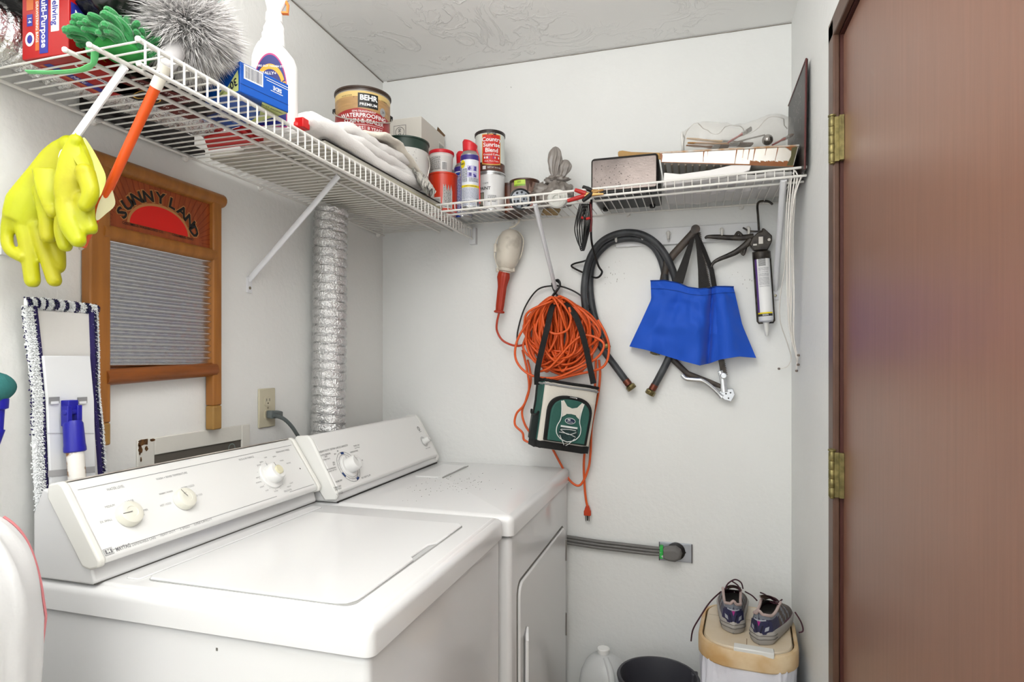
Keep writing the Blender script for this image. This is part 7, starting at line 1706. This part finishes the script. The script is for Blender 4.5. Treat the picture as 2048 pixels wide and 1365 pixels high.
    b.loft([l_[::-1] for l_ in loops]); b.build('sole', sole_m, t, smooth=45)
    for z in (.012, .020):
        b = MB(); b.tube([V((x - (.0065 if x == 0 else 0), cen(x) + (hw(x) + .004) * 1, z * (1 + .35 * max(0, 1 - x / L * 2.2)))) for x in xs[14::-2]] + [V((x - (.0065 if x == 0 else 0), cen(x) - (hw(x) + .004), z * (1 + .35 * max(0, 1 - x / L * 2.2)))) for x in xs[0:15:2]], .0012, 5); b.build('sole_groove', M('sole_dark', '6d6a66', .7), t)
    # heel print wrapped round the counter
    def hf(u, v, h):
        y0 = min(abs(u), .0309); k = .09 * (y0 / .031) ** 2; x = L * k; q = min(1, max(0, (v - .026) / (.087 - .026)))
        sc_ = lerp(1, .70, q ** 1.6); nx, ny = (-1, 0) if abs(u) < .002 else (-(1 - (y0 / .031)) - .15, (y0 / .031))
        nl = math.hypot(nx, ny); nx /= nl; ny /= nl
        return V((x - .0035 * math.cos(min(1, abs(u) / .02) * PI / 2) + nx * (h + .0012), cen(x) + math.copysign(y0 * sc_ + ny * (h + .0012), u), v))
    b = MB(); b.rect(hf, -.030, .031, .030, .064, 0, n=24, h=.0006); b.poly(hf, [(-.006, .072), (.006, .072), (0, .054)], 1, h=.002)
    for s in (-1, 1):
        b.poly(hf, [(s * .013, .039), (s * .021, .042), (s * .023, .053), (s * .015, .050)][::s], 2, h=.0018); b.poly(hf, [(s * .001, .032), (s * .005, .032), (s * .012, .056), (s * .008, .056)][::s], 3, h=.0014)
        b.poly(hf, [(s * .0, .031), (s * .027, .029), (s * .029, .032), (s * .0, .035)][::s], 4, h=.0014)
    b.rect(hf, -.018, .069, .018, .073, 2, n=14, h=.002)
    b.build('heel_patch', [up_nav, mag, silv, M('shoe_dark_navy', '16182c', .5), plum], t, smooth=40)
    b = MB(); b.box(.100, .104, -.022, .022, .086, .112); b.build('tongue', up_mesh, t, bevel=.002) if False else None
    b = MB(); b.grid(lambda u, v: V((.085 + .07 * v, (u - .5) * (.044 - .008 * v) , .108 - .030 * v + .006 * math.sin(PI * u))), 8, 8); b.grid(lambda u, v: V((.085 + .07 * v, (.5 - u) * (.044 - .008 * v), .104 - .030 * v + .006 * math.sin(PI * u))), 8, 8); b.build('tongue', M('shoe_tongue', '8c7568', .8), t, smooth=60)
    for k in range(4):
        x = .105 + .018 * k; z = top(x) + .006; b = MB(); b.tube(spline([(x, -.022, z - .004), (x + .006, -.008, z + .003), (x + .012, .010, z + .002), (x + .010, .024, z - .006)], 4), .0018, 6); b.build('lace', lace_m, t)
    for px in extra:
        b = MB(); b.tube(spline([WMX[t.name].inverted() @ V(p) for p in px], 7), .0022, 6); b.build('lace', lace_m, t, smooth=180)
    return t
LZ = .4985
hl = onz(1467, 1268, LZ); hr_ = onz(1526, 1291, LZ)
S = lambda px, py, z: onz(px, py, z)
shoe('purple and grey running shoe nearer the peg rail side, laces looping up behind its heel', (hl.x, hl.y, LZ), R(86), 1,
     [[S(1450, 1180, .600), S(1456, 1168, .615), S(1470, 1160, .625), S(1482, 1166, .620), S(1486, 1178, .60)], [S(1462, 1162, .622), S(1476, 1172, .61), S(1480, 1184, .598)],
      [S(1442, 1184, .585), S(1420, 1205, .57), S(1400, 1235, .54), S(1386, 1260, .50), S(1382, 1283, .46)], [S(1490, 1184, .585), S(1504, 1192, .58), S(1514, 1202, .575)]])
shoe('purple and grey running shoe turned toward the door-side wall, toe in the corner', (hr_.x - .010, hr_.y, LZ), R(71), -1,
     [[S(1521, 1186, .60), S(1530, 1190, .605), S(1545, 1200, .60), S(1556, 1210, .595)], [S(1540, 1204, .59), S(1552, 1208, .59), S(1564, 1200, .59)],
      [S(1590, 1225, .56), S(1602, 1245, .54), S(1606, 1262, .52), S(1598, 1266, .515)]])

# ---------- dark bucket
T0 = thing('floor_bucket', 'charcoal round plastic bucket on the floor between the jug and trash can', 'bucket', (1.098, -.275, 0))
b = MB(); b.lathe([(.09, .0), (.094, .004), (.117, .315), (.124, .317), (.126, .326), (.123, .331), (.116, .331), (.113, .322), (.092, .012), (.0, .011)], 72, cap0=True, cap1=False); b.build('bucket_shell', M('charcoal_plastic', '3c3c42', .5, bump=.1, bscale=90), T0, smooth=30)
b = MB(); b.box(.098, .118, .040, .066, .30, .329); b.build('handle_lug', M('charcoal_plastic', '3c3c42', .5), T0, bevel=.003)

# ---------- milk jug
T0 = thing('plastic_jug', 'empty translucent white plastic jug on the floor against the back wall', 'jug', (.905, -.100, 0), rz=R(-12))
frost = M('frosted_hdpe', 'e6e8e8', .35, trans=.25, sub=.2, alpha=1)
def sq(a_, bb, z, n=40, p=4.5, dx=0): return ell(a_, bb, z, n, p, dx)
b = MB(); b.loft([sq(.066, .066, 0), sq(.072, .072, .006), sq(.073, .073, .012), sq(.073, .073, .17), sq(.0725, .0725, .21), sq(.069, .069, .240, p=3.8), sq(.058, .058, .266, p=3.0), sq(.038, .038, .284, p=2.3), sq(.020, .020, .293, p=2), sq(.0185, .0185, .300, p=2)]); b.build('jug_body', frost, T0, smooth=60)
b = MB(); b.tube(spline([(.015, -.02, .285), (.042, -.050, .262), (.056, -.069, .225), (.058, -.074, .18), (.052, -.072, .14), (.046, -.066, .12)], 5), .012, 12, flat=.8); b.build('handle', frost, T0)
b = MB(); b.lathe([(.0205, .294), (.021, .296), (.021, .309), (.0195, .311), (.0, .311)], 30, cap1=False); b.build('cap', M('white_cap', 'f0f0ee', .35), T0)

# ---------- white laundry bag in the corner of the frame
b = MB()
def lb(u, v):
    a = 2 * PI * u; rx, ry = .112, .092
    if v > .7: k = (v - .7) / .3; s_ = math.cos(k * PI / 2) ** .9 if k < 1 else 0; z = .955 + .140 * math.sin(k * PI / 2)
    else: s_ = 1; z = .955 * v / .7
    w_ = 1 + .05 * nz((math.cos(a) * 1.6, math.sin(a) * 1.6, z * 4)) + .17 * (0.26 - abs(nz((math.cos(a) * 2.5, math.sin(a) * 2.5, z * 5 + a))))
    return V((.192 + rx * s_ * math.cos(a) * w_, -1.605 + ry * s_ * math.sin(a) * w_, max(z, .0005)))
b.grid(lb, 90, 80, cu=True); b.add([lb(k / 90, 0) for k in range(90)], [tuple(range(90))[::-1]])
T0 = b.build('laundry_bag', M('white_bag_cloth', 'e0e0e0', .55, bump=.5, bscale=9, bdist=.012), org=(.200, -1.605, 0), smooth=180)
tag(T0, 'tall white wrinkled laundry bag with a thin pink halo drawn along its outline, standing beside the washer', 'laundry bag')
b = MB(); b.tube([lb(.135, .05 + .85 * k / 160) + V((.0012, .0012, .0006)) for k in range(161)], .0018, 6); b.build('pink_fringe', M('pink_fringe', 'd9858a', .6), T0, w=True)  # pink lens halo on the bag's visible outline, put in as a thin tube
